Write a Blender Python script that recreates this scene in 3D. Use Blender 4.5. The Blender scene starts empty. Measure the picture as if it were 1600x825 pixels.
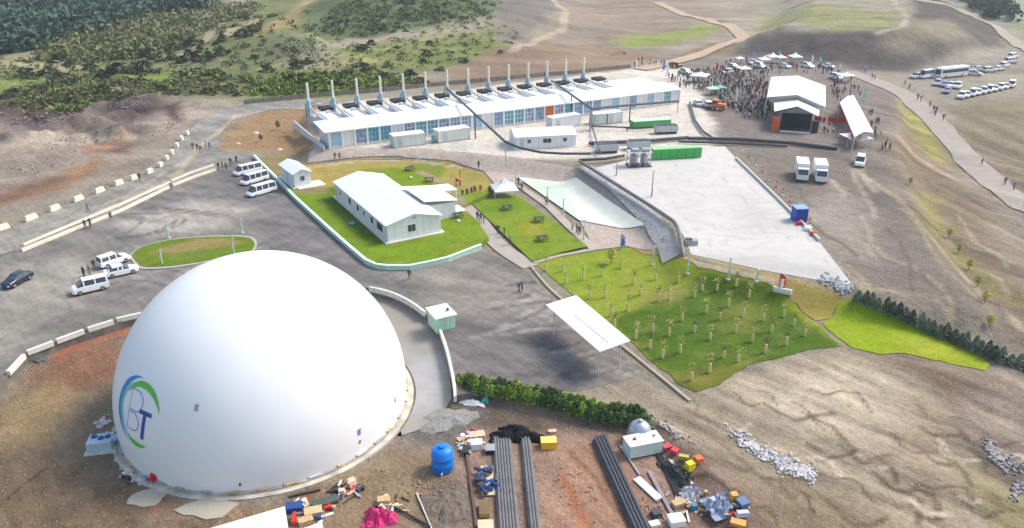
import bpy, math, random
import numpy as np
from mathutils import Vector, Matrix
from mathutils.geometry import tessellate_polygon
import bmesh
random.seed(7); RNG = np.random.default_rng(7)
R = math.radians
sc = bpy.context.scene
C = sc.collection
# ------------------------------------------------------------------ camera, sky, sun, exposure
CAMH = 46.0; TILT = R(24); FPX = 1200.0
cam = bpy.data.cameras.new('camera'); camo = bpy.data.objects.new('camera', cam); C.objects.link(camo)
camo.location = (0, 0, CAMH); camo.rotation_euler = (R(90) - TILT, 0, 0)
cam.sensor_width = 36; cam.lens = 36 * FPX / 1600; cam.clip_start = 0.5; cam.clip_end = 6000
sc.camera = camo
SUN_AZ, SUN_EL = R(66), R(47)
w = bpy.data.worlds.new('World'); sc.world = w; w.use_nodes = True
nt = w.node_tree; nt.nodes.clear()
sky = nt.nodes.new('ShaderNodeTexSky'); sky.sky_type = 'NISHITA'; sky.sun_disc = False
sky.sun_elevation = SUN_EL; sky.sun_rotation = SUN_AZ; sky.air_density = 1.3; sky.dust_density = 3.0; sky.ozone_density = 1.0
bg = nt.nodes.new('ShaderNodeBackground'); bg.inputs['Strength'].default_value = 0.15
wo = nt.nodes.new('ShaderNodeOutputWorld')
nt.links.new(sky.outputs[0], bg.inputs[0]); nt.links.new(bg.outputs[0], wo.inputs[0])
sl = bpy.data.lights.new('sun', 'SUN'); sl.energy = 2.0; sl.angle = R(18); sl.color = (1.0, 0.95, 0.87)
so = bpy.data.objects.new('sun', sl); C.objects.link(so)
sd = Vector((math.cos(SUN_EL) * math.sin(SUN_AZ), math.cos(SUN_EL) * math.cos(SUN_AZ), math.sin(SUN_EL)))
so.rotation_euler = sd.to_track_quat('Z', 'Y').to_euler(); so.location = (120, 60, 150)
vs = sc.view_settings; vs.view_transform = 'Standard'; vs.look = 'None'; vs.gamma = 1; vs.use_curve_mapping = False
vs.exposure = 0.68
KALB = 0.70          # albedo of a surface that should read as a given display colour
HAZE = 0.00022

# ------------------------------------------------------------------ colours and materials
def lin(v):
    v /= 255.0
    return v / 12.92 if v <= 0.04045 else ((v + 0.055) / 1.055) ** 2.4
def S(r, g, b): return (min(.9, lin(r) * KALB * 1.03), min(.9, lin(g) * KALB), min(.9, lin(b) * KALB * .94))
MATS = {}
def mat(name, col, rough=0.6, metal=0.0, noise=0.10, nscale=1.5, bump=0.0, emit=None, stripe=None, dirt=0.0, spec=0.35):
    if name in MATS: return MATS[name]
    m = bpy.data.materials.new(name); m.use_nodes = True; n = m.node_tree; L = n.links
    b = n.nodes['Principled BSDF']; b.inputs['Roughness'].default_value = rough; b.inputs['Metallic'].default_value = metal
    b.inputs['Specular IOR Level'].default_value = spec
    tc = n.nodes.new('ShaderNodeTexCoord'); no = n.nodes.new('ShaderNodeTexNoise'); no.inputs['Scale'].default_value = nscale
    no.inputs['Detail'].default_value = 5; L.new(tc.outputs['Object'], no.inputs['Vector'])
    mr = n.nodes.new('ShaderNodeMapRange'); mr.inputs['From Min'].default_value = .3; mr.inputs['From Max'].default_value = .7
    mr.inputs['To Min'].default_value = 1 - noise; mr.inputs['To Max'].default_value = 1 + noise
    L.new(no.outputs['Fac'], mr.inputs['Value'])
    mx = n.nodes.new('ShaderNodeVectorMath'); mx.operation = 'SCALE'; mx.inputs[0].default_value = col
    L.new(mr.outputs[0], mx.inputs['Scale']); out = mx.outputs[0]
    if stripe:                                           # (axis, pitch, depth) panel joints
        sx = n.nodes.new('ShaderNodeSeparateXYZ'); L.new(tc.outputs['Object'], sx.inputs[0])
        d = n.nodes.new('ShaderNodeMath'); d.operation = 'DIVIDE'; d.inputs[1].default_value = stripe[1]; L.new(sx.outputs[stripe[0]], d.inputs[0])
        fr = n.nodes.new('ShaderNodeMath'); fr.operation = 'FRACT'; L.new(d.outputs[0], fr.inputs[0])
        lt = n.nodes.new('ShaderNodeMath'); lt.operation = 'LESS_THAN'; lt.inputs[1].default_value = 0.1; L.new(fr.outputs[0], lt.inputs[0])
        m2 = n.nodes.new('ShaderNodeMapRange'); m2.inputs['To Min'].default_value = 1; m2.inputs['To Max'].default_value = 1 - stripe[2]
        L.new(lt.outputs[0], m2.inputs['Value'])
        v2 = n.nodes.new('ShaderNodeVectorMath'); v2.operation = 'SCALE'; L.new(out, v2.inputs[0]); L.new(m2.outputs[0], v2.inputs['Scale']); out = v2.outputs[0]
    L.new(out, b.inputs['Base Color'])
    if bump:
        bp = n.nodes.new('ShaderNodeBump'); bp.inputs['Strength'].default_value = bump; bp.inputs['Distance'].default_value = .1
        L.new(no.outputs['Fac'], bp.inputs['Height']); L.new(bp.outputs[0], b.inputs['Normal'])
    MATS[name] = m; return m

def ground_mat(name, lo=.72, hi=1.25, scales=(0.12, 0.9, 5.0), rough=.95, bump=.5, speck=0.0, bumpd=.25, tint=None, speckcol=(.6, .56, .52), speckscale=1.3, streak=0.0, fine=1.0):
    """colour from the surface's own zone attribute, broken up by three sizes of noise"""
    m = bpy.data.materials.new(name); m.use_nodes = True; n = m.node_tree; L = n.links
    b = n.nodes['Principled BSDF']; b.inputs['Roughness'].default_value = rough; b.inputs['Specular IOR Level'].default_value = .15
    tc = n.nodes.new('ShaderNodeTexCoord'); at = n.nodes.new('ShaderNodeAttribute'); at.attribute_name = 'Col'
    acc = None; last = None
    for i, s in enumerate(scales):
        no = n.nodes.new('ShaderNodeTexNoise'); no.inputs['Scale'].default_value = s; no.inputs['Detail'].default_value = 9 if i < 2 else 5
        no.inputs['Roughness'].default_value = .70; L.new(tc.outputs['Object'], no.inputs['Vector'])
        if i == 0: acc = no.outputs['Fac']
        else:
            a = n.nodes.new('ShaderNodeMath'); a.operation = 'ADD'; L.new(acc, a.inputs[0]); L.new(no.outputs['Fac'], a.inputs[1]); acc = a.outputs[0]
        last = no
    if streak:
        m0 = n.nodes.new('ShaderNodeMapping'); m0.inputs['Rotation'].default_value = (0, 0, R(48)); L.new(tc.outputs['Object'], m0.inputs['Vector']); mp = n.nodes.new('ShaderNodeMapping'); mp.inputs['Scale'].default_value = (.14, 1.3, .5); L.new(m0.outputs[0], mp.inputs['Vector'])
        no = n.nodes.new('ShaderNodeTexNoise'); no.inputs['Scale'].default_value = .8; no.inputs['Detail'].default_value = 7; no.inputs['Roughness'].default_value = .62; no.inputs['Distortion'].default_value = .5; L.new(mp.outputs[0], no.inputs['Vector'])
        a = n.nodes.new('ShaderNodeMath'); a.operation = 'MULTIPLY_ADD'; a.inputs[1].default_value = streak; L.new(no.outputs['Fac'], a.inputs[0])
        b2 = n.nodes.new('ShaderNodeMath'); b2.operation = 'SUBTRACT'; b2.inputs[1].default_value = .5 * streak; L.new(acc, b2.inputs[0]); L.new(b2.outputs[0], a.inputs[2]); acc = a.outputs[0]
    k = len(scales)
    mr = n.nodes.new('ShaderNodeMapRange'); mr.inputs['From Min'].default_value = .36 * k; mr.inputs['From Max'].default_value = .64 * k
    mr.inputs['To Min'].default_value = lo; mr.inputs['To Max'].default_value = hi; mr.clamp = False
    L.new(acc, mr.inputs['Value'])
    v = n.nodes.new('ShaderNodeVectorMath'); v.operation = 'SCALE'; L.new(at.outputs['Color'], v.inputs[0]); L.new(mr.outputs[0], v.inputs['Scale'])
    out = v.outputs[0]
    if tint:
        n2 = n.nodes.new('ShaderNodeTexNoise'); n2.inputs['Scale'].default_value = .28; n2.inputs['Detail'].default_value = 7; n2.inputs['Roughness'].default_value = .7; L.new(tc.outputs['Object'], n2.inputs['Vector'])
        r2 = n.nodes.new('ShaderNodeMapRange'); r2.inputs['From Min'].default_value = .5; r2.inputs['From Max'].default_value = .75; r2.inputs['To Max'].default_value = .42; L.new(n2.outputs['Fac'], r2.inputs['Value'])
        mt = n.nodes.new('ShaderNodeMix'); mt.data_type = 'RGBA'; L.new(r2.outputs[0], mt.inputs[0]); L.new(out, mt.inputs[6]); mt.inputs[7].default_value = (*tint, 1); out = mt.outputs[2]
    if speck:
        vo = n.nodes.new('ShaderNodeTexVoronoi'); vo.inputs['Scale'].default_value = speckscale; L.new(tc.outputs['Object'], vo.inputs['Vector'])
        lt = n.nodes.new('ShaderNodeMapRange'); lt.inputs['From Min'].default_value = .12; lt.inputs['From Max'].default_value = .2
        lt.inputs['To Min'].default_value = speck; lt.inputs['To Max'].default_value = 0; L.new(vo.outputs['Distance'], lt.inputs['Value'])
        mx = n.nodes.new('ShaderNodeMix'); mx.data_type = 'RGBA'; L.new(lt.outputs[0], mx.inputs[0]); L.new(out, mx.inputs[6]); mx.inputs[7].default_value = (*speckcol, 1)
        out = mx.outputs[2]
    L.new(out, b.inputs['Base Color'])
    bp = n.nodes.new('ShaderNodeBump'); bp.inputs['Strength'].default_value = bump; bp.inputs['Distance'].default_value = bumpd
    L.new(acc, bp.inputs['Height']); L.new(bp.outputs[0], b.inputs['Normal'])
    return m
def leaf_mat(name, c1, c2, scale=1.2):
    m = bpy.data.materials.new(name); m.use_nodes = True; n = m.node_tree; L = n.links
    b = n.nodes['Principled BSDF']; b.inputs['Roughness'].default_value = .8; b.inputs['Specular IOR Level'].default_value = .15
    tc = n.nodes.new('ShaderNodeTexCoord'); no = n.nodes.new('ShaderNodeTexNoise'); no.inputs['Scale'].default_value = scale; no.inputs['Detail'].default_value = 4
    L.new(tc.outputs['Object'], no.inputs['Vector'])
    oi = n.nodes.new('ShaderNodeObjectInfo')
    ad = n.nodes.new('ShaderNodeMath'); ad.operation = 'MULTIPLY_ADD'; ad.inputs[1].default_value = .3; L.new(oi.outputs['Random'], ad.inputs[0]); L.new(no.outputs['Fac'], ad.inputs[2])
    mr = n.nodes.new('ShaderNodeMapRange'); mr.inputs['From Min'].default_value = .45; mr.inputs['From Max'].default_value = .85; L.new(ad.outputs[0], mr.inputs['Value'])
    mx = n.nodes.new('ShaderNodeMix'); mx.data_type = 'RGBA'; mx.inputs[6].default_value = (*c1, 1); mx.inputs[7].default_value = (*c2, 1)
    L.new(mr.outputs[0], mx.inputs[0]); L.new(mx.outputs[2], b.inputs['Base Color'])
    MATS[name] = m; return m

# ------------------------------------------------------------------ numpy noise and polygons
_perm = RNG.random((256, 256))
def vnoise(x, y):
    xi = np.floor(x).astype(int); yi = np.floor(y).astype(int); fx = x - xi; fy = y - yi
    fx = fx * fx * (3 - 2 * fx); fy = fy * fy * (3 - 2 * fy)
    a = _perm[xi & 255, yi & 255]; b_ = _perm[(xi + 1) & 255, yi & 255]; c = _perm[xi & 255, (yi + 1) & 255]; d = _perm[(xi + 1) & 255, (yi + 1) & 255]
    return (a * (1 - fx) + b_ * fx) * (1 - fy) + (c * (1 - fx) + d * fx) * fy
def fbm(x, y, o=4):
    s = 0; a = .5; t = 0
    for i in range(o):
        s = s + a * vnoise(x * 2 ** i + 17.3 * i, y * 2 ** i + 5.1 * i); t += a; a *= .5
    return s / t - .5
def sst(t): t = np.clip(t, 0, 1); return t * t * (3 - 2 * t)
def sdist(X, Y, poly):
    """signed distance, negative inside"""
    d = np.full(X.shape, 1e18); ins = np.zeros(X.shape, bool); n = len(poly)
    for i in range(n):
        ax, ay = poly[i]; bx, by = poly[(i + 1) % n]; ex, ey = bx - ax, by - ay
        wx, wy = X - ax, Y - ay; t = np.clip((wx * ex + wy * ey) / (ex * ex + ey * ey + 1e-12), 0, 1)
        d = np.minimum(d, (wx - ex * t) ** 2 + (wy - ey * t) ** 2)
        if ay != by:
            c = (ay > Y) != (by > Y); ins ^= c & (X < (bx - ax) * (Y - ay) / (by - ay) + ax)
    d = np.sqrt(d); return np.where(ins, -d, d)
def ldist(X, Y, pts):
    d = np.full(X.shape, 1e18)
    for (ax, ay), (bx, by) in zip(pts[:-1], pts[1:]):
        ex, ey = bx - ax, by - ay; wx, wy = X - ax, Y - ay; t = np.clip((wx * ex + wy * ey) / (ex * ex + ey * ey + 1e-12), 0, 1)
        d = np.minimum(d, (wx - ex * t) ** 2 + (wy - ey * t) ** 2)
    return np.sqrt(d)

# ------------------------------------------------------------------ survey: photo measurements to metres on the ground
ct, st = math.cos(TILT), math.sin(TILT)
def P(px, py, z=0.0):
    u = (px - 800) / FPX; v = (py - 412.5) / FPX
    dz = -st - v * ct; t = (z - CAMH) / dz
    return (u * t, (ct - v * st) * t)
def PP(pts, z=0.0): return [P(a, b, z) for a, b in pts]
ZP, ZD, ZL = 2.5, -1.07, 0.8       # plant terrace, dome pit, raised lawn
plant_poly = PP([(497, 232), (484, 187), (500, 156), (700, 133), (985, 102), (1045, 88), (1150, 82), (1330, 100), (1400, 150), (1395, 230), (1420, 330), (1500, 470), (1345, 452), (1200, 427), (1080, 401), (1048, 352), (905, 258), (800, 243), (640, 232)], ZP)
edge_left = [(-120, 760), (-40, 660), (-10, 615), (12, 580), (40, 552), (85, 533), (135, 516), (185, 500), (222, 488)]
edge_right = [(575, 447), (610, 457), (640, 470), (668, 490), (685, 510), (698, 545), (706, 580), (712, 618)]
edge_back = [(300, 470), (400, 458), (500, 448)]
pit_poly = PP(edge_left + edge_back + edge_right, .3) + PP([(728, 632), (860, 655), (1010, 688), (1080, 765), (1200, 960), (-400, 960)], ZD)
mound_poly = PP([(1085, 88), (1150, 90), (1300, 108), (1420, 113), (1530, 102), (1580, 78), (1570, 48), (1500, 20), (1430, -10), (1430, -60), (1230, -60), (1200, 20), (1170, 52)], 2.5)
flat_poly = PP([(836, 414), (974, 386), (1090, 410), (1198, 432), (1340, 462), (1480, 520), (1552, 572), (1540, 582), (1375, 560), (1320, 548), (1240, 556), (1180, 572), (1120, 606), (1075, 622), (985, 552), (908, 490)], 0)
hill_c = P(620, 50); hill2_c = P(430, 80)
def Hh(X, Y):
    X = np.asarray(X, float); Y = np.asarray(Y, float)
    dp = sdist(X, Y, plant_poly); far = sst((Y - 165) / 60)
    h = ZP * np.maximum(sst(1 - dp / 5.5), far)
    dpit = sdist(X, Y, pit_poly); h = h + ZD * sst(1 - dpit / 2.5)
    h = h + 9.0 * sst(-sdist(X, Y, mound_poly) / 26.0)
    ratio = -X / np.maximum(Y, 1)
    h = h + 60 * sst((ratio - .12) / .35) * sst((Y - 330) / 420)
    h = h + 19 * np.exp(-((X - hill_c[0]) / 50) ** 2 - ((Y - hill_c[1]) / 48) ** 2) + 6 * np.exp(-((X - hill2_c[0]) / 28) ** 2 - ((Y - hill2_c[1]) / 26) ** 2)
    rough = sst((dp - 8) / 30) * sst((Y - 225) / 70)
    h = h + rough * (fbm(X / 55, Y / 55, 4) * 10)
    rk = sst((-X - 62) / 20) * sst((Y - 150 - (X + 70) * -.0) / 20) * sst((250 - Y) / 15) * sst((ratio - .46) / .06) * sst((Y - 165) / 15)
    h = h + rk * (fbm(X / 8, Y / 6, 5) * 8.5)
    # eroded slope at the lower right
    dfl = sst((sdist(X, Y, flat_poly) - 1) / 7)
    lr = sst((X - 22) / 14) * sst((86 - Y) / 10) * dfl
    h = h - lr * 1.6 * sst((X - 25) / 35) + lr * (fbm((X * .62 + Y * .78) / 4 + 3, (X * .78 - Y * .62) / 22, 5) * .6 + fbm(X / 2.0, Y / 2.0, 3) * .22)
    rr = sst((X - 72) / 15) * sst((190 - Y) / 30) * sst((Y - 60) / 20) * sst(dp / 14) * dfl
    h = h - rr * 2.0 + rr * (fbm((X * .93 + Y * .36) / 6, (X * .36 - Y * .93) / 30, 4) * 2.2 + fbm(X / 3.4, Y / 3.4, 3) * .5)
    bt = sst((-30 - X) / 10) * sst((88 - Y) / 8) * sst((-2 - dpit) / 5)
    h = h + bt * (fbm(X / 4, Y / 4, 4) * .8)
    cy = sst((X + 14) / 6) * sst((72 - Y) / 6) * sst((-3 - dpit) / 5); h = h + cy * fbm(X / 2.2, Y / 2.2, 3) * .22
    md = sst((-sdist(X, Y, mound_poly) - 2) / 6); h = h + md * (fbm(X / 5, Y / 5, 4) * 1.5)
    return h
_TS = 48 * (1400 / 48.) ** np.linspace(0, 1, 150)
def GG(pts, dz=0.0, want_z=False):
    """where the sight line through a photo point first meets the ground"""
    u = np.array([(p[0] - 800) / FPX for p in pts]); v = np.array([(p[1] - 412.5) / FPX for p in pts])
    dx, dy, dzv = u, ct - v * st, -st - v * ct
    T = _TS[None, :]; X = dx[:, None] * T; Y = dy[:, None] * T; Z = CAMH + dzv[:, None] * T
    below = Z < Hh(X, Y) + dz; k = np.where(below.any(1), below.argmax(1), len(_TS) - 1); k = np.maximum(k, 1)
    lo, hi = _TS[k - 1].copy(), _TS[k].copy()
    for _ in range(12):
        m = (lo + hi) / 2; b = CAMH + dzv * m < Hh(dx * m, dy * m) + dz; hi = np.where(b, m, hi); lo = np.where(b, lo, m)
    x, y = dx * hi, dy * hi
    if want_z: return np.stack([x, y, Hh(x, y)], 1).tolist()
    return np.stack([x, y], 1).tolist()
def G(px, py, dz=0.0): return tuple(GG([(px, py)], dz, True)[0])

# ------------------------------------------------------------------ mesh collector
class MB:
    def __init__(s): s.v = []; s.f = []; s.mi = []; s.cur = 0
    def add(s, vs, fs):
        o = len(s.v); s.v += [tuple(p) for p in vs]; s.f += [tuple(i + o for i in f) for f in fs]; s.mi += [s.cur] * len(fs); return s
    def box(s, x, y, z, dx, dy, dz, rz=0, top=1.0):
        """x,y centre, z bottom"""
        c, n = math.cos(rz), math.sin(rz); vs = []
        for zz, k in ((z, 1), (z + dz, top)):
            for a, b in ((-1, -1), (1, -1), (1, 1), (-1, 1)):
                px, py = a * dx / 2 * k, b * dy / 2 * k; vs.append((x + px * c - py * n, y + px * n + py * c, zz))
        return s.add(vs, [(3, 2, 1, 0), (4, 5, 6, 7), (0, 1, 5, 4), (1, 2, 6, 5), (2, 3, 7, 6), (3, 0, 4, 7)])
    def prism(s, poly, z0, z1):
        n = len(poly); area = sum(poly[i][0] * poly[(i + 1) % n][1] - poly[(i + 1) % n][0] * poly[i][1] for i in range(n))
        if area < 0: poly = poly[::-1]
        vs = [(p[0], p[1], z0) for p in poly] + [(p[0], p[1], z1) for p in poly]
        return s.add(vs, [tuple(range(n))[::-1], tuple(range(n, 2 * n))] + [(i, (i + 1) % n, n + (i + 1) % n, n + i) for i in range(n)])
    def slab(s, pts, t):
        """polygon of 3D points thickened downward"""
        n = len(pts); vs = [tuple(p) for p in pts] + [(p[0], p[1], p[2] - t) for p in pts]
        return s.add(vs, [tuple(range(n)), tuple(range(n, 2 * n))[::-1]] + [(i, n + i, n + (i + 1) % n, (i + 1) % n) for i in range(n)])
    def tube(s, pts, r, n=8, r2=None, caps=True):
        pts = [Vector(p) for p in pts]; m = len(pts); vs = []; fs = []; up = None
        for i, p in enumerate(pts):
            d = (pts[min(i + 1, m - 1)] - pts[max(i - 1, 0)]).normalized()
            a = d.cross(Vector((0, 0, 1)))
            if a.length < .05: a = d.cross(Vector((0, 1, 0)))
            a.normalize(); b = a.cross(d); rr = r + ((r2 - r) * i / (m - 1) if r2 is not None else 0)
            for k in range(n):
                t = 2 * math.pi * k / n; vs.append(p + a * math.cos(t) * rr + b * math.sin(t) * rr)
        for i in range(m - 1):
            for k in range(n): fs.append((i * n + k, i * n + (k + 1) % n, (i + 1) * n + (k + 1) % n, (i + 1) * n + k))
        if caps: fs += [tuple(range(n))[::-1], tuple(range((m - 1) * n, m * n))]
        return s.add(vs, fs)
    def lathe(s, prof, x=0, y=0, n=20, ax='z'):
        vs = []; fs = []; m = len(prof)
        for (r, z) in prof:
            for k in range(n):
                t = 2 * math.pi * k / n; vs.append((x + r * math.cos(t), y + r * math.sin(t), z))
        for i in range(m - 1):
            for k in range(n): fs.append((i * n + k, i * n + (k + 1) % n, (i + 1) * n + (k + 1) % n, (i + 1) * n + k))
        fs += [tuple(range(n))[::-1], tuple(range((m - 1) * n, m * n))]
        return s.add(vs, fs)
    def rock(s, x, y, z, r, fl=.7, rnd=random, seg=6):
        vs = []; fs = []; rings = 4; ph = rnd.random() * 6
        for i in range(1, rings):
            e = -math.pi / 2 + math.pi * i / rings
            for k in range(seg):
                t = 2 * math.pi * k / seg + ph; q = r * rnd.uniform(.72, 1.2)
                vs.append((x + q * math.cos(e) * math.cos(t), y + q * math.cos(e) * math.sin(t), z + q * fl * math.sin(e)))
        b = len(vs); vs += [(x, y, z - r * fl), (x, y, z + r * fl * rnd.uniform(.8, 1.1))]
        for i in range(rings - 2):
            for k in range(seg): fs.append((i * seg + k, i * seg + (k + 1) % seg, (i + 1) * seg + (k + 1) % seg, (i + 1) * seg + k))
        for k in range(seg): fs += [(b, (k + 1) % seg, k), (b + 1, (rings - 2) * seg + k, (rings - 2) * seg + (k + 1) % seg)]
        return s.add(vs, fs)
    def leaf(s, p, size, rnd):
        a = Vector((rnd.gauss(0, 1), rnd.gauss(0, 1), rnd.gauss(0, .7))).normalized(); b = a.cross(Vector((rnd.gauss(0, 1), rnd.gauss(0, 1), rnd.gauss(0, 1)))).normalized()
        p = Vector(p); a *= size; b *= size * .7
        return s.add([p - a, p - b * .9, p + a, p + b], [(0, 1, 2, 3)])
    def xf(s, M):
        s.v = [tuple(M @ Vector(p)) for p in s.v]; return s
    def mesh(s, name, mats, smooth=False):
        me = bpy.data.meshes.new(name); me.from_pydata(s.v, [], s.f); me.update()
        for m in (mats if isinstance(mats, (list, tuple)) else [mats]): me.materials.append(m)
        if max(s.mi, default=0) > 0: me.polygons.foreach_set('material_index', s.mi)
        if smooth: me.polygons.foreach_set('use_smooth', [True] * len(s.f))
        return me
    def build(s, name, mats, parent=None, smooth=False, loc=None, rz=0):
        o = bpy.data.objects.new(name, s.mesh(name, mats, smooth)); C.objects.link(o)
        if parent: o.parent = parent
        if loc is not None: o.location = loc
        if rz: o.rotation_euler = (0, 0, rz)
        return o
def tag(o, label=None, cat=None, group=None, kind=None):
    if label: o['label'] = label
    if cat: o['category'] = cat
    if group: o['group'] = group
    if kind: o['kind'] = kind
    return o
def thing(name, label, cat, loc=(0, 0, 0), rz=0, group=None):
    o = bpy.data.objects.new(name, None); o.empty_display_size = .5; C.objects.link(o); o.location = loc; o.rotation_euler = (0, 0, rz)
    return tag(o, label, cat, group)
def kids(o): return [c for c in bpy.data.objects if c.parent == o]
CH = {}
def dup(o, loc, rz=0, label=None, group=None, scale=None):
    if o.name not in CH: CH[o.name] = [(c, kids(c)) for c in kids(o)]
    r = o.copy(); C.objects.link(r); r.location = loc; r.rotation_euler = (0, 0, rz)
    if scale: r.scale = scale
    if label: r['label'] = label
    if group: r['group'] = group
    for ch, gs in CH[o.name]:
        c = ch.copy(); C.objects.link(c); c.parent = r
        for g in gs:
            d = g.copy(); C.objects.link(d); d.parent = c
    return r
class Kind:
    """first placement moves the built thing itself, later ones copy it"""
    def __init__(s, o): s.o = o; s.used = False
    def place(s, loc, rz, label, group=None, scale=None):
        if not s.used:
            s.used = True; CH[s.o.name] = [(c, kids(c)) for c in kids(s.o)]
            s.o.location = loc; s.o.rotation_euler = (0, 0, rz); s.o['label'] = label
            if scale: s.o.scale = scale
            if group: s.o['group'] = group
            return s.o
        r = dup(s.o, loc, rz, label, group, scale or (1, 1, 1))
        if not group and 'group' in r: del r['group']
        return r

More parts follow.
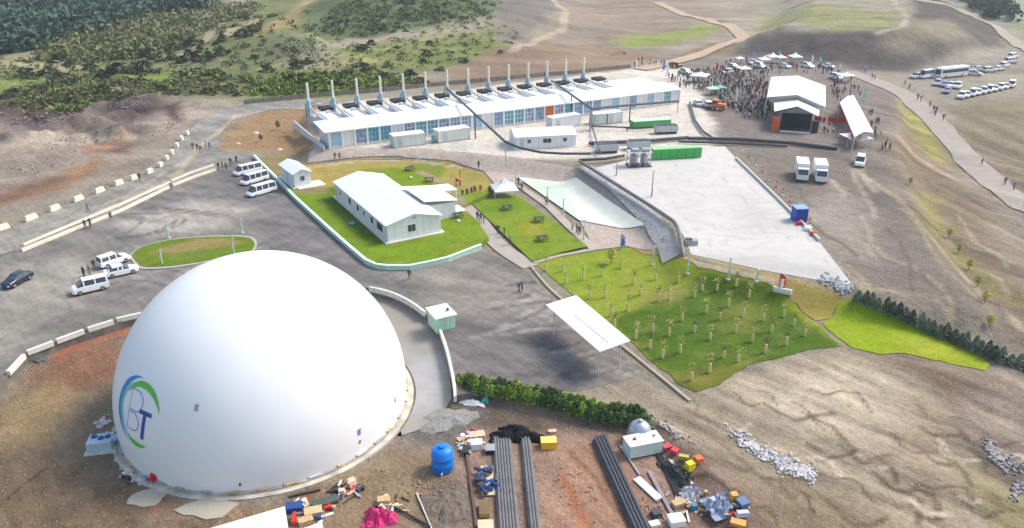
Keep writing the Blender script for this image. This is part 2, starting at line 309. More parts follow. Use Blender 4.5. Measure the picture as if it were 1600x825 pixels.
# ------------------------------------------------------------------ ground painting (soil kinds by zone)
def region(pts, col, feather, k=1.0, line=0): return (GG(pts), S(*col), feather, k, line)
SOIL = [
 region([(0, 150), (190, 150), (345, 165), (330, 180), (300, 205), (200, 285), (0, 345), (-150, 380), (-150, 150)], (158, 147, 136), 6),
 region([(0, 240), (150, 225), (290, 190), (330, 175), (300, 160), (200, 175), (60, 205), (0, 215)], (178, 166, 152), 5),
 region([(0, 160), (120, 165), (230, 160), (250, 190), (90, 200), (0, 210)], (138, 124, 122), 5),
 region([(0, 160), (60, 152), (110, 170), (90, 186), (20, 184), (-40, 186)], (88, 76, 76), 2.5), region([(150, 176), (200, 148), (250, 152), (262, 172), (220, 190), (190, 184)], (92, 82, 82), 3),
 region([(255, 168), (285, 160), (290, 186), (268, 196)], (96, 82, 78), 2), region([(95, 192), (150, 184), (240, 200), (180, 206), (110, 204)], (112, 100, 98), 2.5), region([(150, 224), (210, 226), (205, 240), (170, 238)], (122, 100, 88), 2),
 region([(120, 225), (190, 212), (180, 232), (130, 242)], (164, 128, 108), 2.5),
 region([(-50, 340), (0, 322), (90, 300), (140, 272), (100, 268), (0, 300), (-50, 320)], (140, 112, 92), 3),
 region([(95, 290), (170, 250), (150, 245), (90, 270)], (160, 128, 98), 2.5),
 region([(-300, 165), (0, 163), (130, 152), (200, 140), (330, 152), (480, 155), (500, 110), (300, 100), (0, 90), (-300, 90)], (124, 132, 84), 8),
 region([(0, 88), (90, 86), (150, 100), (110, 112), (0, 108)], (164, 160, 124), 5),
 region([(0, 118), (80, 118), (70, 138), (0, 142)], (130, 146, 88), 5),
 region([(190, 118), (270, 112), (300, 122), (200, 130)], (140, 156, 84), 4),
 region([(100, 140), (160, 142), (130, 172), (40, 168), (20, 158)], (150, 146, 90), 4),
 region([(-400, -60), (400, -60), (330, 15), (250, 30), (130, 60), (0, 86), (-400, 86)], (72, 92, 84), 10),
 region([(240, 40), (330, 20), (480, -30), (520, 30), (480, 60), (430, 118), (300, 100), (140, 80)], (118, 126, 86), 10),
 region([(330, 52), (405, 26), (400, 45), (350, 62)], (178, 166, 134), 4),
 region([(400, 62), (470, 38), (495, 0), (470, 0), (440, 30)], (160, 148, 104), 3),
 region([(470, 45), (500, -20), (780, -40), (790, 20), (700, 40), (560, 62), (500, 66)], (98, 114, 80), 5),
 region([(405, 72), (450, 45), (520, 78), (430, 90)], (110, 118, 92), 5),
 region([(530, 75), (690, 55), (800, 40), (790, 90), (640, 120), (520, 112)], (124, 132, 84), 6),
 region([(480, 108), (560, 88), (600, 92), (560, 102)], (170, 156, 116), 3),
 region([(430, 118), (500, 112), (600, 125), (560, 150), (420, 152)], (122, 142, 62), 4),
 region([(690, 112), (760, 88), (830, 60), (900, 60), (1010, 85), (1040, 92), (900, 112), (700, 135)], (148, 128, 110), 5),
 region([(780, -40), (860, -40), (880, 10), (850, 40), (790, 65), (770, 60)], (130, 124, 118), 5),
 region([(860, -40), (1060, -40), (1150, 45), (1000, 85), (870, 70), (850, 50), (885, 15)], (152, 139, 126), 7),
 region([(955, 68), (985, 56), (1060, 48), (1110, 36), (1125, 42), (1080, 62), (1000, 75)], (148, 160, 92), 4),
 region([(1180, 46), (1200, 25), (1420, 20), (1395, 45), (1300, 50)], (146, 148, 106), 4),
 region([(1190, 20), (1420, 20), (1420, -60), (1190, -60)], (158, 152, 136), 5),
 region([(1050, 86), (1200, 52), (1370, 50), (1420, 45), (1430, -10), (1500, 15), (1568, 48), (1572, 80), (1530, 102), (1420, 113), (1300, 108), (1150, 88)], (98, 93, 92), 4),
 region([(1410, 30), (1480, 30), (1520, 60), (1440, 78), (1380, 70)], (140, 134, 118), 6),
 region([(1060, 90), (1100, 70), (1160, 60), (1150, 84), (1080, 95)], (140, 124, 98), 3),
 region([(1480, 0), (1600, 60), (1800, 200), (1800, -100), (1480, -100)], (150, 152, 130), 6),
 region([(1480, -5), (1540, 30), (1590, 38), (1570, 0), (1530, -30)], (112, 132, 122), 4),
 region([(1395, 118), (1600, 70), (1700, 140), (1600, 130), (1500, 165), (1440, 150)], (158, 153, 142), 4),
 region([(1040, 90), (1160, 84), (1330, 104), (1400, 150), (1380, 240), (1250, 235), (1150, 230), (1065, 160)], (140, 132, 129), 4),
 region([(1140, 235), (1400, 225), (1420, 330), (1530, 470), (1620, 560), (1340, 450), (1280, 370)], (136, 128, 122), 5),
 region([(1220, 330), (1300, 300), (1360, 340), (1360, 400), (1300, 390)], (170, 162, 154), 5),
 region([(1395, 160), (1430, 170), (1475, 250), (1600, 420), (1700, 560), (1600, 540), (1460, 380), (1400, 250)], (142, 128, 110), 4),
 region([(1398, 152), (1425, 158), (1450, 200), (1478, 258), (1440, 240), (1410, 190)], (170, 166, 104), 2.5),
 region([(1420, 300), (1450, 300), (1500, 380), (1600, 480), (1580, 480), (1480, 390)], (168, 162, 100), 2, .55),
 region([(1470, 165), (1600, 150), (1800, 300), (1650, 330), (1570, 290), (1500, 230)], (146, 136, 116), 5),
 region([(835, 640), (1090, 612), (1310, 545), (1420, 555), (1540, 590), (1640, 640), (1640, 960), (1250, 960), (1060, 720)], (176, 163, 145), 3),
 region([(1100, 760), (1280, 770), (1420, 830), (1500, 900), (1150, 900)], (164, 146, 122), 4),
 region([(1330, 660), (1460, 640), (1540, 740), (1500, 830), (1400, 800)], (172, 156, 138), 5),
 region([(1180, 600), (1320, 570), (1420, 600), (1400, 680), (1230, 690)], (204, 190, 170), 4),
 region([(1500, 640), (1640, 640), (1640, 830), (1560, 800), (1520, 720)], (136, 124, 116), 3),
 region([(1600, 590), (1440, 575), (1550, 680), (1640, 720)], (166, 150, 138), 3),
 region([(1500, 740), (1640, 800), (1640, 880), (1560, 860)], (160, 154, 110), 2, .7),
 region([(1395, 560), (1440, 600), (1500, 640), (1540, 600), (1440, 565)], (146, 128, 110), 2),
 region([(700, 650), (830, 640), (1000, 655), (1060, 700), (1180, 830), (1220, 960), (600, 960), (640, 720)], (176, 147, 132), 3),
 region([(850, 700), (930, 690), (1010, 825), (1000, 900), (840, 900)], (186, 148, 128), 2),
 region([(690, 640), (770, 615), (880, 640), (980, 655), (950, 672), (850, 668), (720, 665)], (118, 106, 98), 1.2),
 region([(640, 720), (700, 730), (740, 760), (750, 825), (640, 825), (625, 770)], (128, 118, 110), 2),
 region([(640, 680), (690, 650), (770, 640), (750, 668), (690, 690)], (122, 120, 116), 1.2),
 region([(-300, 640), (0, 610), (38, 566), (210, 505), (240, 520), (180, 620), (180, 700), (260, 790), (420, 800), (640, 690), (720, 700), (640, 900), (-300, 960)], (144, 128, 110), 2),
 region([(40, 575), (200, 530), (190, 590), (90, 620), (40, 610)], (150, 112, 92), 1.5),
 region([(70, 552), (215, 503), (208, 522), (90, 562)], (172, 112, 92), .8),
 region([(0, 625), (60, 590), (110, 620), (60, 690), (0, 700)], (166, 144, 110), 2),
 region([(0, 700), (140, 720), (250, 800), (300, 960), (-300, 960)], (132, 114, 94), 3),
 region([(200, 770), (300, 790), (460, 785), (430, 810), (240, 830)], (160, 132, 112), 1.5),
 region([(430, 790), (560, 740), (680, 700), (640, 820), (440, 830)], (158, 138, 114), 1.5),
 region([(342, 212), (360, 190), (420, 172), (490, 166), (500, 236), (400, 236), (345, 232)], (166, 138, 106), 1.5),
 region([(1090, 395), (1210, 428), (1320, 465), (1310, 500), (1290, 505), (1200, 440), (1000, 390), (960, 372), (1000, 372)], (184, 166, 118), 1.2),
 region([(485, 185), (500, 165), (1060, 100), (1120, 200), (1100, 240), (900, 250), (640, 238), (500, 236)], (226, 220, 212), 1.5),
]
LINES = [
 ([(860, -5), (885, 18), (880, 45), (840, 62), (800, 80)], (186, 172, 152), 2.2, 1.5),
 ([(870, 70), (930, 70), (970, 80), (955, 88)], (132, 112, 90), .8, 1),
 ([(1395, 0), (1418, 25), (1410, 42), (1370, 52)], (182, 176, 160), 1.2, 1), 
 ([(405, 108), (470, 90), (560, 84), (590, 100)], (150, 158, 100), .8, 1),
 ([(480, 50), (530, 74), (600, 78), (700, 50)], (156, 158, 112), .8, 1),
 ([(1380, 205), (1450, 255), (1540, 300), (1600, 335), (1660, 372)], (188, 164, 150), 1.0, .6),
 ([(1330, 260), (1400, 310), (1480, 400), (1600, 520)], (186, 172, 146), .6, .6),
 ([(1340, 250), (1350, 275), (1365, 300)], (186, 178, 166), .6, .6), ([(1330, 262), (1345, 300), (1370, 340)], (182, 172, 160), .5, .5),
 ([(1190, 300), (1215, 270), (1260, 240), (1330, 235)], (136, 126, 120), .8, .8), ([(1200, 340), (1260, 300), (1310, 280)], (138, 128, 122), .6, .6),
 ([(0, 790), (40, 755), (72, 728)], (82, 68, 56), .10, .12),
 ([(1215, 745), (1255, 775), (1268, 800)], (116, 96, 78), .16, .2), ([(1060, 650), (1130, 700), (1200, 760), (1290, 825)], (154, 134, 110), .25, .3), ([(1075, 640), (1150, 690), (1250, 760), (1360, 825)], (148, 130, 106), .22, .3),
 ([(1270, 655), (1300, 668), (1330, 705)], (128, 110, 92), .2, .3), ([(885, 700), (930, 760), (980, 825)], (150, 112, 90), .2, .3), ([(905, 690), (960, 760), (1000, 825)], (154, 120, 98), .15, .3), ([(870, 745), (900, 800), (910, 825)], (196, 134, 100), .5, .5),
]
LINES = [(GG(a), S(*b), c, d) for a, b, c, d in LINES]
def paint(X, Y, base, regs, lines=(), warp=1.0):
    col = np.ones(X.shape + (3,)) * np.array(base)
    wx = X + warp * (6 * fbm(X / 14, Y / 14, 4) + 1.6 * fbm(X / 3, Y / 3, 2)); wy = Y + warp * (6 * fbm(X / 14 + 40, Y / 14 + 9, 4) + 1.6 * fbm(X / 3 + 7, Y / 3, 2))
    for poly, c, fe, k, _ in regs:
        xs = [p[0] for p in poly]; ys = [p[1] for p in poly]; mm = (X > min(xs) - fe - 8) & (X < max(xs) + fe + 8) & (Y > min(ys) - fe - 8) & (Y < max(ys) + fe + 8)
        if not mm.any(): continue
        d = sdist(wx[mm], wy[mm], poly); a = (sst(.5 - d / (2 * fe)) * k)[:, None]
        col[mm] = col[mm] * (1 - a) + np.array(c) * a
    for pts, c, wd, fe in lines:
        xs = [p[0] for p in pts]; ys = [p[1] for p in pts]; mm = (X > min(xs) - fe - 4) & (X < max(xs) + fe + 4) & (Y > min(ys) - fe - 4) & (Y < max(ys) + fe + 4)
        if not mm.any(): continue
        d = ldist(X[mm] + .3 * (wx[mm] - X[mm]), Y[mm] + .3 * (wy[mm] - Y[mm]), pts); a = (sst(1 - (d - wd / 2) / fe) * .85)[:, None]
        col[mm] = col[mm] * (1 - a) + np.array(c) * a
    return col
def setcol(me, col):
    ca = me.color_attributes.new('Col', 'FLOAT_COLOR', 'POINT'); rgba = np.ones((len(me.vertices), 4), np.float32); rgba[:, :3] = col; ca.data.foreach_set('color', rgba.ravel())
def streaks(X, Y):
    """wheel ruts and rills, run across the lower right slope and the right hand lot"""
    s = np.ones(X.shape)
    m1 = sst((X - 8) / 14) * sst((84 - Y) / 8)
    wob = fbm(X / 12, Y / 12, 2) * 3
    s += m1 * (fbm((X * .62 + Y * .78 + wob) / 1.3, (X * .78 - Y * .62) / 14, 5) * 1.1)
    m2 = sst((X - 55) / 12) * sst((205 - Y) / 10) * sst((Y - 62) / 10)
    s += m2 * (fbm((X * .93 + Y * .36 + wob) / 2.2, (X * .36 - Y * .93) / 30, 5) * 1.0)
    m3 = sst((Y - 215) / 20)
    s += m3 * (fbm(X / 26, Y / 7 + X / 60, 5) * .75)
    m5 = sst((-8 - X) / 8) * sst((70 - Y) / 8); s += m5 * fbm(X / 3, Y / 3, 5) * .6
    m6 = sst((X + 10) / 6) * sst((70 - Y) / 6) * sst((24 - X) / 6); s += m6 * fbm((X * .85 + Y * .5) / 1.2, (X * .5 - Y * .85) / 7, 4) * .6
    m4 = sst((-60 - X) / 10) * sst((Y - 130) / 10) * sst((235 - Y) / 10)
    s += m4 * (fbm(X / 7, Y / 4, 5) * .9)
    return s
# the ground: one sheet out to the far hills
_lr = random.Random(5)
for _ in range(46):
    px, py = _lr.uniform(1060, 1560), _lr.uniform(600, 800); l = _lr.uniform(30, 110); a = _lr.uniform(.25, .75); q = [(px + l * t * math.cos(a + .25 * math.sin(t * 5 + px)), py + l * t * math.sin(a + .25 * math.sin(t * 5 + px))) for t in (0, .25, .5, .75, 1)]
    LINES.append((GG(q), S(*_lr.choice([(122, 106, 88), (136, 120, 100), (214, 200, 180), (118, 104, 90)])), _lr.uniform(.02, .2), _lr.uniform(.2, .5)))
for _ in range(34):
    px, py = _lr.uniform(1180, 1560), _lr.uniform(270, 500); l = _lr.uniform(30, 120); a = _lr.uniform(.5, 1.0); q = [(px + l * t * math.cos(a + .2 * math.sin(t * 4 + px)), py + l * t * math.sin(a + .2 * math.sin(t * 4 + px))) for t in (0, .25, .5, .75, 1)]
    if px > 1290 or py < 400: LINES.append((GG(q), S(*_lr.choice([(120, 108, 98), (182, 172, 156), (176, 164, 140), (124, 112, 104)])), _lr.uniform(.05, .3), _lr.uniform(.3, .7)))
def make_ground():
    ny, nx = 760, 760
    ys = 33 * (1500 / 33.) ** (np.linspace(0, 1, ny)); a = np.linspace(-1, 1, nx); a = np.sign(a) * np.abs(a) ** 1.25
    Y = np.repeat(ys[:, None], nx, 1); X = a[None, :] * (1.15 * Y + 55)
    X = X.ravel(); Y = Y.ravel(); Z = Hh(X, Y)
    me = bpy.data.meshes.new('ground'); i = np.arange(ny - 1)[:, None] * nx + np.arange(nx - 1)[None, :]
    q = np.stack([i, i + 1, i + 1 + nx, i + nx], -1).reshape(-1, 4)
    me.vertices.add(len(X)); me.vertices.foreach_set('co', np.stack([X, Y, Z], 1).astype(np.float32).ravel())
    me.loops.add(q.size); me.loops.foreach_set('vertex_index', q.ravel().astype(np.int32))
    me.polygons.add(len(q)); me.polygons.foreach_set('loop_start', np.arange(0, q.size, 4).astype(np.int32)); me.polygons.foreach_set('loop_total', np.full(len(q), 4, np.int32))
    me.update(calc_edges=True); me.polygons.foreach_set('use_smooth', [True] * len(q))
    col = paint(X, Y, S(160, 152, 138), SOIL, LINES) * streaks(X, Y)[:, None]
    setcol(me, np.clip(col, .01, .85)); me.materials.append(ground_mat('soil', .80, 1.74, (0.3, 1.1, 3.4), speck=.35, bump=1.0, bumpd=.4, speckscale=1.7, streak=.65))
    o = bpy.data.objects.new('ground', me); C.objects.link(o); o['kind'] = 'structure'
make_ground()

def sheet(name, poly, z=None, off=.06, step=1.5, base=(150, 147, 145), regs=(), lines=(), m=None, warp=.6, thick=0, kind='structure', fn=None, drape=True):
    """a surfaced area laid on the ground; poly in metres"""
    bm = bmesh.new(); vs = [bm.verts.new((p[0], p[1], 0)) for p in poly]
    for t in tessellate_polygon([[Vector((p[0], p[1], 0)) for p in poly]]):
        try: bm.faces.new([vs[i] for i in t])
        except ValueError: pass
    xs = [p[0] for p in poly]; ys = [p[1] for p in poly]
    for ax, lo, hi in ((0, min(xs), max(xs)), (1, min(ys), max(ys))):
        nn = int((hi - lo) / step)
        for k in range(1, nn + 1):
            co = [0, 0, 0]; co[ax] = lo + (hi - lo) * k / (nn + 1); no = [0, 0, 0]; no[ax] = 1
            bmesh.ops.bisect_plane(bm, geom=bm.verts[:] + bm.edges[:] + bm.faces[:], plane_co=co, plane_no=no)
    bmesh.ops.triangulate(bm, faces=bm.faces[:])
    X = np.array([v.co.x for v in bm.verts]); Y = np.array([v.co.y for v in bm.verts])
    Z = (Hh(X, Y) if z is None else np.maximum(Hh(X, Y), float(z)) if drape else np.full(X.shape, float(z))) + off
    for v, zz in zip(bm.verts, Z): v.co.z = zz
    bmesh.ops.recalc_face_normals(bm, faces=bm.faces[:])
    if sum(f.normal.z for f in bm.faces) < 0: bmesh.ops.reverse_faces(bm, faces=bm.faces[:])
    if thick:
        be = [e for e in bm.edges if e.is_boundary]; r = bmesh.ops.extrude_edge_only(bm, edges=be)
        for v in r['geom']:
            if isinstance(v, bmesh.types.BMVert): v.co.z -= thick
        bmesh.ops.recalc_face_normals(bm, faces=bm.faces[:])
    me = bpy.data.meshes.new(name); bm.to_mesh(me); bm.free()
    co = np.zeros(len(me.vertices) * 3, np.float32); me.vertices.foreach_get('co', co); co = co.reshape(-1, 3)
    col = paint(co[:, 0].astype(float), co[:, 1].astype(float), S(*base), regs, lines, warp)
    if fn: col = col * fn(co[:, 0], co[:, 1])[:, None]
    setcol(me, np.clip(col, .01, .9)); me.materials.append(m); me.polygons.foreach_set('use_smooth', [not thick] * len(me.polygons))
    o = bpy.data.objects.new(name, me); C.objects.link(o)
    if kind: o['kind'] = kind
    return o
def ragged(poly, amp=.45, step=.8):
    out = []
    for a, b in zip(poly, poly[1:] + poly[:1]):
        k = max(1, int(math.dist(a, b) / step))
        for i in range(k):
            x, y = a[0] + (b[0] - a[0]) * i / k, a[1] + (b[1] - a[1]) * i / k
            dx, dy = float(fbm(np.array([x / 1.7]), np.array([y / 1.7 + 9]), 3)[0]), float(fbm(np.array([x / 1.7 + 31]), np.array([y / 1.7]), 3)[0]); out.append((x + dx * amp * 2, y + dy * amp * 2))
    return out
def smoothpath(pts, n=6, closed=False):
    out = []; m = len(pts)
    for i in range(m if closed else m - 1):
        p0 = pts[(i - 1) % m] if closed or i > 0 else pts[0]; p1 = pts[i]; p2 = pts[(i + 1) % m]; p3 = pts[(i + 2) % m] if closed or i + 2 < m else pts[-1]
        for k in range(n):
            t = k / n; out.append(tuple(.5 * ((2 * b) + (-a + c) * t + (2 * a - 5 * b + 4 * c - d) * t * t + (-a + 3 * b - 3 * c + d) * t ** 3) for a, b, c, d in zip(p0, p1, p2, p3)))
    if not closed: out.append(tuple(pts[-1]))
    return out
def ribbon(pts, wd):
    L_, R_ = [], []
    for i, p in enumerate(pts):
        a = pts[max(i - 1, 0)]; b = pts[min(i + 1, len(pts) - 1)]; dx, dy = b[0] - a[0], b[1] - a[1]; l = math.hypot(dx, dy) or 1
        ww = wd[min(len(wd) - 1, int(i * len(wd) / len(pts)))] if isinstance(wd, (list, tuple)) else wd
        L_.append((p[0] - dy / l * ww / 2, p[1] + dx / l * ww / 2)); R_.append((p[0] + dy / l * ww / 2, p[1] - dx / l * ww / 2))
    return L_ + R_[::-1]

M_asph = ground_mat('asphalt', .62, 1.36, (.25, 1.1, 6), rough=.9, bump=.3, bumpd=.05, streak=1.0, speck=.12, speckcol=(.45, .44, .42))
M_conc = ground_mat('concrete_slab', .82, 1.12, (.12, .7, 5), rough=.85, bump=.15, bumpd=.03)
M_lawn = ground_mat('lawn_grass', .62, 1.52, (.35, 2.0, 8), tint=(.34, .30, .10), rough=.95, bump=.9, bumpd=.12)
M_dry = ground_mat('dry_grass', .62, 1.3, (.5, 2.4, 9), rough=.95, bump=.9, bumpd=.12, speck=.25, speckcol=(.30, .13, .05), speckscale=.9)
M_stone = ground_mat('stone_pitching', .8, 1.75, (.8, 2.6, 7), rough=.9, bump=1.0, bumpd=.3, speck=.5, speckcol=(.62, .55, .50), speckscale=1.6)
M_track = ground_mat('track_dirt', .8, 1.18, (.2, 1.2, 6), rough=.95, bump=.3)
# ------------------------------------------------------------------ the surfaced areas
def reg2(pts, col, fe, k=1.0): return (GG(pts), S(*col), fe, k, 0)
parapet_px = [(30, 388), (100, 358), (180, 328), (262, 290), (340, 260), (362, 252), (397, 243)]
parapet = PP(parapet_px, .2)
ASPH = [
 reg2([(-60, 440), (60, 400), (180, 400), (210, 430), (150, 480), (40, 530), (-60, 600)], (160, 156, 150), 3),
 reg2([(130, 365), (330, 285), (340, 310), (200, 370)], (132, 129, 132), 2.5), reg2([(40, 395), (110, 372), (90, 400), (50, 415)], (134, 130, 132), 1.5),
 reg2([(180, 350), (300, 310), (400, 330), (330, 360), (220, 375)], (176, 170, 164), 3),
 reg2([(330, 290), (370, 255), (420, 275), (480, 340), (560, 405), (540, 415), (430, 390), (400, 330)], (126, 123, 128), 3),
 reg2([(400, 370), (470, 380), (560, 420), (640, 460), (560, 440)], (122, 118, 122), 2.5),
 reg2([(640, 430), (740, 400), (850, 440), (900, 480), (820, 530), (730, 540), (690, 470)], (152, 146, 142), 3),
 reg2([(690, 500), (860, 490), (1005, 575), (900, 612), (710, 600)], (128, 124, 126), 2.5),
 reg2([(835, 512), (900, 540), (935, 590), (900, 604), (860, 570)], (124, 122, 130), 1.5),  # shadow of the canopy, painted into the asphalt colour
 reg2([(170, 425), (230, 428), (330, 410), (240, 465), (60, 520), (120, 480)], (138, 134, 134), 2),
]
_yr = random.Random(12); YL = []
for _ in range(44):
    px, py = _yr.choice([(_yr.uniform(60, 420), _yr.uniform(300, 480)), (_yr.uniform(690, 960), _yr.uniform(430, 590))]); a = _yr.uniform(-.6, .1); l = _yr.uniform(40, 140); cv = _yr.uniform(-.8, .8); q = PP([(px + l * t * math.cos(a + cv * t), py + l * t * .6 * math.sin(a + cv * t)) for t in (0, .2, .4, .6, .8, 1)], 0); YL.append((q, S(*_yr.choice([(108, 106, 108), (164, 160, 156), (172, 168, 162), (100, 98, 102)])), .12, _yr.uniform(.25, .5)))
    if _yr.random() < .6: YL.append(([(x + 1.5, y + .6) for x, y in q], YL[-1][1], .12, .3))
def asph_streak(x, y): return 1 + fbm((x * .35 + y * .93) / 1.6, (x * .93 - y * .35) / 13, 4) * .75 + fbm((x * .8 - y * .6) / 1.3, (x * .6 + y * .8) / 9, 3) * .35 + fbm(x / 22, y / 9, 3) * .22
yard = PP([(-120, 440)], 0) + parapet + PP([(462, 311), (520, 366), (572, 412), (604, 420), (642, 420), (700, 407), (748, 394), (790, 404), (826, 428), (866, 472), (920, 522), (1006, 578), (985, 592), (900, 612), (800, 604), (712, 618)], 0) + PP((edge_left + edge_back + edge_right)[::-1], .3)[1:]
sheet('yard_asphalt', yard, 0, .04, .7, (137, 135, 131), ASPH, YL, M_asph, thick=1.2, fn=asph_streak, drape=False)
road = [P(-120, 436, 0)] + parapet + GG([(345, 236), (341, 214), (362, 190), (420, 172), (502, 165), (502, 155), (400, 161), (345, 170), (312, 188), (288, 215), (253, 247), (212, 278), (150, 303), (80, 331), (0, 366), (-120, 412)])
sheet('access_road', road, None, .09, .9, (158, 156, 152), [reg2([(200, 285), (290, 250), (320, 250), (100, 350), (60, 350)], (150, 147, 142), 2)], [(GG([(150, 335), (270, 280), (310, 230), (370, 180), (500, 162)]), S(196, 184, 164), .5, .8), (GG([(60, 360), (200, 305), (290, 250)]), S(182, 176, 166), .3, .5)], M_asph, fn=asph_streak)
# kerbed planted island with its grass
isl = PP([(203, 400), (216, 388), (250, 377), (300, 370), (360, 368), (392, 370), (401, 378), (399, 388), (385, 396), (330, 408), (270, 418), (222, 420), (210, 412)], .15)
isl = smoothpath(isl, 4, True)
sheet('island_kerb', isl, 0, .18, 3, (196, 194, 184), (), (), M_conc, thick=.3, drape=False)
cx_ = sum(p[0] for p in isl) / len(isl); cy_ = sum(p[1] for p in isl) / len(isl)
isl2 = [(cx_ + (x - cx_) * .965, cy_ + (y - cy_) * .90) for x, y in isl]
tag(sheet('island_grass', isl2, 0, .26, 1, (112, 138, 40), [reg2([(225, 398), (300, 378), (360, 376), (370, 384), (300, 396), (250, 404)], (158, 142, 92), .8)], (), M_lawn, thick=.1, drape=False))
# raised lawn around the prefab house
lawn1 = PP([(401, 246), (463, 307), (521, 361), (573, 406), (606, 413), (640, 413), (700, 400), (752, 380), (764, 371), (748, 348), (722, 322), (742, 312), (776, 296), (757, 272), (702, 254), (622, 247), (560, 249), (480, 258), (440, 243)], ZL)
LAWNR = [reg2([(480, 240), (560, 240), (640, 238), (720, 245), (780, 280), (775, 300), (720, 312), (690, 290), (662, 272), (620, 268), (560, 270), (545, 296), (470, 300)], (176, 160, 88), 1.2),
 reg2([(395, 240), (430, 236), (480, 300), (560, 300), (530, 305), (475, 310), (460, 305)], (156, 136, 104), 1.0),
 reg2([(640, 262), (700, 258), (690, 285), (662, 282)], (122, 146, 42), .9),
 reg2([(520, 300), (545, 300), (605, 375), (600, 395), (560, 380), (500, 320)], (92, 124, 30), 1.5),  # house shadow painted as darker grass along its left wall
 reg2([(560, 400), (640, 408), (750, 372), (740, 365), (640, 392), (590, 392)], (124, 158, 24), 1.0)]
LAWNL = [(PP([(658, 268), (690, 286), (715, 312), (738, 332)], ZL), S(178, 158, 140), 1.2, .6), (PP([(480, 262), (560, 252), (640, 250), (720, 262)], ZL), S(206, 196, 180), .5, .5)]
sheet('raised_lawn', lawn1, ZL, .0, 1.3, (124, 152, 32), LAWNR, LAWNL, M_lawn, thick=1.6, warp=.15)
lawn2 = GG([(738, 321), (772, 312), (806, 306), (862, 346), (918, 388), (875, 398), (832, 412), (786, 368)])
sheet('garden_lawn', lawn2, .25, .1, 1.3, (130, 156, 44), [reg2([(812, 352), (850, 350), (850, 372), (815, 370)], (156, 158, 52), 1.2), reg2([(745, 322), (800, 310), (820, 326), (770, 340)], (112, 144, 36), 1)], (), M_lawn, warp=.2)
lawn3 = GG([(836, 414), (878, 402), (974, 386), (1010, 398), (1090, 420), (1198, 442), (1244, 474), (1285, 512), (1312, 541), (1280, 545), (1240, 553), (1205, 562), (1180, 568), (1150, 584), (1125, 602), (1088, 612), (1062, 602), (985, 534), (910, 472)])
L3 = [reg2([(945, 502), (1000, 480), (1065, 448), (1100, 425), (1200, 445), (1320, 545), (1080, 620), (985, 535)], (84, 116, 32), .7),
 reg2([(1010, 455), (1080, 442), (1060, 470), (1000, 478)], (146, 148, 78), 1.6), reg2([(1120, 480), (1180, 470), (1210, 500), (1140, 530)], (116, 128, 56), 2.5), reg2([(1020, 590), (1110, 580), (1180, 565), (1100, 612)], (132, 132, 58), 1.5), reg2([(850, 420), (960, 400), (960, 440), (880, 450)], (138, 166, 46), 2)]
sheet('sapling_lawn', ragged(lawn3, .35), None, .07, .8, (148, 164, 52), L3, (), M_lawn, warp=.2)
dry = GG([(978, 386), (1020, 390), (1090, 408), (1200, 428), (1262, 446), (1330, 468), (1306, 478), (1298, 500), (1276, 502), (1246, 474), (1200, 441), (1090, 419), (1012, 398)])
sheet('dry_grass_strip', ragged(dry, .4), None, .085, 1.1, (188, 168, 104), [reg2([(980, 384), (1080, 400), (1060, 412), (1000, 396)], (196, 156, 108), 1), reg2([(1240, 455), (1310, 470), (1300, 500), (1270, 500)], (182, 168, 84), 1)], [(GG([(1060, 408), (1140, 424), (1210, 440)]), S(222, 210, 190), .4, .4)], M_dry, warp=.2)
lawn4 = GG([(1306, 476), (1340, 464), (1400, 490), (1480, 525), (1550, 570), (1536, 580), (1470, 566), (1410, 552), (1375, 556), (1330, 545), (1286, 506), (1300, 500)])
sheet('bright_lawn', ragged(lawn4, .5), None, .075, 1.1, (156, 180, 34), [reg2([(1400, 530), (1450, 520), (1540, 575), (1430, 555)], (176, 188, 58), 1.5), reg2([(1310, 480), (1350, 470), (1480, 530), (1460, 535)], (146, 178, 12), 1)], (), M_lawn, warp=.2)
# footpaths
pa = GG([(705, 300), (724, 318), (745, 340), (768, 372), (792, 394), (830, 418), (862, 455), (908, 492), (985, 552), (1078, 628)])
sheet('garden_path', ribbon(smoothpath(pa[:6], 5), 2.8), .05, .14, 1.2, (192, 184, 178), (), (), M_conc, thick=.25)
sheet('lawn_kerb', ribbon(smoothpath(pa[5:], 5), .35), .02, .22, 1.2, (192, 184, 170), (), (), M_conc, thick=.3)
pb = GG([(700, 322), (760, 306), (812, 292), (858, 324), (890, 356), (928, 390)])
sheet('stepping_path', ribbon(pb, [1.3, 1.3, 1.5, 1.5, 1.6]), .05, .17, 1.2, (202, 190, 182), (), (), M_conc, thick=.2)
pc = GG([(834, 412), (875, 401), (930, 391), (976, 385)])
sheet('path_edge', ribbon(pc, .8), .05, .2, 1.2, (190, 186, 170), (), (), M_conc, thick=.2)
# stone pitching on the slope under the plant, pale membrane beside it
sheet('stone_pitching', GG([(484, 238), (560, 232), (640, 234), (720, 238), (800, 246), (908, 262), (960, 300), (1018, 348), (1060, 385), (1000, 390), (978, 385), (928, 388), (905, 344), (820, 285), (776, 292), (757, 268), (702, 251), (622, 244), (560, 246), (480, 256)]), None, .12, 1.0, (208, 194, 186),
      [reg2([(905, 258), (950, 290), (1010, 345), (1060, 385), (1040, 395), (985, 350), (900, 285)], (148, 146, 148), 1.0)], (), M_stone, warp=.2)
sheet('membrane', GG([(808, 278), (900, 279), (955, 318), (1008, 353), (905, 346)]), None, .24, 1.0, (246, 250, 242), [reg2([(815, 280), (880, 290), (900, 335), (880, 335)], (222, 244, 228), 1.5)], (), M_conc, warp=.2)
pad = PP([(925, 264), (1000, 246), (1098, 231), (1132, 229), (1152, 250), (1215, 312), (1278, 376), (1334, 448), (1200, 424), (1080, 398), (1070, 372), (1052, 345), (985, 300)], ZP)
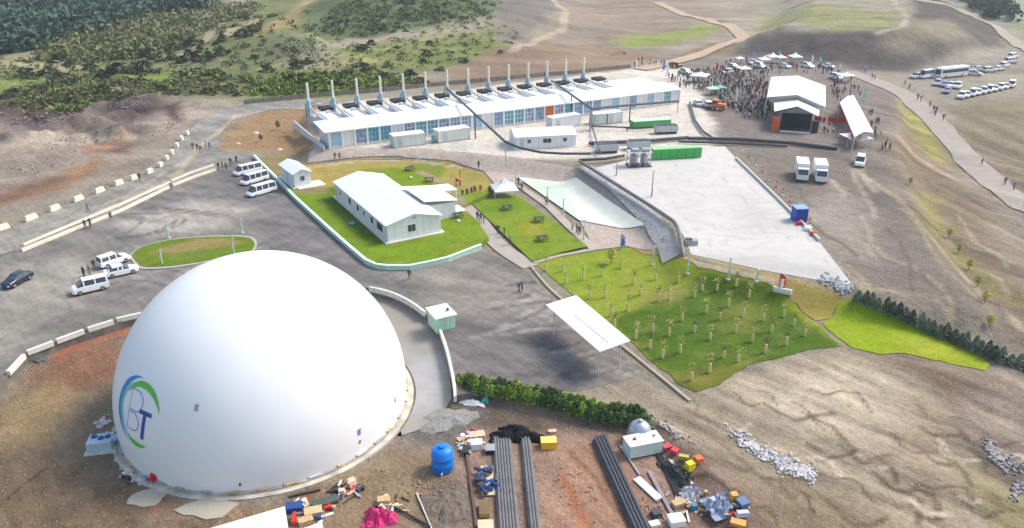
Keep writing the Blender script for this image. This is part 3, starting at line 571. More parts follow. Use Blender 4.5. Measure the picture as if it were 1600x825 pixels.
cl = [(PP([(1110, 258), (1180, 330), (1240, 380)], ZP), S(196, 196, 198), .08, .12), (PP([(1030, 290), (1050, 318), (1150, 430)], ZP), S(204, 203, 204), .06, .1), (PP([(1090, 330), (1180, 350), (1240, 372)], ZP), S(208, 207, 207), .06, .15),
      (PP([(1066, 365), (1150, 352), (1230, 356)], ZP), S(206, 205, 205), .05, .15), (PP([(1005, 275), (1080, 268), (1160, 262)], ZP), S(206, 205, 205), .05, .15)]
for k in range(9): cl.append((PP([(935 + 28 * k, 262 - 3.4 * k), (1085 + 29 * k, 398 + 6 * k)], ZP), S(206, 205, 204), .03, .09))
for _ in range(12): px, py = _yr.uniform(1010, 1230), _yr.uniform(280, 410); cl.append((PP([(px, py), (px + _yr.uniform(10, 60), py + _yr.uniform(-14, 14)), (px + _yr.uniform(60, 90), py + _yr.uniform(-20, 20))], ZP), S(206, 204, 202), .1, _yr.uniform(.2, .6)))
sheet('concrete_pad', pad, ZP, .06, .6, (224, 222, 222), [reg2([(1080, 400), (1200, 425), (1330, 450), (1300, 420), (1150, 400)], (204, 204, 204), 2), reg2([(1130, 290), (1190, 310), (1230, 360), (1150, 370)], (214, 212, 213), 3)], cl, M_conc, drape=False, thick=.5, warp=.3)
sheet('gravel_strip', ribbon(PP([(915, 262), (960, 292), (1020, 342), (1042, 372), (1052, 396)], ZP), 2.8), None, .22, .8, (196, 196, 200), (), (), M_stone)
# tracks out to the hills
def track(name, px, wd, col, off=.16, z=None): return sheet(name, ragged(ribbon(smoothpath(GG(px) if z is None else PP(px, z), 6), wd), .5, 2.0), None, off, 1.6, col, (), (), M_track, warp=.3)
track('side_track', [(1322, 112), (1360, 125), (1408, 146), (1450, 180), (1492, 226), (1540, 274), (1600, 318), (1680, 360)], 6.0, (186, 178, 172))
track('hill_road', [(1000, 92), (1050, 82), (1110, 66), (1150, 50), (1165, 42), (1130, 26), (1070, 8), (1020, -8)], 6.0, (206, 184, 164), .3, 6.0)
track('far_road', [(1430, 0), (1500, 18), (1560, 45), (1600, 75), (1680, 130)], 5, (186, 180, 166), .3)
track('valley_track', [(395, 30), (340, 42), (325, 60), (280, 88)], 3.5, (176, 166, 138), .3)

# ------------------------------------------------------------------ plain materials
W = mat('white_paint', (.80, .80, .80), .45, noise=.04)
WB = mat('white_sheet_roof', (.74, .78, .82), .4, noise=.05, stripe=(0, .5, .10))
WR = mat('white_roof', (.80, .81, .82), .45, noise=.05, nscale=.3)
WP = mat('white_panel', (.72, .73, .75), .55, noise=.06, stripe=(0, 1.2, .18))
PVC = mat('white_canvas', (.82, .82, .80), .6, noise=.04, nscale=.5)
GREY = mat('grey_metal', (.35, .36, .38), .5, .2, noise=.12); DG = mat('dark_metal', (.06, .065, .075), .6, noise=.2)
LG = mat('light_grey_metal', (.5, .52, .54), .5, noise=.1); GLASS = mat('window_glass', (.05, .07, .10), .08, noise=.1, spec=.6)
BGL = mat('blue_glazing', (.24, .34, .48), .25, noise=.5, nscale=.9, spec=.6); BLUE = mat('pale_blue_steel', (.34, .52, .66), .5, noise=.15)
TEAL = mat('teal_steel', (.10, .34, .44), .5, noise=.2); PG = mat('pale_green_paint', (.45, .66, .56), .5, noise=.05)
CONC = mat('concrete', (.55, .53, .48), .85, noise=.12, nscale=2.0, bump=.2); CONCL = mat('pale_concrete', (.66, .64, .58), .85, noise=.12, nscale=1.2)
CREAM = mat('cream_block', (.72, .66, .54), .85, noise=.1); GREEN = mat('green_container', (.07, .42, .10), .5, noise=.12, stripe=(0, .45, .3))
GREENT = mat('green_trim', (.08, .42, .14), .5); ORANGE = mat('orange_paint', (.72, .16, .05), .5, noise=.1)
YEL = mat('yellow_paint', (.80, .48, .03), .5, noise=.1); RED = mat('red_paint', (.55, .035, .03), .5, noise=.1); REDC = mat('red_carpet', (.60, .05, .05), .9, noise=.12)
BLK = mat('black_plastic', (.035, .037, .042), .5, noise=.2); PIPE = mat('grey_black_pipe', (.065, .07, .085), .4, noise=.15); HDPE = mat('worn_grey_pipe', (.15, .148, .152), .45, noise=.25, nscale=3)
RUB = mat('tyre_rubber', (.02, .02, .022), .9); CHR = mat('wheel_rim', (.42, .42, .44), .35, .6); WOOD = mat('timber', (.50, .36, .20), .8, noise=.3, nscale=4); TREEB = mat('bark', (.16, .11, .07), .9, noise=.3)
BLUET = mat('blue_plastic', (.01, .20, .68), .4, noise=.08); PINK = mat('magenta_plastic', (.62, .03, .17), .5, noise=.2); NAVY = mat('navy_plastic', (.02, .07, .26), .5, noise=.1)

# ------------------------------------------------------------------ the gas dome
DC = Vector((-25.99, 69.17, .81)); DR = 14.62
def dome_pt(az, el, r=DR): return (r * math.cos(el) * math.cos(az), r * math.cos(el) * math.sin(az), DC.z - ZD + r * math.sin(el))
M_dome = mat('dome_membrane', (.83, .83, .83), .38, noise=.02, nscale=.15, spec=.4)
dome = thing('gas_dome', 'huge smooth white inflated gas storage dome with a round blue and green logo', 'gas dome', (DC.x, DC.y, ZD))
mb = MB(); na, ne = 128, 44; e0 = math.asin((ZD - DC.z) / DR)
for j in range(ne + 1):
    el = e0 + (math.pi / 2 - .002 - e0) * j / ne
    for i in range(na): mb.v.append(dome_pt(2 * math.pi * i / na, el))
for j in range(ne):
    for i in range(na): mb.f.append((j * na + i, j * na + (i + 1) % na, (j + 1) * na + (i + 1) % na, (j + 1) * na + i))
mb.f.append(tuple(range(ne * na, ne * na + na))); mb.mi = [0] * len(mb.f)
mb.build('membrane', M_dome, dome, smooth=True)
mb = MB()
for i in range(na): pass
def ring(r0, r1, z0, z1, a0=0, a1=2 * math.pi, n=96):
    m = MB(); full = abs(a1 - a0 - 2 * math.pi) < 1e-6
    for i in range(n + (0 if full else 1)):
        a = a0 + (a1 - a0) * i / n; c, s_ = math.cos(a), math.sin(a)
        m.v += [(r0 * c, r0 * s_, z0), (r1 * c, r1 * s_, z0), (r1 * c, r1 * s_, z1), (r0 * c, r0 * s_, z1)]
    k = len(m.v) // 4
    for i in range(k if full else k - 1):
        a = 4 * i; b = 4 * ((i + 1) % k)
        for q in range(4): m.f.append((a + q, a + (q + 1) % 4, b + (q + 1) % 4, b + q))
    if not full: m.f += [(0, 3, 2, 1), (4 * k - 4, 4 * k - 3, 4 * k - 2, 4 * k - 1)]
    m.mi = [0] * len(m.f); return m
rb = math.sqrt(DR ** 2 - (ZD - DC.z) ** 2)
ring(rb - .3, rb + .3, 0, .30).build('base_ring', mat('stained_concrete', (.44, .39, .32), .9, noise=.35, nscale=.8, bump=.3), dome)
ring(rb + .3, rb + .85, 0, .12).build('foundation_step', mat('stained_pale', (.50, .46, .39), .9, noise=.35, nscale=.6, bump=.3), dome)
for k in range(26):                                     # dark ballast strips and clamps lying on the ring
    a = R(150) + R(245) * k / 26 + random.uniform(-.03, .03); l = random.uniform(.02, .09)
    ring(rb + .02, rb + .30, .34, .46, a, a + l, 6).build('anchor_plate', random.choice([GREY, WOOD, LG]), dome)
# seams of the membrane, barely raised
for k in range(24):
    a = 2 * math.pi * k / 24; m = MB(); w_ = .03 / DR; n = 24
    for i in range(n + 1):
        el = e0 + .03 + (1.38 - e0) * i / n; dw = w_ / max(.1, math.cos(el))
        m.v += [dome_pt(a - dw, el, DR + .005), dome_pt(a + dw, el, DR + .005)]
    for i in range(n): m.f.append((2 * i, 2 * i + 1, 2 * i + 3, 2 * i + 2))
    m.mi = [0] * n; m.build('seam', M_dome, dome, smooth=True)
def ray_dome(px, py):
    u = (px - 800) / FPX; v = (py - 412.5) / FPX; d = Vector((u, ct - v * st, -st - v * ct)).normalized(); o = Vector((0, 0, CAMH)) - DC
    b = o.dot(d); c = o.length_squared - DR * DR; q = o + d * (-b - math.sqrt(max(0, b * b - c)))
    return math.atan2(q.y, q.x), math.asin(q.z / DR)
def dstroke(m, pts, wd, az0, el0, off=.03):
    """pts in metres on the membrane (right, up); wd one width or one per point; a thin applied decal"""
    wd = wd if isinstance(wd, list) else [wd] * len(pts); o = len(m.v)
    for i, (x, y) in enumerate(pts):
        a = pts[max(0, i - 1)]; b = pts[min(len(pts) - 1, i + 1)]; dx, dy = b[0] - a[0], b[1] - a[1]; l = math.hypot(dx, dy) or 1; nx_, ny_ = -dy / l, dx / l
        for s_ in (-.5, .5):
            X = x + nx_ * wd[i] * s_; Y = y + ny_ * wd[i] * s_; el = el0 + Y / DR
            m.v.append(dome_pt(az0 + X / (DR * math.cos(el0)), el, DR + off))
    for i in range(len(pts) - 1): m.f.append((o + 2 * i, o + 2 * i + 1, o + 2 * i + 3, o + 2 * i + 2)); m.mi.append(0)
def arc(cx, cy, r, a0, a1, n=24, ry=None): return [(cx + r * math.cos(R(a0 + (a1 - a0) * i / n)), cy + (ry or r) * math.sin(R(a0 + (a1 - a0) * i / n))) for i in range(n + 1)]
def crescent(n, w): return [max(.03, w * abs(math.sin(math.pi * i / n)) ** .8) for i in range(n + 1)]
la, le = ray_dome(214, 646)
m = MB(); dstroke(m, arc(0, 0, 3.3, 95, 250, 30), [max(.05, .62 * min(1, (30 - i) / 10) * min(1, i / 8)) for i in range(31)], la, le); logo = m.build('logo_arc', mat('logo_blue', (.02, .26, .56), .5), dome); logo['label'] = 'blue outer crescent of the round logo'
m = MB(); dstroke(m, arc(.1, 0, 2.85, 110, 262, 30), [max(.05, .30 * min(1, (30 - i) / 10) * min(1, i / 8)) for i in range(31)], la, le); m.build('logo_arc', mat('logo_teal', (.10, .58, .62), .5), dome)
m = MB(); dstroke(m, arc(.3, .1, 2.65, 15, 150, 26), crescent(26, .62), la, le, .034); lg = m.build('logo_arc', mat('logo_green', (.12, .52, .06), .5), dome); lg['label'] = 'green inner crescent of the round logo'
m = MB()
dstroke(m, [(-1.3, 2.0), (-.3, 2.0)] + arc(-.3, 1.05, .95, 90, -90, 12) + [(-1.3, .1), (-1.3, 2.0)], .09, la, le)
dstroke(m, [(-1.3, -.1), (-.5, -.1)] + arc(-.5, -.95, .85, 90, -90, 12) + [(-1.4, -1.8), (-1.3, -.1)], .09, la, le)
m.build('letter', mat('logo_line_blue', (.16, .22, .52), .5), dome)['label'] = 'thin outlined letter B of the logo'
m = MB(); dstroke(m, [(.35, .35), (2.0, .35)], .42, la, le); dstroke(m, [(1.15, .35), (1.0, -1.0), (.85, -2.2)], .42, la, le, .032); m.build('letter', mat('logo_navy', (.02, .08, .34), .5), dome)['label'] = 'bold blue letter T of the logo'
m = MB(); dstroke(m, arc(.2, 0, 3.0, 238, 292, 14), crescent(14, .5), la, le, .034); m.build("logo_arc", mat("logo_green", (.12, .52, .06), .5), dome)["label"] = "short green tail of the round logo"
la2, le2 = ray_dome(588, 466); m = MB(); dstroke(m, [(-1.2, .8), (-.5, .2), (.2, -.3), (.9, -1.0)], [.2, .55, .6, .2], la2, le2, .034); m.build('side_emblem', mat('lime_mark', (.30, .78, .08), .5), dome)
for px, py, mt_, sz in ((307, 637, GREY, .3), (561, 675, mat('logo_line_blue', (0, 0, 0)), .3), (375, 757, DG, .16), (617, 625, GREY, .22), (562, 690, DG, .16)):
    a, e = ray_dome(px, py); m = MB(); dstroke(m, [(0, -sz), (0, sz)], sz * 1.1, a, e, .05); dstroke(m, [(0, sz), (sz * .8, sz * .6)], sz * .5, a, e, .06); m.build('port', mt_, dome)
# fan unit beside the dome on its left
x, y, z = G(160, 700); t = thing('blower_unit', 'pale blue ventilation blower with ducts at the left foot of the dome', 'blower', (x, y, z), R(12))
m = MB(); m.box(0, 0, .15, 2.2, 1.7, 1.0); m.build('casing', mat('blower_casing', (.42, .52, .60), .5, noise=.1), t); m = MB(); m.box(0, 0, 0, 2.8, 2.2, .15); m.build('plinth', CONC, t)
m = MB(); m.tube([(1.0, .1, .8), (2.0, .6, .9), (2.6, 1.2, .8)], .32, 12); m.build('duct', mat('duct_blue', (.45, .50, .72), .5), t)
for a in (-.6, .1, .7): m = MB(); m.lathe([(.28, 1.15), (.28, 1.3), (.1, 1.32)], a, random.uniform(-.4, .4), 12); m.build('fan_grille', NAVY, t)
for px, py, sx, lab in ((228, 778, 1.9, 'pale concrete washout patch in the dirt right below the red valve of the dome'), (325, 794, 2.4, 'pale concrete washout patch at the foot of the dome nearest the white roof')):
    x, y, z = G(px, py); pl = [(x + sx * (1 + random.uniform(-.25, .25)) * math.cos(a), y + sx * .55 * (1 + random.uniform(-.25, .25)) * math.sin(a)) for a in np.linspace(0, 2 * math.pi, 14)[:-1]]
    sheet('concrete_patch', pl, None, .10, .6, (196, 190, 176), (), (), M_conc, thick=.3)
x, y, z = G(243, 755); t = thing('valve_set', 'red valve assembly at the left front foot of the dome', 'valve', (x, y, z + .1)); m = MB(); m.lathe([(.3, .2), (.3, .7), (.12, .8)], 0, 0, 12); m.tube([(-.7, 0, .35), (.7, .1, .35)], .16, 10); m.build('valve_body', mat('valve_red', (.55, .02, .08), .4), t); m = MB(); m.lathe([(.35, .9), (.35, .96)], 0, 0, 14); m.tube([(0, 0, .75), (0, 0, .95)], .05, 6); m.build('handwheel', RED, t)
# the dome's outer pad
padp = [(DC.x + (rb + 1.1) * math.cos(a), DC.y + (rb + 1.1) * math.sin(a)) for a in np.linspace(R(-38), R(75), 22)]
sheet('dome_apron', PP([(575, 450), (612, 461), (642, 474), (668, 493), (684, 514), (696, 548), (703, 585), (706, 622), (690, 648), (664, 668), (628, 680)], ZD + .1)[::-1] + padp, ZD, .10, 1.2, (168, 166, 164), [reg2([(640, 560), (700, 560), (700, 640), (640, 650)], (182, 184, 190), 1.5), reg2([(590, 460), (640, 480), (640, 540), (600, 520)], (172, 168, 160), 1.5)], (), M_conc, drape=True, thick=.2, warp=.2)
# ------------------------------------------------------------------ small builders
def frame(pa, pb, z):
    A = P(*pa, z); B = P(*pb, z); L_ = math.hypot(B[0] - A[0], B[1] - A[1]); return A, B, L_, math.atan2(B[1] - A[1], B[0] - A[0])
def window(parent, x, y, z, wd, ht, face, glass=GLASS, d=.05):
    """face: 's' front (-y), 'n', 'w' (-x), 'e'"""
    fr = MB(); gl = MB()
    if face in 'sn':
        sg = -1 if face == 's' else 1; fr.box(x, y + sg * d / 2, z - .07, wd + .14, d, ht + .14); gl.box(x - wd / 4, y + sg * (d + .008), z, wd / 2 - .05, .02, ht); gl.box(x + wd / 4, y + sg * (d + .008), z, wd / 2 - .05, .02, ht)
    else:
        sg = -1 if face == 'w' else 1; fr.box(x + sg * d / 2, y, z - .07, d, wd + .14, ht + .14); gl.box(x + sg * (d + .008), y - wd / 4, z, .02, wd / 2 - .05, ht); gl.box(x + sg * (d + .008), y + wd / 4, z, .02, wd / 2 - .05, ht)
    o = fr.build('window', W, parent); gl.build('pane', glass, o); return o
def gable(name, label, cat, loc, rz, L_, D, h, rise, ridge='y', wins=(), door=None, slab=.15, over=.3, group=None, wallm=None, roofm=None):
    """local x 0..L along the front wall, y 0..D backwards"""
    t = thing(name, label, cat, loc, rz, group); m = MB(); wm = wallm or WP
    if ridge == 'y':
        for y in (0,): pass
        v = [(0, 0, 0), (L_, 0, 0), (L_, 0, h), (L_ / 2, 0, h + rise), (0, 0, h)]; v += [(a, D, c) for a, b, c in v]
        m.add(v, [(0, 1, 2, 3, 4), (9, 8, 7, 6, 5), (1, 6, 7, 2), (5, 0, 4, 9), (0, 5, 6, 1), (2, 7, 8, 3), (3, 8, 9, 4)])
        k = rise / (L_ / 2); e = over; m.build('wall', wm, t)
        r = MB(); r.slab([(-e, -e, h - e * k + .12), (L_ / 2, -e, h + rise + .12), (L_ / 2, D + e, h + rise + .12), (-e, D + e, h - e * k + .12)], .1)
        r2 = MB(); r2.slab([(L_ / 2, -e, h + rise + .122), (L_ + e, -e, h - e * k + .122), (L_ + e, D + e, h - e * k + .122), (L_ / 2, D + e, h + rise + .122)], .1)
    else:
        v = [(0, 0, 0), (0, D, 0), (0, D, h), (0, D / 2, h + rise), (0, 0, h)]; v += [(L_, b, c) for a, b, c in v]
        m.add(v, [(4, 3, 2, 1, 0), (5, 6, 7, 8, 9), (1, 2, 7, 6), (5, 9, 4, 0), (0, 1, 6, 5), (2, 3, 8, 7), (3, 4, 9, 8)]); m.build('wall', wm, t)
        k = rise / (D / 2); e = over
        r = MB(); r.slab([(-e, -e, h - e * k + .12), (L_ + e, -e, h - e * k + .12), (L_ + e, D / 2, h + rise + .12), (-e, D / 2, h + rise + .12)], .1)
        r2 = MB(); r2.slab([(-e, D / 2, h + rise + .122), (L_ + e, D / 2, h + rise + .122), (L_ + e, D + e, h - e * k + .122), (-e, D + e, h - e * k + .122)], .1)
    r.build('roof_panel', roofm or WR, t); r2.build('roof_panel', roofm or WR, t)
    if slab: m = MB(); m.box(L_ / 2, D / 2, -.2, L_ + .9, D + .9, .2 + slab); m.build('base_slab', CONCL, t)
    for wn in wins: window(t, *wn)
    if door:
        x, y, f = door; m = MB(); m.box(x, y, .15, .95 if f in 'sn' else .08, .08 if f in 'sn' else .95, 2.05); d = m.build('door', LG, t); m = MB(); m.box(x + (.35 if f in 'sn' else (.06 if f == 'e' else -.06)), y + (.35 if f in 'ew' else (.06 if f == 'n' else -.06)), 1.1, .08, .08, .05); m.build('handle', DG, d)
    return t
def post(m, x, y, z, h, r=.06, n=6): m.tube([(x, y, z), (x, y, z + h)], r, n)

# ------------------------------------------------------------------ prefab house on the lawn
A, B, L_, rz = frame((606, 379), (686, 360), ZL + .1)
D_ = 26.0
tgt = P(541, 305, ZL + .1); ang = math.atan2(tgt[1] - A[1], tgt[0] - A[0]) - math.pi / 2
rzh = (rz + ang) / 2 if abs(rz - ang) < .6 else rz; D_ = math.hypot(tgt[0] - A[0], tgt[1] - A[1])
house = gable('prefab_house', 'long white prefab house with pale metal roof standing on the bright green lawn', 'house', (A[0], A[1], ZL), rzh, L_, D_, 2.9, 1.1, 'y',
      wins=[(L_ * .45, 0, 1.2, 1.3, 1.1, 's'), (0, 3.0, 1.1, 2.4, 1.2, 'w'), (0, 6.4, 1.2, 1.1, 1.0, 'w'), (0, 10, 1.4, .7, .7, 'w'), (0, 13, 1.2, 1.0, 1.0, 'w'), (0, 17, 1.2, 1.2, 1.0, 'w'), (0, 22, 1.3, .8, .8, 'w')], door=(0, 24.2, 'w'), roofm=WB)
m = MB(); m.box(L_ + 2.6, 9.5, 0, 5.2, 8.5, 2.7); an = m.build('side_wing', WP, house)
m = MB(); m.slab([(L_ - .5, 5.0, 3.75), (L_ + 5.6, 5.0, 2.95), (L_ + 5.6, 14.1, 2.95), (L_ - .5, 14.1, 3.75)], .12); m.build('wing_roof', WR, an)
m = MB(); m.box(L_ + 6.6, 8.2, 0, 2.6, 3.2, .25); m.build('entrance_step', CONCL, house)
m = MB(); m.slab([(L_ + 5.2, 10.4, 3.0), (L_ + 8.2, 10.4, 2.8), (L_ + 8.2, 14.2, 2.8), (L_ + 5.2, 14.2, 3.0)], .1); cp = m.build('porch_roof', WR, house)
m = MB(); post(m, L_ + 8.0, 10.6, 0, 2.8); m.build('porch_post', W, cp); m = MB(); post(m, L_ + 8.0, 14.0, 0, 2.8); m.build('porch_post', W, cp)
m = MB(); m.box(L_ + 5.24, 7.2, .25, .06, 1.0, 2.0); m.build('door', DG, house)
m = MB(); m.box(L_ * .5, -.04, 3.25, .5, .06, .25); m.build('vent', GREY, house)
# small white shed
A, B, L2, rz2 = frame((461, 294), (481, 289), ZL); shed = gable('shed', 'small white gabled shed at the top corner of the lawn beside the green kerb', 'shed', (A[0], A[1], ZL), rzh + .06, 3.2, 7.6, 2.7, .7, 'y', door=(0, 4, 'w'), wins=[(1.6, 0, 1.2, .8, .9, 's')])
m = MB(); m.box(2.9, .2, -.12, 5.2, 3.4, .28); m.build('apron_slab', CONCL, shed)

# green coping and railing along the foot of the lawn
gp = PP([(397, 244), (430, 277), (461, 309), (520, 363), (546, 386), (572, 408), (588, 415), (606, 417), (640, 417), (670, 411), (700, 404), (752, 384)], .5)
def wallstrip(pts, z0, z1, th):
    m = MB(); o = []
    for i, p in enumerate(pts):
        a = pts[max(0, i - 1)]; b = pts[min(len(pts) - 1, i + 1)]; dx, dy = b[0] - a[0], b[1] - a[1]; l = math.hypot(dx, dy); nx_, ny_ = -dy / l * th / 2, dx / l * th / 2
        za, zb = (z0(p) if callable(z0) else z0), (z1(p) if callable(z1) else z1)
        m.v += [(p[0] + nx_, p[1] + ny_, za), (p[0] - nx_, p[1] - ny_, za), (p[0] - nx_, p[1] - ny_, zb), (p[0] + nx_, p[1] + ny_, zb)]
    k = len(pts)
    for i in range(k - 1):
        for q in range(4): m.f.append((4 * i + q, 4 * i + (q + 1) % 4, 4 * i + 4 + (q + 1) % 4, 4 * i + 4 + q))
    m.f += [(0, 3, 2, 1), (4 * k - 4, 4 * k - 3, 4 * k - 2, 4 * k - 1)]; m.mi = [0] * len(m.f); return m
t = thing('lawn_kerb_wall', 'pale green painted low retaining kerb around the raised lawn', 'retaining wall', (0, 0, 0)); wallstrip(gp, -.3, .72, .32).build('wall_face', PG, t); wallstrip(gp, .72, .82, .5).build('coping', mat('mint_coping', (.60, .78, .70), .5), t)
# parapet between the road and the yard: two pale walls with a ditch
t = thing('parapet_wall', 'long pale concrete double kerb wall between the access road and the asphalt yard', 'wall', (0, 0, 0))
wallstrip(PP([(34, 391), (110, 360), (190, 328), (266, 291)], .3), -.2, .55, .30).build('wall_face', CREAM, t); wallstrip(PP([(36, 382), (110, 351), (190, 318), (266, 284)], .3), -.2, .45, .22).build('outer_kerb', CREAM, t)
t = thing('drain_parapet', 'pale concrete channel wall beyond the gap where people stand near the minibuses', 'wall', (0, 0, 0))
wallstrip(PP([(270, 289), (300, 277), (338, 264)], .3), -.2, .5, .26).build('wall_face', CREAM, t); wallstrip(PP([(268, 282), (296, 270), (334, 257)], .3), -.2, .45, .22).build('outer_kerb', CREAM, t)
# concrete barrier blocks along the outer edge of the road
bm_ = MB(); bm_.box(0, 0, 0, 1.9, .5, .25); bm_.box(0, 0, .25, 1.9, .5, .5, top=.82)
bk = Kind(bm_.build('barrier_block', CREAM)); tag(bk.o, 'x', 'barrier')
bpx = [(4, 357), (49, 341), (86, 326), (123, 311), (156, 298), (186, 286), (209, 278), (234, 268), (251, 258), (261, 247), (269, 238), (277, 227), (284, 216), (293, 208)]
bw = GG([(a, b + 3) for a, b in bpx], 0, True)
for i, p in enumerate(bw):
    q = bw[min(i + 1, len(bw) - 1)]; q0 = bw[max(i - 1, 0)]; a = math.atan2(q[1] - q0[1], q[0] - q0[0]); s_ = [1.25, 1.2, 1.1, 1.1, 1.1, 1.0, .8, .9, .8, .8, .8, .8, .8, .7][i]
    bk.place((p[0], p[1], p[2] + .08), a, 'cream concrete barrier block in the row along the outer edge of the access road', 'barrier blocks along the access road', (s_, 1.2, 1.2))
# kerb blocks above the dome pit
el_ = PP([(-40, 660), (-8, 612), (12, 581), (38, 553), (42, 549), (84, 533), (88, 531), (132, 515), (137, 513), (178, 500), (182, 498), (222, 489)], .4)
kb_lab = ['white curved kerb block at the left picture edge above the dome pit', 'short pale kerb block second from the left picture edge above the dome pit', 'pale kerb block above the dark rubble left of the red dirt', 'pale kerb block above the left half of the red dirt', 'pale kerb block above the right half of the red dirt', 'pale kerb block touching the left outline of the dome']
for i in range(6):
    a, b = el_[2 * i], el_[2 * i + 1]; o = wallstrip([(0, 0), ((b[0] - a[0]) * .5, (b[1] - a[1]) * .5), ((b[0] - a[0]) * .96, (b[1] - a[1]) * .96)], -.1, .5, .42).build('kerb_block', CONCL, loc=(a[0], a[1], 0)); tag(o, kb_lab[i], 'kerb block', 'kerb blocks above the dome pit')
for px, lab, nm in (([(577, 447), (610, 455), (640, 469), (664, 486)], 'thin white curved wall between the dome and the green kiosk', 'low_wall'), ([(688, 514), (697, 540), (704, 568), (710, 600), (711, 618)], 'thin white curved wall between the green kiosk and the hedge', 'low_wall')):
    o = wallstrip(smoothpath(PP(px, .5), 4), -.3, .45, .3).build(nm, CONCL); tag(o, lab, 'wall')
# green kiosk
A, B, L_, rz = frame((683, 521), (712, 514), -.2)
t = thing('kiosk', 'mint green metal kiosk with flat white roof beside the dome', 'kiosk', (A[0], A[1], -.3), rz)
m = MB(); m.box(L_ / 2, 1.5, 0, L_, 3.0, 2.1); m.build('wall', mat('mint_panel', (.42, .66, .52), .5, noise=.05, stripe=(0, .6, .15)), t)
m = MB(); m.box(L_ / 2, 1.5, 2.1, L_ + .4, 3.4, .14); r_ = m.build('roof', W, t); m = MB(); m.lathe([(.16, 2.24), (.16, 2.5), (.24, 2.52), (.1, 2.6)], L_ * .8, 1.2, 10); m.build('roof_vent', DG, r_)
m = MB(); m.box(L_ * .35, -.03, .1, .9, .05, 1.8); d = m.build('door', mat('mint_door', (.34, .58, .46), .5), t); m = MB(); m.box(L_ * .35 + .3, -.08, 1.0, .1, .05, .05); m.build('handle', DG, d)
# white canopy over the yard
cz = 3.9; c4 = [P(853, 476, cz), P(937, 549, cz), P(985, 532, cz), P(900, 461, cz)]
o0 = c4[0]; t = thing('canopy', 'flat white parking canopy on thin posts at the edge of the yard', 'canopy', (o0[0], o0[1], 0))
loc4 = [(p[0] - o0[0], p[1] - o0[1]) for p in c4]
m = MB(); m.slab([(loc4[0][0], loc4[0][1], cz), (loc4[1][0], loc4[1][1], cz), (loc4[2][0], loc4[2][1], cz), (loc4[3][0], loc4[3][1], cz)], .12); m.build('roof', WR, t)
def mixq(u, v): return [sum(a) for a in zip(*[(k * p[0], k * p[1]) for k, p in zip(((1 - u) * (1 - v), u * (1 - v), u * v, (1 - u) * v), loc4)])]
m = MB(); m.slab([(*mixq(.32, .38), cz + .09), (*mixq(.93, .42), cz + .09), (*mixq(.93, .95), cz + .09), (*mixq(.32, .93), cz + .09)], .08); m.build('raised_panel', PVC, t)
for u in (.08, .92):
    for v in (.15, .85): x, y = mixq(u, v); m = MB(); post(m, x, y, 0, cz - .1, .07); m.build('post', LG, t)
for v in (.15, .85): a, b = mixq(.04, v), mixq(.96, v); m = MB(); m.tube([(*a, cz - .2), (*b, cz - .2)], .06, 6); m.build('beam', LG, t)

# ------------------------------------------------------------------ engine hall and generator units
HA, HB, HL, HR = frame((514, 233), (1062, 161), ZP)
hall = thing('engine_hall', 'very long white roofed engine hall with blue glazed bays facing the lawn', 'industrial hall', (HA[0], HA[1], ZP + .02), HR)
m = MB(); m.slab([(-.8, -.6, 3.75), (HL, -.6, 3.75), (HL, 7.6, 4.35), (-.8, 7.6, 4.35)], .22); m.build('roof', WR, hall)
m = MB(); m.box(HL / 2, 7.2, 0, HL - .4, .2, 3.9); m.build('back_wall', WP, hall)
m = MB(); m.box(.1, 3.3, 0, .2, 7.0, 3.5); m.build('end_wall', mat('end_panel', (.60, .63, .70), .5, noise=.06, stripe=(1, .8, .15)), hall); m = MB(); m.box(HL - .3, 3.3, 0, .2, 7.0, 3.5); m.build('end_wall', WP, hall)
m = MB(); m.box(HL / 2, .0, 0, HL - 1, .25, .45); m.build('plinth', CONCL, hall)
nb = 34; bw_ = (HL - .6) / nb; rr_ = random.Random(5)
for k in range(nb + 1): m = MB(); m.box(.3 + k * bw_, -.05, 0, .42, .34, 3.6); m.build('column', W, hall)
for k in range(nb):
    x = .3 + (k + .5) * bw_; q = k / nb
    if 0.535 < q < .58: m = MB(); m.box(x, .05, .45, bw_ - .3, .1, 2.9); m.build('roller_door', ORANGE, hall); continue
    if k in (0, 1, 5, 12, 13) or (q > .72 and k % 4): m = MB(); m.box(x, .05, .45, bw_ - .3, .1, 3.1); m.build('wall_panel', WP if k % 2 else BLUE, hall); continue
    g = MB(); g.box(x, .05, .45, bw_ - .3, .06, 3.05); o = g.build('glazed_bay', BGL if rr_.random() < .72 else TEAL, hall)
    f = MB()
    for i in range(1, 3): f.box(x - bw_ / 2 + i * bw_ / 3, -.02, .46, .09, .09, 3.0)
    for zz in (1.4, 2.4): f.box(x, -.03, zz, bw_ - .4, .07, .10)
    f.build('mullions', W if rr_.random() < .7 else BLUE, o)
m = MB(); m.box(-1.1, 12, -.6, .25, 25, 1.6); m.build('boundary_wall', mat('end_panel', (0, 0, 0)), hall)
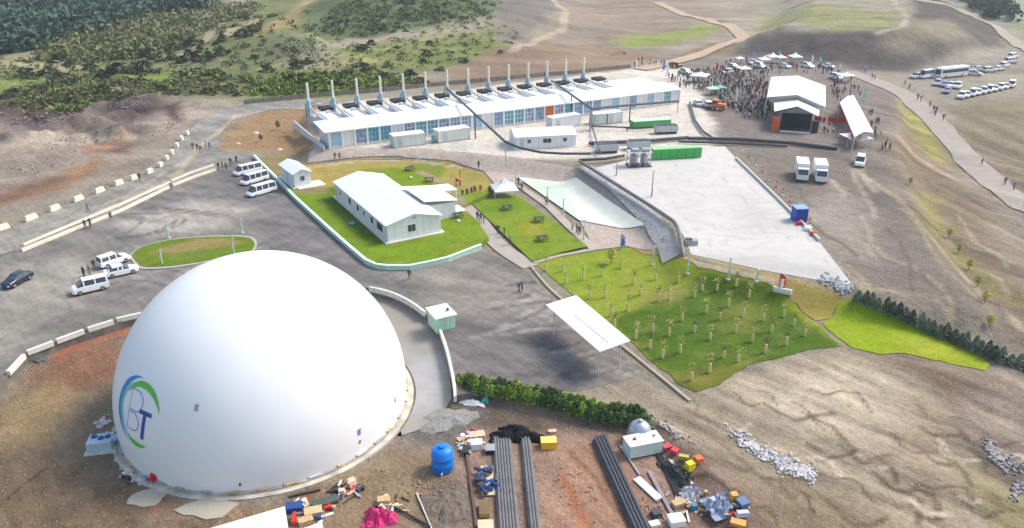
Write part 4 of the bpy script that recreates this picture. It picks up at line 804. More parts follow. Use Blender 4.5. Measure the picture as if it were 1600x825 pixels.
# one generator unit
def gen_unit():
    t = thing('generator_unit', 'x', 'generator')
    m = MB(); m.box(0, 6.9, .1, 3.6, 12.9, 2.75); m.build('container', mat('unit_panel', (.70, .72, .74), .5, noise=.08, nscale=1, stripe=(1, 1.6, .2)), t)
    m = MB(); m.box(0, 8.6, 2.85, 2.5, 8.4, .3); m.build('roof_housing', W, t)
    m = MB(); m.box(-2.2, 10.0, .1, .7, 13.0, 1.9); m.build('side_duct', LG, t)
    m = MB(); m.box(1.2, 15.6, 3.0, 2.9, 3.2, .7); r = m.build('radiator', BLK, t)
    for s in (-.7, .7): f = MB(); f.lathe([(.6, 3.7), (.6, 3.85), (.2, 3.87)], 1.2 + s, 15.6, 12); f.build('fan', BLK, r)
    m = MB()
    for a in (.0, 2.4):
        for b in (14.4, 16.8): post(m, a, b, .05, 3.0, .07)
    m.build('radiator_stand', LG, t)
    m = MB(); m.tube([(-1.9, 18.6, .1), (-1.9, 18.6, 5.0)], .48, 12); m.build('silencer', BLUE, t)
    m = MB(); m.tube([(-1.9, 18.6, 4.4), (-1.9, 18.6, 9.0)], .30, 10); m.build('chimney_stack', mat('stack_cream', (.78, .76, .62), .5), t)
    m = MB(); m.tube([(-1.9, 18.2, 3.6), (-1.7, 14.5, 2.9), (-1.5, 9, 2.5)], .2, 8); m.build('exhaust_duct', LG, t)
    m = MB(); m.tube([(-2.7, 18.6, 0), (-2.7, 18.6, 4.2), (-2.2, 18.6, 4.2)], .17, 8); m.build('bypass_pipe', TEAL, t)
    for yy, cc in ((11.2, LG),): m = MB(); m.box(-.5 if cc in (GREY, TEAL) else .6, yy, 3.2 if 4.7 < yy < 14.5 else 2.85, 1.0, .9, .5); m.build('roof_fan_box', cc, t)
    m = MB(); m.tube([(1.95, 2, 3.0), (1.95, 13, 3.0)], .12, 6); m.build('roof_pipe', LG, t)
    m = MB(); m.box(2.4, 14.0, .1, .8, 1.2, 1.7); m.build('control_cabinet', W, t)
    return t
gk = Kind(gen_unit())
def hloc(x, y, z=0): c, s_ = math.cos(HR), math.sin(HR); return (HA[0] + x * c - y * s_, HA[1] + x * s_ + y * c, ZP + .02 + z)
place_w = ['first', 'second', 'third', 'fourth', 'fifth', 'sixth', 'seventh']
NG = 14; g0, g1 = 5.2, 83.0
for k in range(NG):
    lab = ('white generator unit with slim chimney, %s from the left end behind the hall' % place_w[k]) if k < 7 else ('white generator unit with slim chimney, %s from the right end behind the hall' % (place_w[NG - 1 - k]))
    gk.place(hloc(g0 + (g1 - g0) * k / (NG - 1), 8.0), HR, lab, 'generator units with chimneys behind the hall')
for k in range(3):
    t = thing('service_container', 'white service container without chimney, %s from the right end behind the hall' % ['third', 'second', 'first'][k], 'container', hloc(87.2 + k * 4.2, 8.4), HR, 'service containers at the right end of the hall')
    m = MB(); m.box(0, 7, 0, 3.8, 14.0, 2.7); m.build('container_body', PVC, t); m = MB(); m.box(0, -.0, .1, 2.2, .1, 2.2); m.build('door', WP, t)
# boundary fence behind
fpx = GG([(382, 163), (440, 157), (500, 151), (600, 143), (700, 133), (800, 124), (900, 115), (985, 106)], 0, True)
t = thing('boundary_fence', 'long dark mesh fence running behind the row of chimneys', 'fence', (0, 0, 0)); m = wallstrip([(p[0], p[1]) for p in fpx], lambda p: float(Hh(np.array([p[0]]), np.array([p[1]]))[0]) - .1, lambda p: float(Hh(np.array([p[0]]), np.array([p[1]]))[0]) + 1.2, .06); m.build('mesh_panel', mat('fence_mesh', (.24, .21, .19), .8, noise=.2), t)
for a, b in zip(fpx[:-1], fpx[1:]):
    for k in range(4): u = k / 4; x, y = a[0] + (b[0] - a[0]) * u, a[1] + (b[1] - a[1]) * u; m = MB(); m.box(x, y, float(Hh(np.array([x]), np.array([y]))[0]) - .1, .12, .12, 1.4); m.build('fence_post', DG, t)

# containers and rooms in front of the hall
def container(label, pa, pb, h=2.6, dep=2.6, wall=None, roof=None, name='container', z=ZP, group=None, trim=None, ribs=True):
    A, B, L_, rz = frame(pa, pb, z); t = thing(name, label, 'container', (A[0], A[1], z + .08), rz, group)
    m = MB(); m.box(L_ / 2, dep / 2, .08, L_, dep, h - .16); m.build('container_body', wall or WP, t)
    m = MB(); m.box(L_ / 2, dep / 2, h - .08, L_ + .1, dep + .1, .1); m.build('roof', roof or W, t)
    m = MB(); m.box(L_ / 2, dep / 2, 0, L_ + .06, dep + .06, .08); m.build('base_frame', GREY, t)
    for s in (0, 1): m = MB(); m.box(s * L_, -.02, .08, .14, .14, h - .16); m.build('corner_post', trim or W, t)
    m = MB(); m.box(L_ * .2, -.03, .12, 1.0, .05, 2.0); d = m.build('door', LG, t); m = MB(); m.box(L_ * .2 + .35, -.08, 1.0, .1, .05, .06); m.build('handle', DG, d)
    return t
c1 = container('white container room with teal frame in front of the left part of the hall', (616, 232), (665, 226), 2.5, 3.0, wall=mat('container_cream', (.62, .66, .62), .55, noise=.06, stripe=(0, 1.2, .12)), trim=BLUE)
c2 = container('white container room in front of the hall, right of the one with the teal frame', (686, 224), (735, 217), 2.5, 3.0, wall=mat('container_cream', (0, 0, 0)))
m = MB(); m.lathe([(.4, .1), (.4, 1.4), (.1, 1.6)], -.9, 1, 12); m.build('side_tank', TEAL, c2)
c3 = container('small white container under the middle of the hall eaves', (863, 203), (907, 196), 2.6, 2.6)
c4_ = container('grey container with green door beside the pipe elbow', (928, 196), (948, 194), 2.5, 2.6, wall=mat('container_cream', (0, 0, 0)), trim=GREENT)
c5_ = container('pale container right of the pipe elbow container', (950, 194), (972, 191), 2.5, 2.6)
A, B, L_, rz = frame((806, 234), (899, 229), ZP)
pf = gable('site_office', 'white site office with low pitched roof and dark windows in front of the hall', 'office', (A[0], A[1], ZP + .05), rz, L_, 7.0, 2.6, .8, 'x', wins=[(L_ * .52, 0, 1.1, 1.8, .9, 's', DG), (L_ * .82, 0, 1.2, .9, .8, 's', DG), (L_ * .22, 0, 1.2, .8, .8, 's', DG)], door=(L_ * .1, 0, 's'), slab=.1)
m = MB(); m.box(L_ - .05, .1, .1, .16, .16, 2.5); m.build('corner_trim', GREENT, pf)
# green containers
A, B, L_, rz = frame((1020, 251), (1096, 247), ZP)
for k in range(6):
    u = k / 6; x, y = A[0] + (B[0] - A[0]) * u, A[1] + (B[1] - A[1]) * u
    t = thing('green_cabinet', 'bright green equipment cabinet at the back of the concrete pad, %s from the left' % ['first', 'second', 'third', 'fourth', 'fifth', 'sixth'][k], 'cabinet', (x, y, ZP + .06), rz, 'bright green cabinets on the concrete pad')
    m = MB(); m.box(L_ / 12, .8, .1, L_ / 6 - .12, 1.6, 2.0); m.build('cabinet_body', GREEN, t); m = MB(); m.box(L_ / 12, .8, 2.1, L_ / 6 - .06, 1.7, .08); m.build('roof', mat('light_green', (.25, .62, .22), .5), t); m = MB(); m.box(L_ / 12, -.03, .3, .06, .06, 1.5); m.build('door_bar', GREENT, t)
A, B, L_, rz = frame((990, 202), (1048, 198), ZP)
t = thing('green_skid', 'long bright green container with white top behind the chillers', 'container', (A[0], A[1], ZP + .05), rz); m = MB(); m.box(L_ / 2, 1.2, .1, L_, 2.4, 1.5); m.build('container_body', GREEN, t); m = MB(); m.box(L_ / 2, 1.2, 1.6, L_ + .1, 2.5, .12); m.build('roof', mat('pale_green_roof', (.55, .75, .55), .5), t)
m = MB(); [m.box(L_ * u, -.04, .2, .1, .06, 1.3) for u in (.12,)]; m.build('corner_post', GREENT, t)
def chiller(px, py, L_, lab):
    x, y, z = G(px, py); t = thing('chiller', lab, 'chiller', (x, y, ZP + .06), HR * .3)
    m = MB(); m.box(0, 0, .5, L_, 2.2, 1.3); m.build('casing', LG, t); m = MB(); m.box(0, 0, 0, L_ - .4, 1.9, .5); m.build('base_frame', DG, t)
    for k in range(4): m = MB(); m.box(-L_ / 2 + L_ * (k + .5) / 4, 0, 1.8, L_ / 4 - .22, 1.8, .12); m.build('fan_deck', DG, t)
chiller(947, 238, 4.6, 'grey chiller with dark fan decks left of the scrubber frame'); chiller(997, 233, 4.6, 'grey chiller with dark fan decks between the scrubber frame and the pipe run'); chiller(1040, 208, 5.0, 'grey chiller with dark fans just in front of the long green container')
x, y, z = G(1000, 262); t = thing('gas_skid', 'grey gas treatment skid with steel frame and vessels left of the green cabinets', 'gas skid', (x, y, ZP + .06), .1)
m = MB(); m.box(0, 1.2, 0, 4.6, 2.6, .2); m.build('base_frame', DG, t)
for a in (-2.1, 0, 2.1):
    for b in (.1, 2.3): m = MB(); m.box(a, b, .2, .14, .14, 2.6); m.build('frame_post', LG, t)
m = MB(); m.box(0, 1.2, 2.8, 4.6, 2.5, .12); m.build('deck', LG, t)
for a in (-1.1, 1.0): m = MB(); m.lathe([(.15, .3), (.6, .6), (.6, 2.2), (.15, 2.5)], a, 1.2, 14); m.build('vessel', GREY, t)
for a in (-.8, 1.2): m = MB(); m.box(a, 1.2, 2.92, 1.4, 1.5, .5); m.build('blower_box', GREY, t)
# flare/pole lights
def lamp(px, py, h, lab, m_=None, flag=False):
    x, y, z = G(px, py); t = thing('lamp_post', lab, 'lamp post', (x, y, z)); m_ = m_ or PG
    m = MB(); m.box(0, 0, -.1, .5, .5, .25); m.build('footing', CONC, t); m = MB(); m.tube([(0, 0, .1), (0, 0, h)], .13, 8, .08); m.build('pole', m_, t)
    m = MB(); m.box(.1, 0, h, .34, .18, .1); m.build('lamp_head', m_, t); m = MB(); m.box(0, -.12, 1.0, .26, .1, .5); m.build('control_box', m_, t); return t
for px, py, h, lab in ((264, 372, 2.3, 'mint green lamp post behind the planted island'), (366, 398, 2.6, 'mint green lamp post at the dome end of the planted island'), (379, 364, 2.4, 'slim lamp post by the yard behind the right end of the island'), (254, 414, 2.3, 'slim lamp post standing in the front of the planted island'),
      (855, 318, 3.0, 'mint green lamp post by the stepping path nearest the pyramid tent'), (880, 337, 3.0, 'mint green lamp post by the stepping path at the middle of the pale membrane'), (912, 376, 3.4, 'mint green lamp post by the stepping path near the sapling lawn'), (806, 290, 3.0, 'mint green lamp post just right of the pyramid tent'),
      (1020, 414, 2.9, 'cream lamp post at the upper edge of the sapling lawn left of the pipe end'), (1074, 428, 3.2, 'mint green lamp post standing below the pipe end'), (1138, 437, 3.2, 'mint green lamp post on the dry strip left of the red flag'), (1182, 440, 1.7, 'short lamp post on the dry strip nearest the red flag')): lamp(px, py, h, lab)
lamp(1018, 308, 4.6, 'tall thin grey mast light standing on the concrete pad', GREY); lamp(963, 275, 3.0, 'thin grey mast light at the left edge of the concrete pad', GREY)

# pipes
def pipe(name, lab, pts, r, m_=None, sup=None, zb=ZP, n=8):
    m = MB(); m.tube(pts, r, n); t = thing(name, lab, 'pipe', (pts[0][0], pts[0][1], zb)); o = pts[0]
    m.v = [(a - o[0], b - o[1], c - zb) for a, b, c in m.v]; m.build('pipe_run', m_ or PIPE, t)
    if sup:
        for a, b in zip(pts[:-1], pts[1:]):
            L_ = math.dist(a, b); k = max(1, int(L_ / sup))
            for i in range(k + 1):
                u = i / k; x, y, z = [a[j] + (b[j] - a[j]) * u for j in range(3)]
                if z - zb > .6: s = MB(); s.box(x - o[0], y - o[1], 0, .22, .22, z - zb - r * .8); s.build('support', LG, t)
    return t
def PZ(px, py, z): return (*P(px, py, z), z)
pipe('gas_pipe', 'dark overhead gas pipe slanting across the left half of the hall roof', [PZ(697, 137, 8.0), PZ(742, 178, 8.0), PZ(790, 222, 7.4)], .26, None, 22)
pipe('gas_pipe', 'dark overhead gas pipe curving round the front of the site office', [PZ(790, 222, 7.4), PZ(812, 231, 6.8), PZ(845, 238, 6.4), PZ(880, 240, 6.2), PZ(922, 240, 6.0)], .24, None, None)
pipe('gas_pipe', 'dark overhead gas pipe slanting across the right half of the hall roof', [PZ(862, 126, 8.0), PZ(893, 148, 8.0), PZ(924, 170, 7.6)], .26, None, 18)
pipe('gas_pipe', 'dark pipe running under the eaves of the right end of the hall', [PZ(924, 170, 7.4), PZ(985, 164, 6.6), PZ(1060, 158, 5.6)], .28, None, 9)
pipe('gas_pipe', 'dark vertical drop pipe beside the grey container with green door', [PZ(924, 171, 7.3), (*P(924, 171, 7.3), 3.0)], .3)
pipe('gas_pipe', 'dark low pipe in front of the grey container and the green container', [PZ(922, 197, 3.6), PZ(980, 199, 3.4), PZ(1030, 198, 3.3)], .18, None, 6)
pipe('gas_pipe', 'grey pipe slanting from the low pipe down to the chillers', [PZ(925, 198, 3.3), PZ(934, 226, 3.6), PZ(938, 240, 3.4)], .16)
pipe('main_duct', 'thick dark double pipeline lying behind the concrete pad and chillers', [PZ(920, 224, 3.1), PZ(1000, 221, 3.1), PZ(1075, 215, 3.1)], .42)
pipe('main_duct', 'long black pipe tapering away over the dirt in front of the stage', [PZ(1075, 216, 3.0), PZ(1150, 217, 3.0), PZ(1235, 223, 3.0), PZ(1308, 232, 2.9)], .38)
pipe('main_duct', 'black pipe lying nearest the red posts in front of the stage', [PZ(1060, 221, 2.95), PZ(1150, 224, 2.95), PZ(1230, 228, 2.9)], .26)
pipe('gas_pipe', 'dark pipe coming down from the crowd past the right end of the hall', [PZ(1078, 160, 3.0), PZ(1086, 188, 3.0), PZ(1098, 205, 3.0), PZ(1116, 217, 3.0)], .28)
pipe('gas_pipe', 'grey pipe from the chillers to the top corner of the pad', [PZ(905, 250, 3.4), PZ(945, 248, 3.4), PZ(975, 243, 3.4)], .3)
pipe('gas_pipe', 'long grey pipe bending round the left side of the concrete pad', smoothpath([PZ(906, 252, 3.5), PZ(950, 280, 3.5), PZ(1000, 311, 3.5), PZ(1040, 337, 3.5), PZ(1056, 350, 3.5), PZ(1063, 372, 3.4), PZ(1067, 396, 2.6), PZ(1069, 412, 1.2)], 4), .30, HDPE, None)
x, y, z = G(1080, 384); t = thing('pump_block', 'dark grey pump block with hatch at the foot of the concrete pad', 'pump', (x, y, ZP)); m = MB(); m.box(0, .5, 0, 1.9, 1.2, .8); m.build('casing', GREY, t); m = MB(); m.box(-.3, .5, .8, .9, .8, .14); m.build('hatch', DG, t)
# pad edge wall and red/white posts
pw = PP([(1150, 249), (1215, 312), (1280, 378)], ZP); o = wallstrip(pw, ZP - .2, ZP + .5, .3).build('pad_edge_wall', CONC); tag(o, 'straight grey low wall along the right side of the concrete pad', 'wall')
for k in range(11):
    u = k / 10; px, py = 1152 + 105 * u + 8, 234 + 118 * u; x, y, z = G(px, py); t = thing('barrier_post', 'red and white plastic barrier post in the row along the pad edge wall', 'barrier post', (x, y, z), 0, 'red and white posts beside the pad')
    m = MB(); m.lathe([(.22, 0), (.22, .12), (.1, .14)], 0, 0, 8); m.build('base', RED if k % 2 else W, t); m = MB(); m.tube([(0, 0, .1), (0, 0, 1.25)], .09, 8); m.build('post', RED, t); m = MB(); m.lathe([(.105, .55), (.105, .8)], 0, 0, 8); m.build('band', W, t)
# blue cabin
x, y, z = G(1251, 347); t = thing('blue_cabin', 'blue container cabin standing by the pad edge wall', 'cabin', (x, y, z), .1); m = MB(); m.box(0, .8, .1, 1.9, 1.9, 2.1); m.build('cabin_wall', mat('cabin_blue', (.01, .06, .42), .5, stripe=(0, .3, .25)), t); m = MB(); m.box(0, .8, 2.2, 2.1, 2.1, .12); m.build('roof', mat('cabin_roof_blue', (.22, .36, .62), .5), t); m = MB(); m.box(0, -.17, .2, .8, .06, 1.8); m.build('door', NAVY, t)
for px, py, sx, mm_, lab in ((1248, 352, .7, RED, 'red plastic crate in front of the blue cabin'), (1262, 360, 1.0, W, 'white crate beside the blue cabin'), (1270, 368, .7, RED, 'red crate farthest from the blue cabin along the wall')):
    x, y, z = G(px, py); t = thing('crate', lab, 'crate', (x, y, z + .05), .5); m = MB(); m.box(0, 0, 0, sx, sx * .8, .5); m.build('crate_body', mm_, t); m = MB(); m.box(0, 0, .5, sx + .06, sx * .8 + .06, .07); m.build('lid', mm_, t)
# ------------------------------------------------------------------ event ground: tents, stage, stalls
def wallz(px, py): return G(px, py)
def tent_poly(parent, name, pts, m_, th=.05): m = MB(); m.slab(pts, th); return m.build(name, m_, parent)
# big gabled audience tent: left slope and right slope, ridge running towards the camera
ze, zr = ZP + 5.0, ZP + 6.6
tp = [P(1205, 120, ze), P(1246, 118, zr), P(1290, 134, ze), P(1290, 167, ze), P(1246, 148, zr), P(1198, 152, ze)]
o = tp[0]; t = thing('audience_tent', 'large white gabled canvas tent behind the stage in the middle of the crowd', 'tent', (o[0], o[1], ZP)); q = [(p[0] - o[0], p[1] - o[1]) for p in tp]
tent_poly(t, 'roof_canvas', [(*q[0], 5.0), (*q[5], 5.0), (*q[4], 6.6), (*q[1], 6.6)], PVC); tent_poly(t, 'roof_canvas', [(*q[1], 6.602), (*q[4], 6.602), (*q[3], 5.0), (*q[2], 5.0)], PVC)
for a in (0, 2, 3, 5): m = MB(); post(m, q[a][0] * .98, q[a][1] * .98, 0, 4.95, .12); m.build('tent_pole', W, t)
m = MB(); m.slab([(*q[5], 5.0), (*q[4], 6.55), (*q[3], 5.0), (*q[3], 4.3), (*q[4], 5.9), (*q[5], 4.3)], .04); m.build('valance', mat('tent_shade', (.62, .62, .60), .7), t)
# stage with curved roof and black screen
za, zb2 = ZP + 4.2, ZP + 5.6
sp = [P(1209, 157, za), P(1246, 150, zb2), P(1281, 168, za), P(1279, 181, za), P(1246, 166, zb2 - .3), P(1210, 174, za)]
o = P(1218, 205, ZP); t = thing('stage', 'event stage with white curved roof and tall black screen facing the camera', 'stage', (o[0], o[1], ZP)); q = [(p[0] - o[0], p[1] - o[1]) for p in sp]
tent_poly(t, 'roof_canvas', [(*q[0], 4.2), (*q[5], 4.2), (*q[4], 5.3), (*q[1], 5.6)], PVC); tent_poly(t, 'roof_canvas', [(*q[1], 5.602), (*q[4], 5.302), (*q[3], 4.2), (*q[2], 4.2)], PVC)
B = P(1265, 208, ZP); ws = math.dist(o, B); ra = math.atan2(B[1] - o[1], B[0] - o[0]); c_, s_ = math.cos(ra), math.sin(ra)
def sl(x, y): return (x * c_ - y * s_, x * s_ + y * c_)
m = MB(); m.box(*sl(ws / 2, .1), .35, ws, .25, 3.9, ra); m.build('back_screen', mat('black_cloth', (.012, .018, .024), .9, noise=.1), t)
m = MB(); m.prism([sl(0, -.1), sl(ws, -.1), sl(ws, 7), sl(0, 7)], 0, .9); m.build('stage_deck', BLK, t)
m = MB(); g = [(*sl(0, .25), 4.25), (*sl(ws, .25), 4.25), (*sl(ws * .55, .25), 5.3)]; m.slab(g, .02); m.add([g[0], g[1], g[2]], [(0, 1, 2)]); m.build('gable_panel', mat('teal_grey_canvas', (.25, .33, .38), .7), t)
for a in (0, ws):
    for b in (.4, 6.6): m = MB(); x, y = sl(a, b); post(m, x, y, 0, 4.3, .1); m.build('truss_post', LG, t)
m = MB(); m.box(*sl(ws / 2, -.6), 0, ws, .3, .35, ra); m.build('front_step', W, t)
x, y = sl(-1.0, .2); m = MB(); m.box(x, y, 0, 1.7, .4, 3.0, ra); o1 = m.build('banner_wall', mat('orange_banner', (.75, .14, .06), .7, noise=.15), t)
x, y = sl(ws + 1.0, 1.0); m = MB(); m.box(x, y, 0, 1.4, 1.2, 2.6, ra); m.build('speaker_stack', BLK, t)
# long side tent
zt = ZP + 3.2; lp = [P(1312, 160, zt), P(1334, 149, zt), P(1365, 207, zt), P(1335, 214, zt)]; o = lp[3]; q = [(p[0] - o[0], p[1] - o[1]) for p in lp]
t = thing('long_tent', 'long narrow white tent on the right side of the event ground', 'tent', (o[0], o[1], ZP))
mid0 = ((q[0][0] + q[1][0]) / 2, (q[0][1] + q[1][1]) / 2); mid1 = ((q[3][0] + q[2][0]) / 2, (q[3][1] + q[2][1]) / 2)
tent_poly(t, 'roof_canvas', [(*q[0], 3.2), (*q[3], 3.2), (*mid1, 3.9), (*mid0, 3.9)], PVC); tent_poly(t, 'roof_canvas', [(*mid0, 3.902), (*mid1, 3.902), (*q[2], 3.2), (*q[1], 3.2)], PVC)
for a in range(4):
    for k in range(2 if a in (0, 1) else 1): m = MB(); post(m, q[a][0] * .99, q[a][1] * .99, 0, 3.2, .08); m.build('tent_pole', W, t); break
m = MB(); m.slab([(*q[0], 3.15), (*q[3], 3.15), (*q[3], 2.2), (*q[0], 2.2)], .03); m.v = [(a, b + (.04 if i > 3 else 0), c) for i, (a, b, c) in enumerate(m.v)]; m.build('side_wall', mat('red_side_cloth', (.45, .05, .08), .8), t)
# pyramid tents
def pyramid(px, py, sz, h, lab, m_=None, rz=.2, hs=2.1, grp=None):
    x, y, z = G(px, py); t = thing('pagoda_tent', lab, 'tent', (x, y, z + .02), rz, grp); s = sz / 2; m = MB()
    v = [(-s, -s, hs), (s, -s, hs), (s, s, hs), (-s, s, hs)]; k = .34; w_ = [(a * k, b * k, hs + h * .45) for a, b, _ in v]; m.add(v + w_ + [(0, 0, hs + h)], [(0, 1, 5, 4), (1, 2, 6, 5), (2, 3, 7, 6), (3, 0, 4, 7), (4, 5, 8), (5, 6, 8), (6, 7, 8), (7, 4, 8), (3, 2, 1, 0)]); m.build('roof_canvas', m_ or PVC, t)
    for a in (-1, 1):
        for b in (-1, 1): m = MB(); post(m, a * s * .96, b * s * .96, 0, hs, .05); m.build('tent_pole', W, t)
    m = MB(); m.box(0, -s * .99, hs - .3, sz, .03, .3); m.build('valance', m_ or PVC, t); return t
pyramid(788, 306, 4.4, 2.0, 'white pagoda tent with pointed roof at the top of the garden lawn', hs=1.6)
pyramid(1093, 128, 5.0, .9, 'white canopy with blue side at the left edge of the crowd', rz=-.5); pyramid(1162, 117, 3.6, .8, 'white canopy deep in the crowd left of the audience tent')
pyramid(1193, 102, 3.4, 1.0, 'white pagoda canopy in the row behind the crowd, leftmost of three'); pyramid(1206, 98, 3.6, 1.4, 'white pagoda canopy in the row behind the crowd, middle of three'); pyramid(1219, 99, 3.2, .9, 'white pagoda canopy in the row behind the crowd, right of the three')
pyramid(1241, 98, 3.8, 1.4, 'white pagoda tent standing alone behind the audience tent'); pyramid(1320, 128, 4.2, .9, 'cream canopy right of the audience tent among people', mat('cream_canvas', (.80, .76, .60), .7))
pyramid(1112, 148, 3.0, .8, 'pale green stall canopy in front of the left crowd', mat('pale_green_canvas', (.50, .68, .60), .7), hs=1.8); pyramid(1124, 146, 2.8, .7, 'green and white stall canopy beside the pale green stall', mat('green_canvas', (.20, .48, .38), .7), hs=1.8)
pyramid(1327, 226, 3.6, .7, 'white stall canopy at the near end of the long tent, left one', hs=2.0); pyramid(1345, 228, 3.2, .8, 'white stall canopy at the near end of the long tent, right one', hs=1.9)
pyramid(1155, 99, 2.6, .8, 'yellowish stall canopy at the foot of the dark slope behind the crowd', mat('cream_canvas', (0, 0, 0)), hs=1.7)
# carpets and low red partitions
for px0, py0, px1, py1, lab in ((1272, 188, 1290, 191, 'low red partition immediately right of the stage'), (1293, 190, 1322, 193, 'low red partition between the stage and the long tent'), (1311, 165, 1322, 184, 'red partition along the inner side of the long tent'), (1193, 162, 1203, 156, 'small red partition under the left eave of the audience tent')):
    a, b = P(px0, py0, ZP), P(px1, py1, ZP); L_ = math.dist(a, b); t = thing('partition', lab, 'partition', (a[0], a[1], ZP), math.atan2(b[1] - a[1], b[0] - a[0])); m = MB(); m.box(L_ / 2, 0, .1, L_, .12, 1.0); m.build('cloth_panel', REDC, t)
    for k in (0, 1): m = MB(); m.box(L_ * k, 0, 0, .5, .6, .1); m.build('foot', LG, t)
# orange tractor-like loader
x, y, z = G(1122, 172); t = thing('loader', 'orange compact loader parked at the front of the crowd', 'loader', (x, y, z), 2.6)
m = MB(); m.box(-.6, 0, .6, 2.4, 1.6, 1.1); m.build('engine_cover', ORANGE, t); m = MB(); m.box(.8, 0, .6, 1.3, 1.5, 2.0); m.build('cab', mat('loader_cab', (.70, .22, .10), .5), t); m = MB(); m.box(.8, 0, 1.5, 1.34, 1.54, .8); m.build('window', GLASS, t); m = MB(); m.box(2.5, 0, .15, .7, 1.9, .7); m.build('bucket', DG, t)
for s in (-.7, .7): m = MB(); m.tube([(1.3, s, 1.0), (2.3, s, .5)], .1, 6); m.build('arm', ORANGE, t)
def wheel(parent, x, y, r, wdt, s=1):
    m = MB(); m.lathe([(r * .55, -wdt / 2), (r * .92, -wdt / 2), (r, -wdt / 3), (r, wdt / 3), (r * .92, wdt / 2), (r * .55, wdt / 2)], 0, 0, 16); m.xf(Matrix.Translation((x, y, r)) @ Matrix.Rotation(math.pi / 2, 4, 'X')); w_ = m.build('wheel', RUB, parent)
    m = MB(); m.lathe([(r * .58, -wdt / 2 - .01), (r * .3, -wdt / 2 + .02), (r * .3, wdt / 2 - .02), (r * .58, wdt / 2 + .01)], 0, 0, 12); m.xf(Matrix.Translation((x, y, r)) @ Matrix.Rotation(math.pi / 2, 4, 'X')); m.build('rim', CHR, w_)
for a, r in ((-1.1, .55), (1.1, .45)):
    for b in (-.85, .85): wheel(t, a, b, r, .35)

# ------------------------------------------------------------------ vehicles
def carpaint(name, col): return mat(name, col, .25, noise=.03, spec=.6)
CW = carpaint('car_white', (.80, .80, .81)); CS = carpaint('car_silver', (.52, .54, .57)); CD = carpaint('car_dark_blue', (.018, .03, .055)); CR = carpaint('car_red', (.4, .03, .03)); CV = carpaint('car_violet_grey', (.30, .28, .45)); LAMPW = mat('headlamp_glass', (.75, .77, .8), .2); LAMPR = mat('tail_lamp', (.4, .02, .02), .3)
def ringloft(m, secs):
    """secs: (x, half bottom, z bottom, half top, z top, chamfer)"""
    o = len(m.v)
    for x, wb, z0, wt, z1, c in secs:
        m.v += [(x, -wb + c, z0), (x, wb - c, z0), (x, wb, z0 + c), (x, wb * .5 + wt * .5 + .01, (z0 + z1) / 2), (x, wt, z1 - c), (x, wt - c, z1), (x, -wt + c, z1), (x, -wt, z1 - c), (x, -wb * .5 - wt * .5 - .01, (z0 + z1) / 2), (x, -wb, z0 + c)]
    n = 10
    for i in range(len(secs) - 1):
        for k in range(n): m.f.append((o + i * n + k, o + (i + 1) * n + k, o + (i + 1) * n + (k + 1) % n, o + i * n + (k + 1) % n)); m.mi.append(0)
    m.f += [tuple(range(o, o + n)), tuple(range(o + (len(secs) - 1) * n, o + len(secs) * n))[::-1]]; m.mi += [0, 0]
SPEC = {  # front at +x: length, width, body sections, glass sections, roof
 'sedan': (4.5, .88, [(-2.25, .55, .80), (-2.15, .32, .95), (-1.3, .22, 1.0), (.9, .22, .98), (1.9, .24, .84), (2.2, .34, .66)], [(-1.75, .98), (-1.05, 1.42), (.2, 1.45), (1.05, .99)], 1.45),
 'suv': (4.5, .92, [(-2.25, .45, 1.0), (-2.2, .35, 1.08), (-1.5, .25, 1.1), (1.0, .25, 1.08), (2.0, .28, .95), (2.25, .38, .75)], [(-2.12, 1.08), (-1.9, 1.66), (.25, 1.70), (1.1, 1.08)], 1.7),
 'van': (4.6, .93, [(-2.3, .40, 1.15), (-2.28, .35, 1.18), (-1.5, .28, 1.2), (1.2, .28, 1.15), (2.05, .30, .98), (2.3, .40, .75)], [(-2.22, 1.18), (-2.1, 1.85), (.75, 1.9), (1.55, 1.12)], 1.9),
 'minibus': (6.0, 1.0, [(-3.0, .4, 1.3), (-2.98, .35, 1.35), (-2.0, .3, 1.35), (1.9, .3, 1.3), (2.7, .32, 1.1), (3.0, .42, .85)], [(-2.92, 1.35), (-2.85, 2.45), (1.7, 2.5), (2.45, 1.25)], 2.5)}
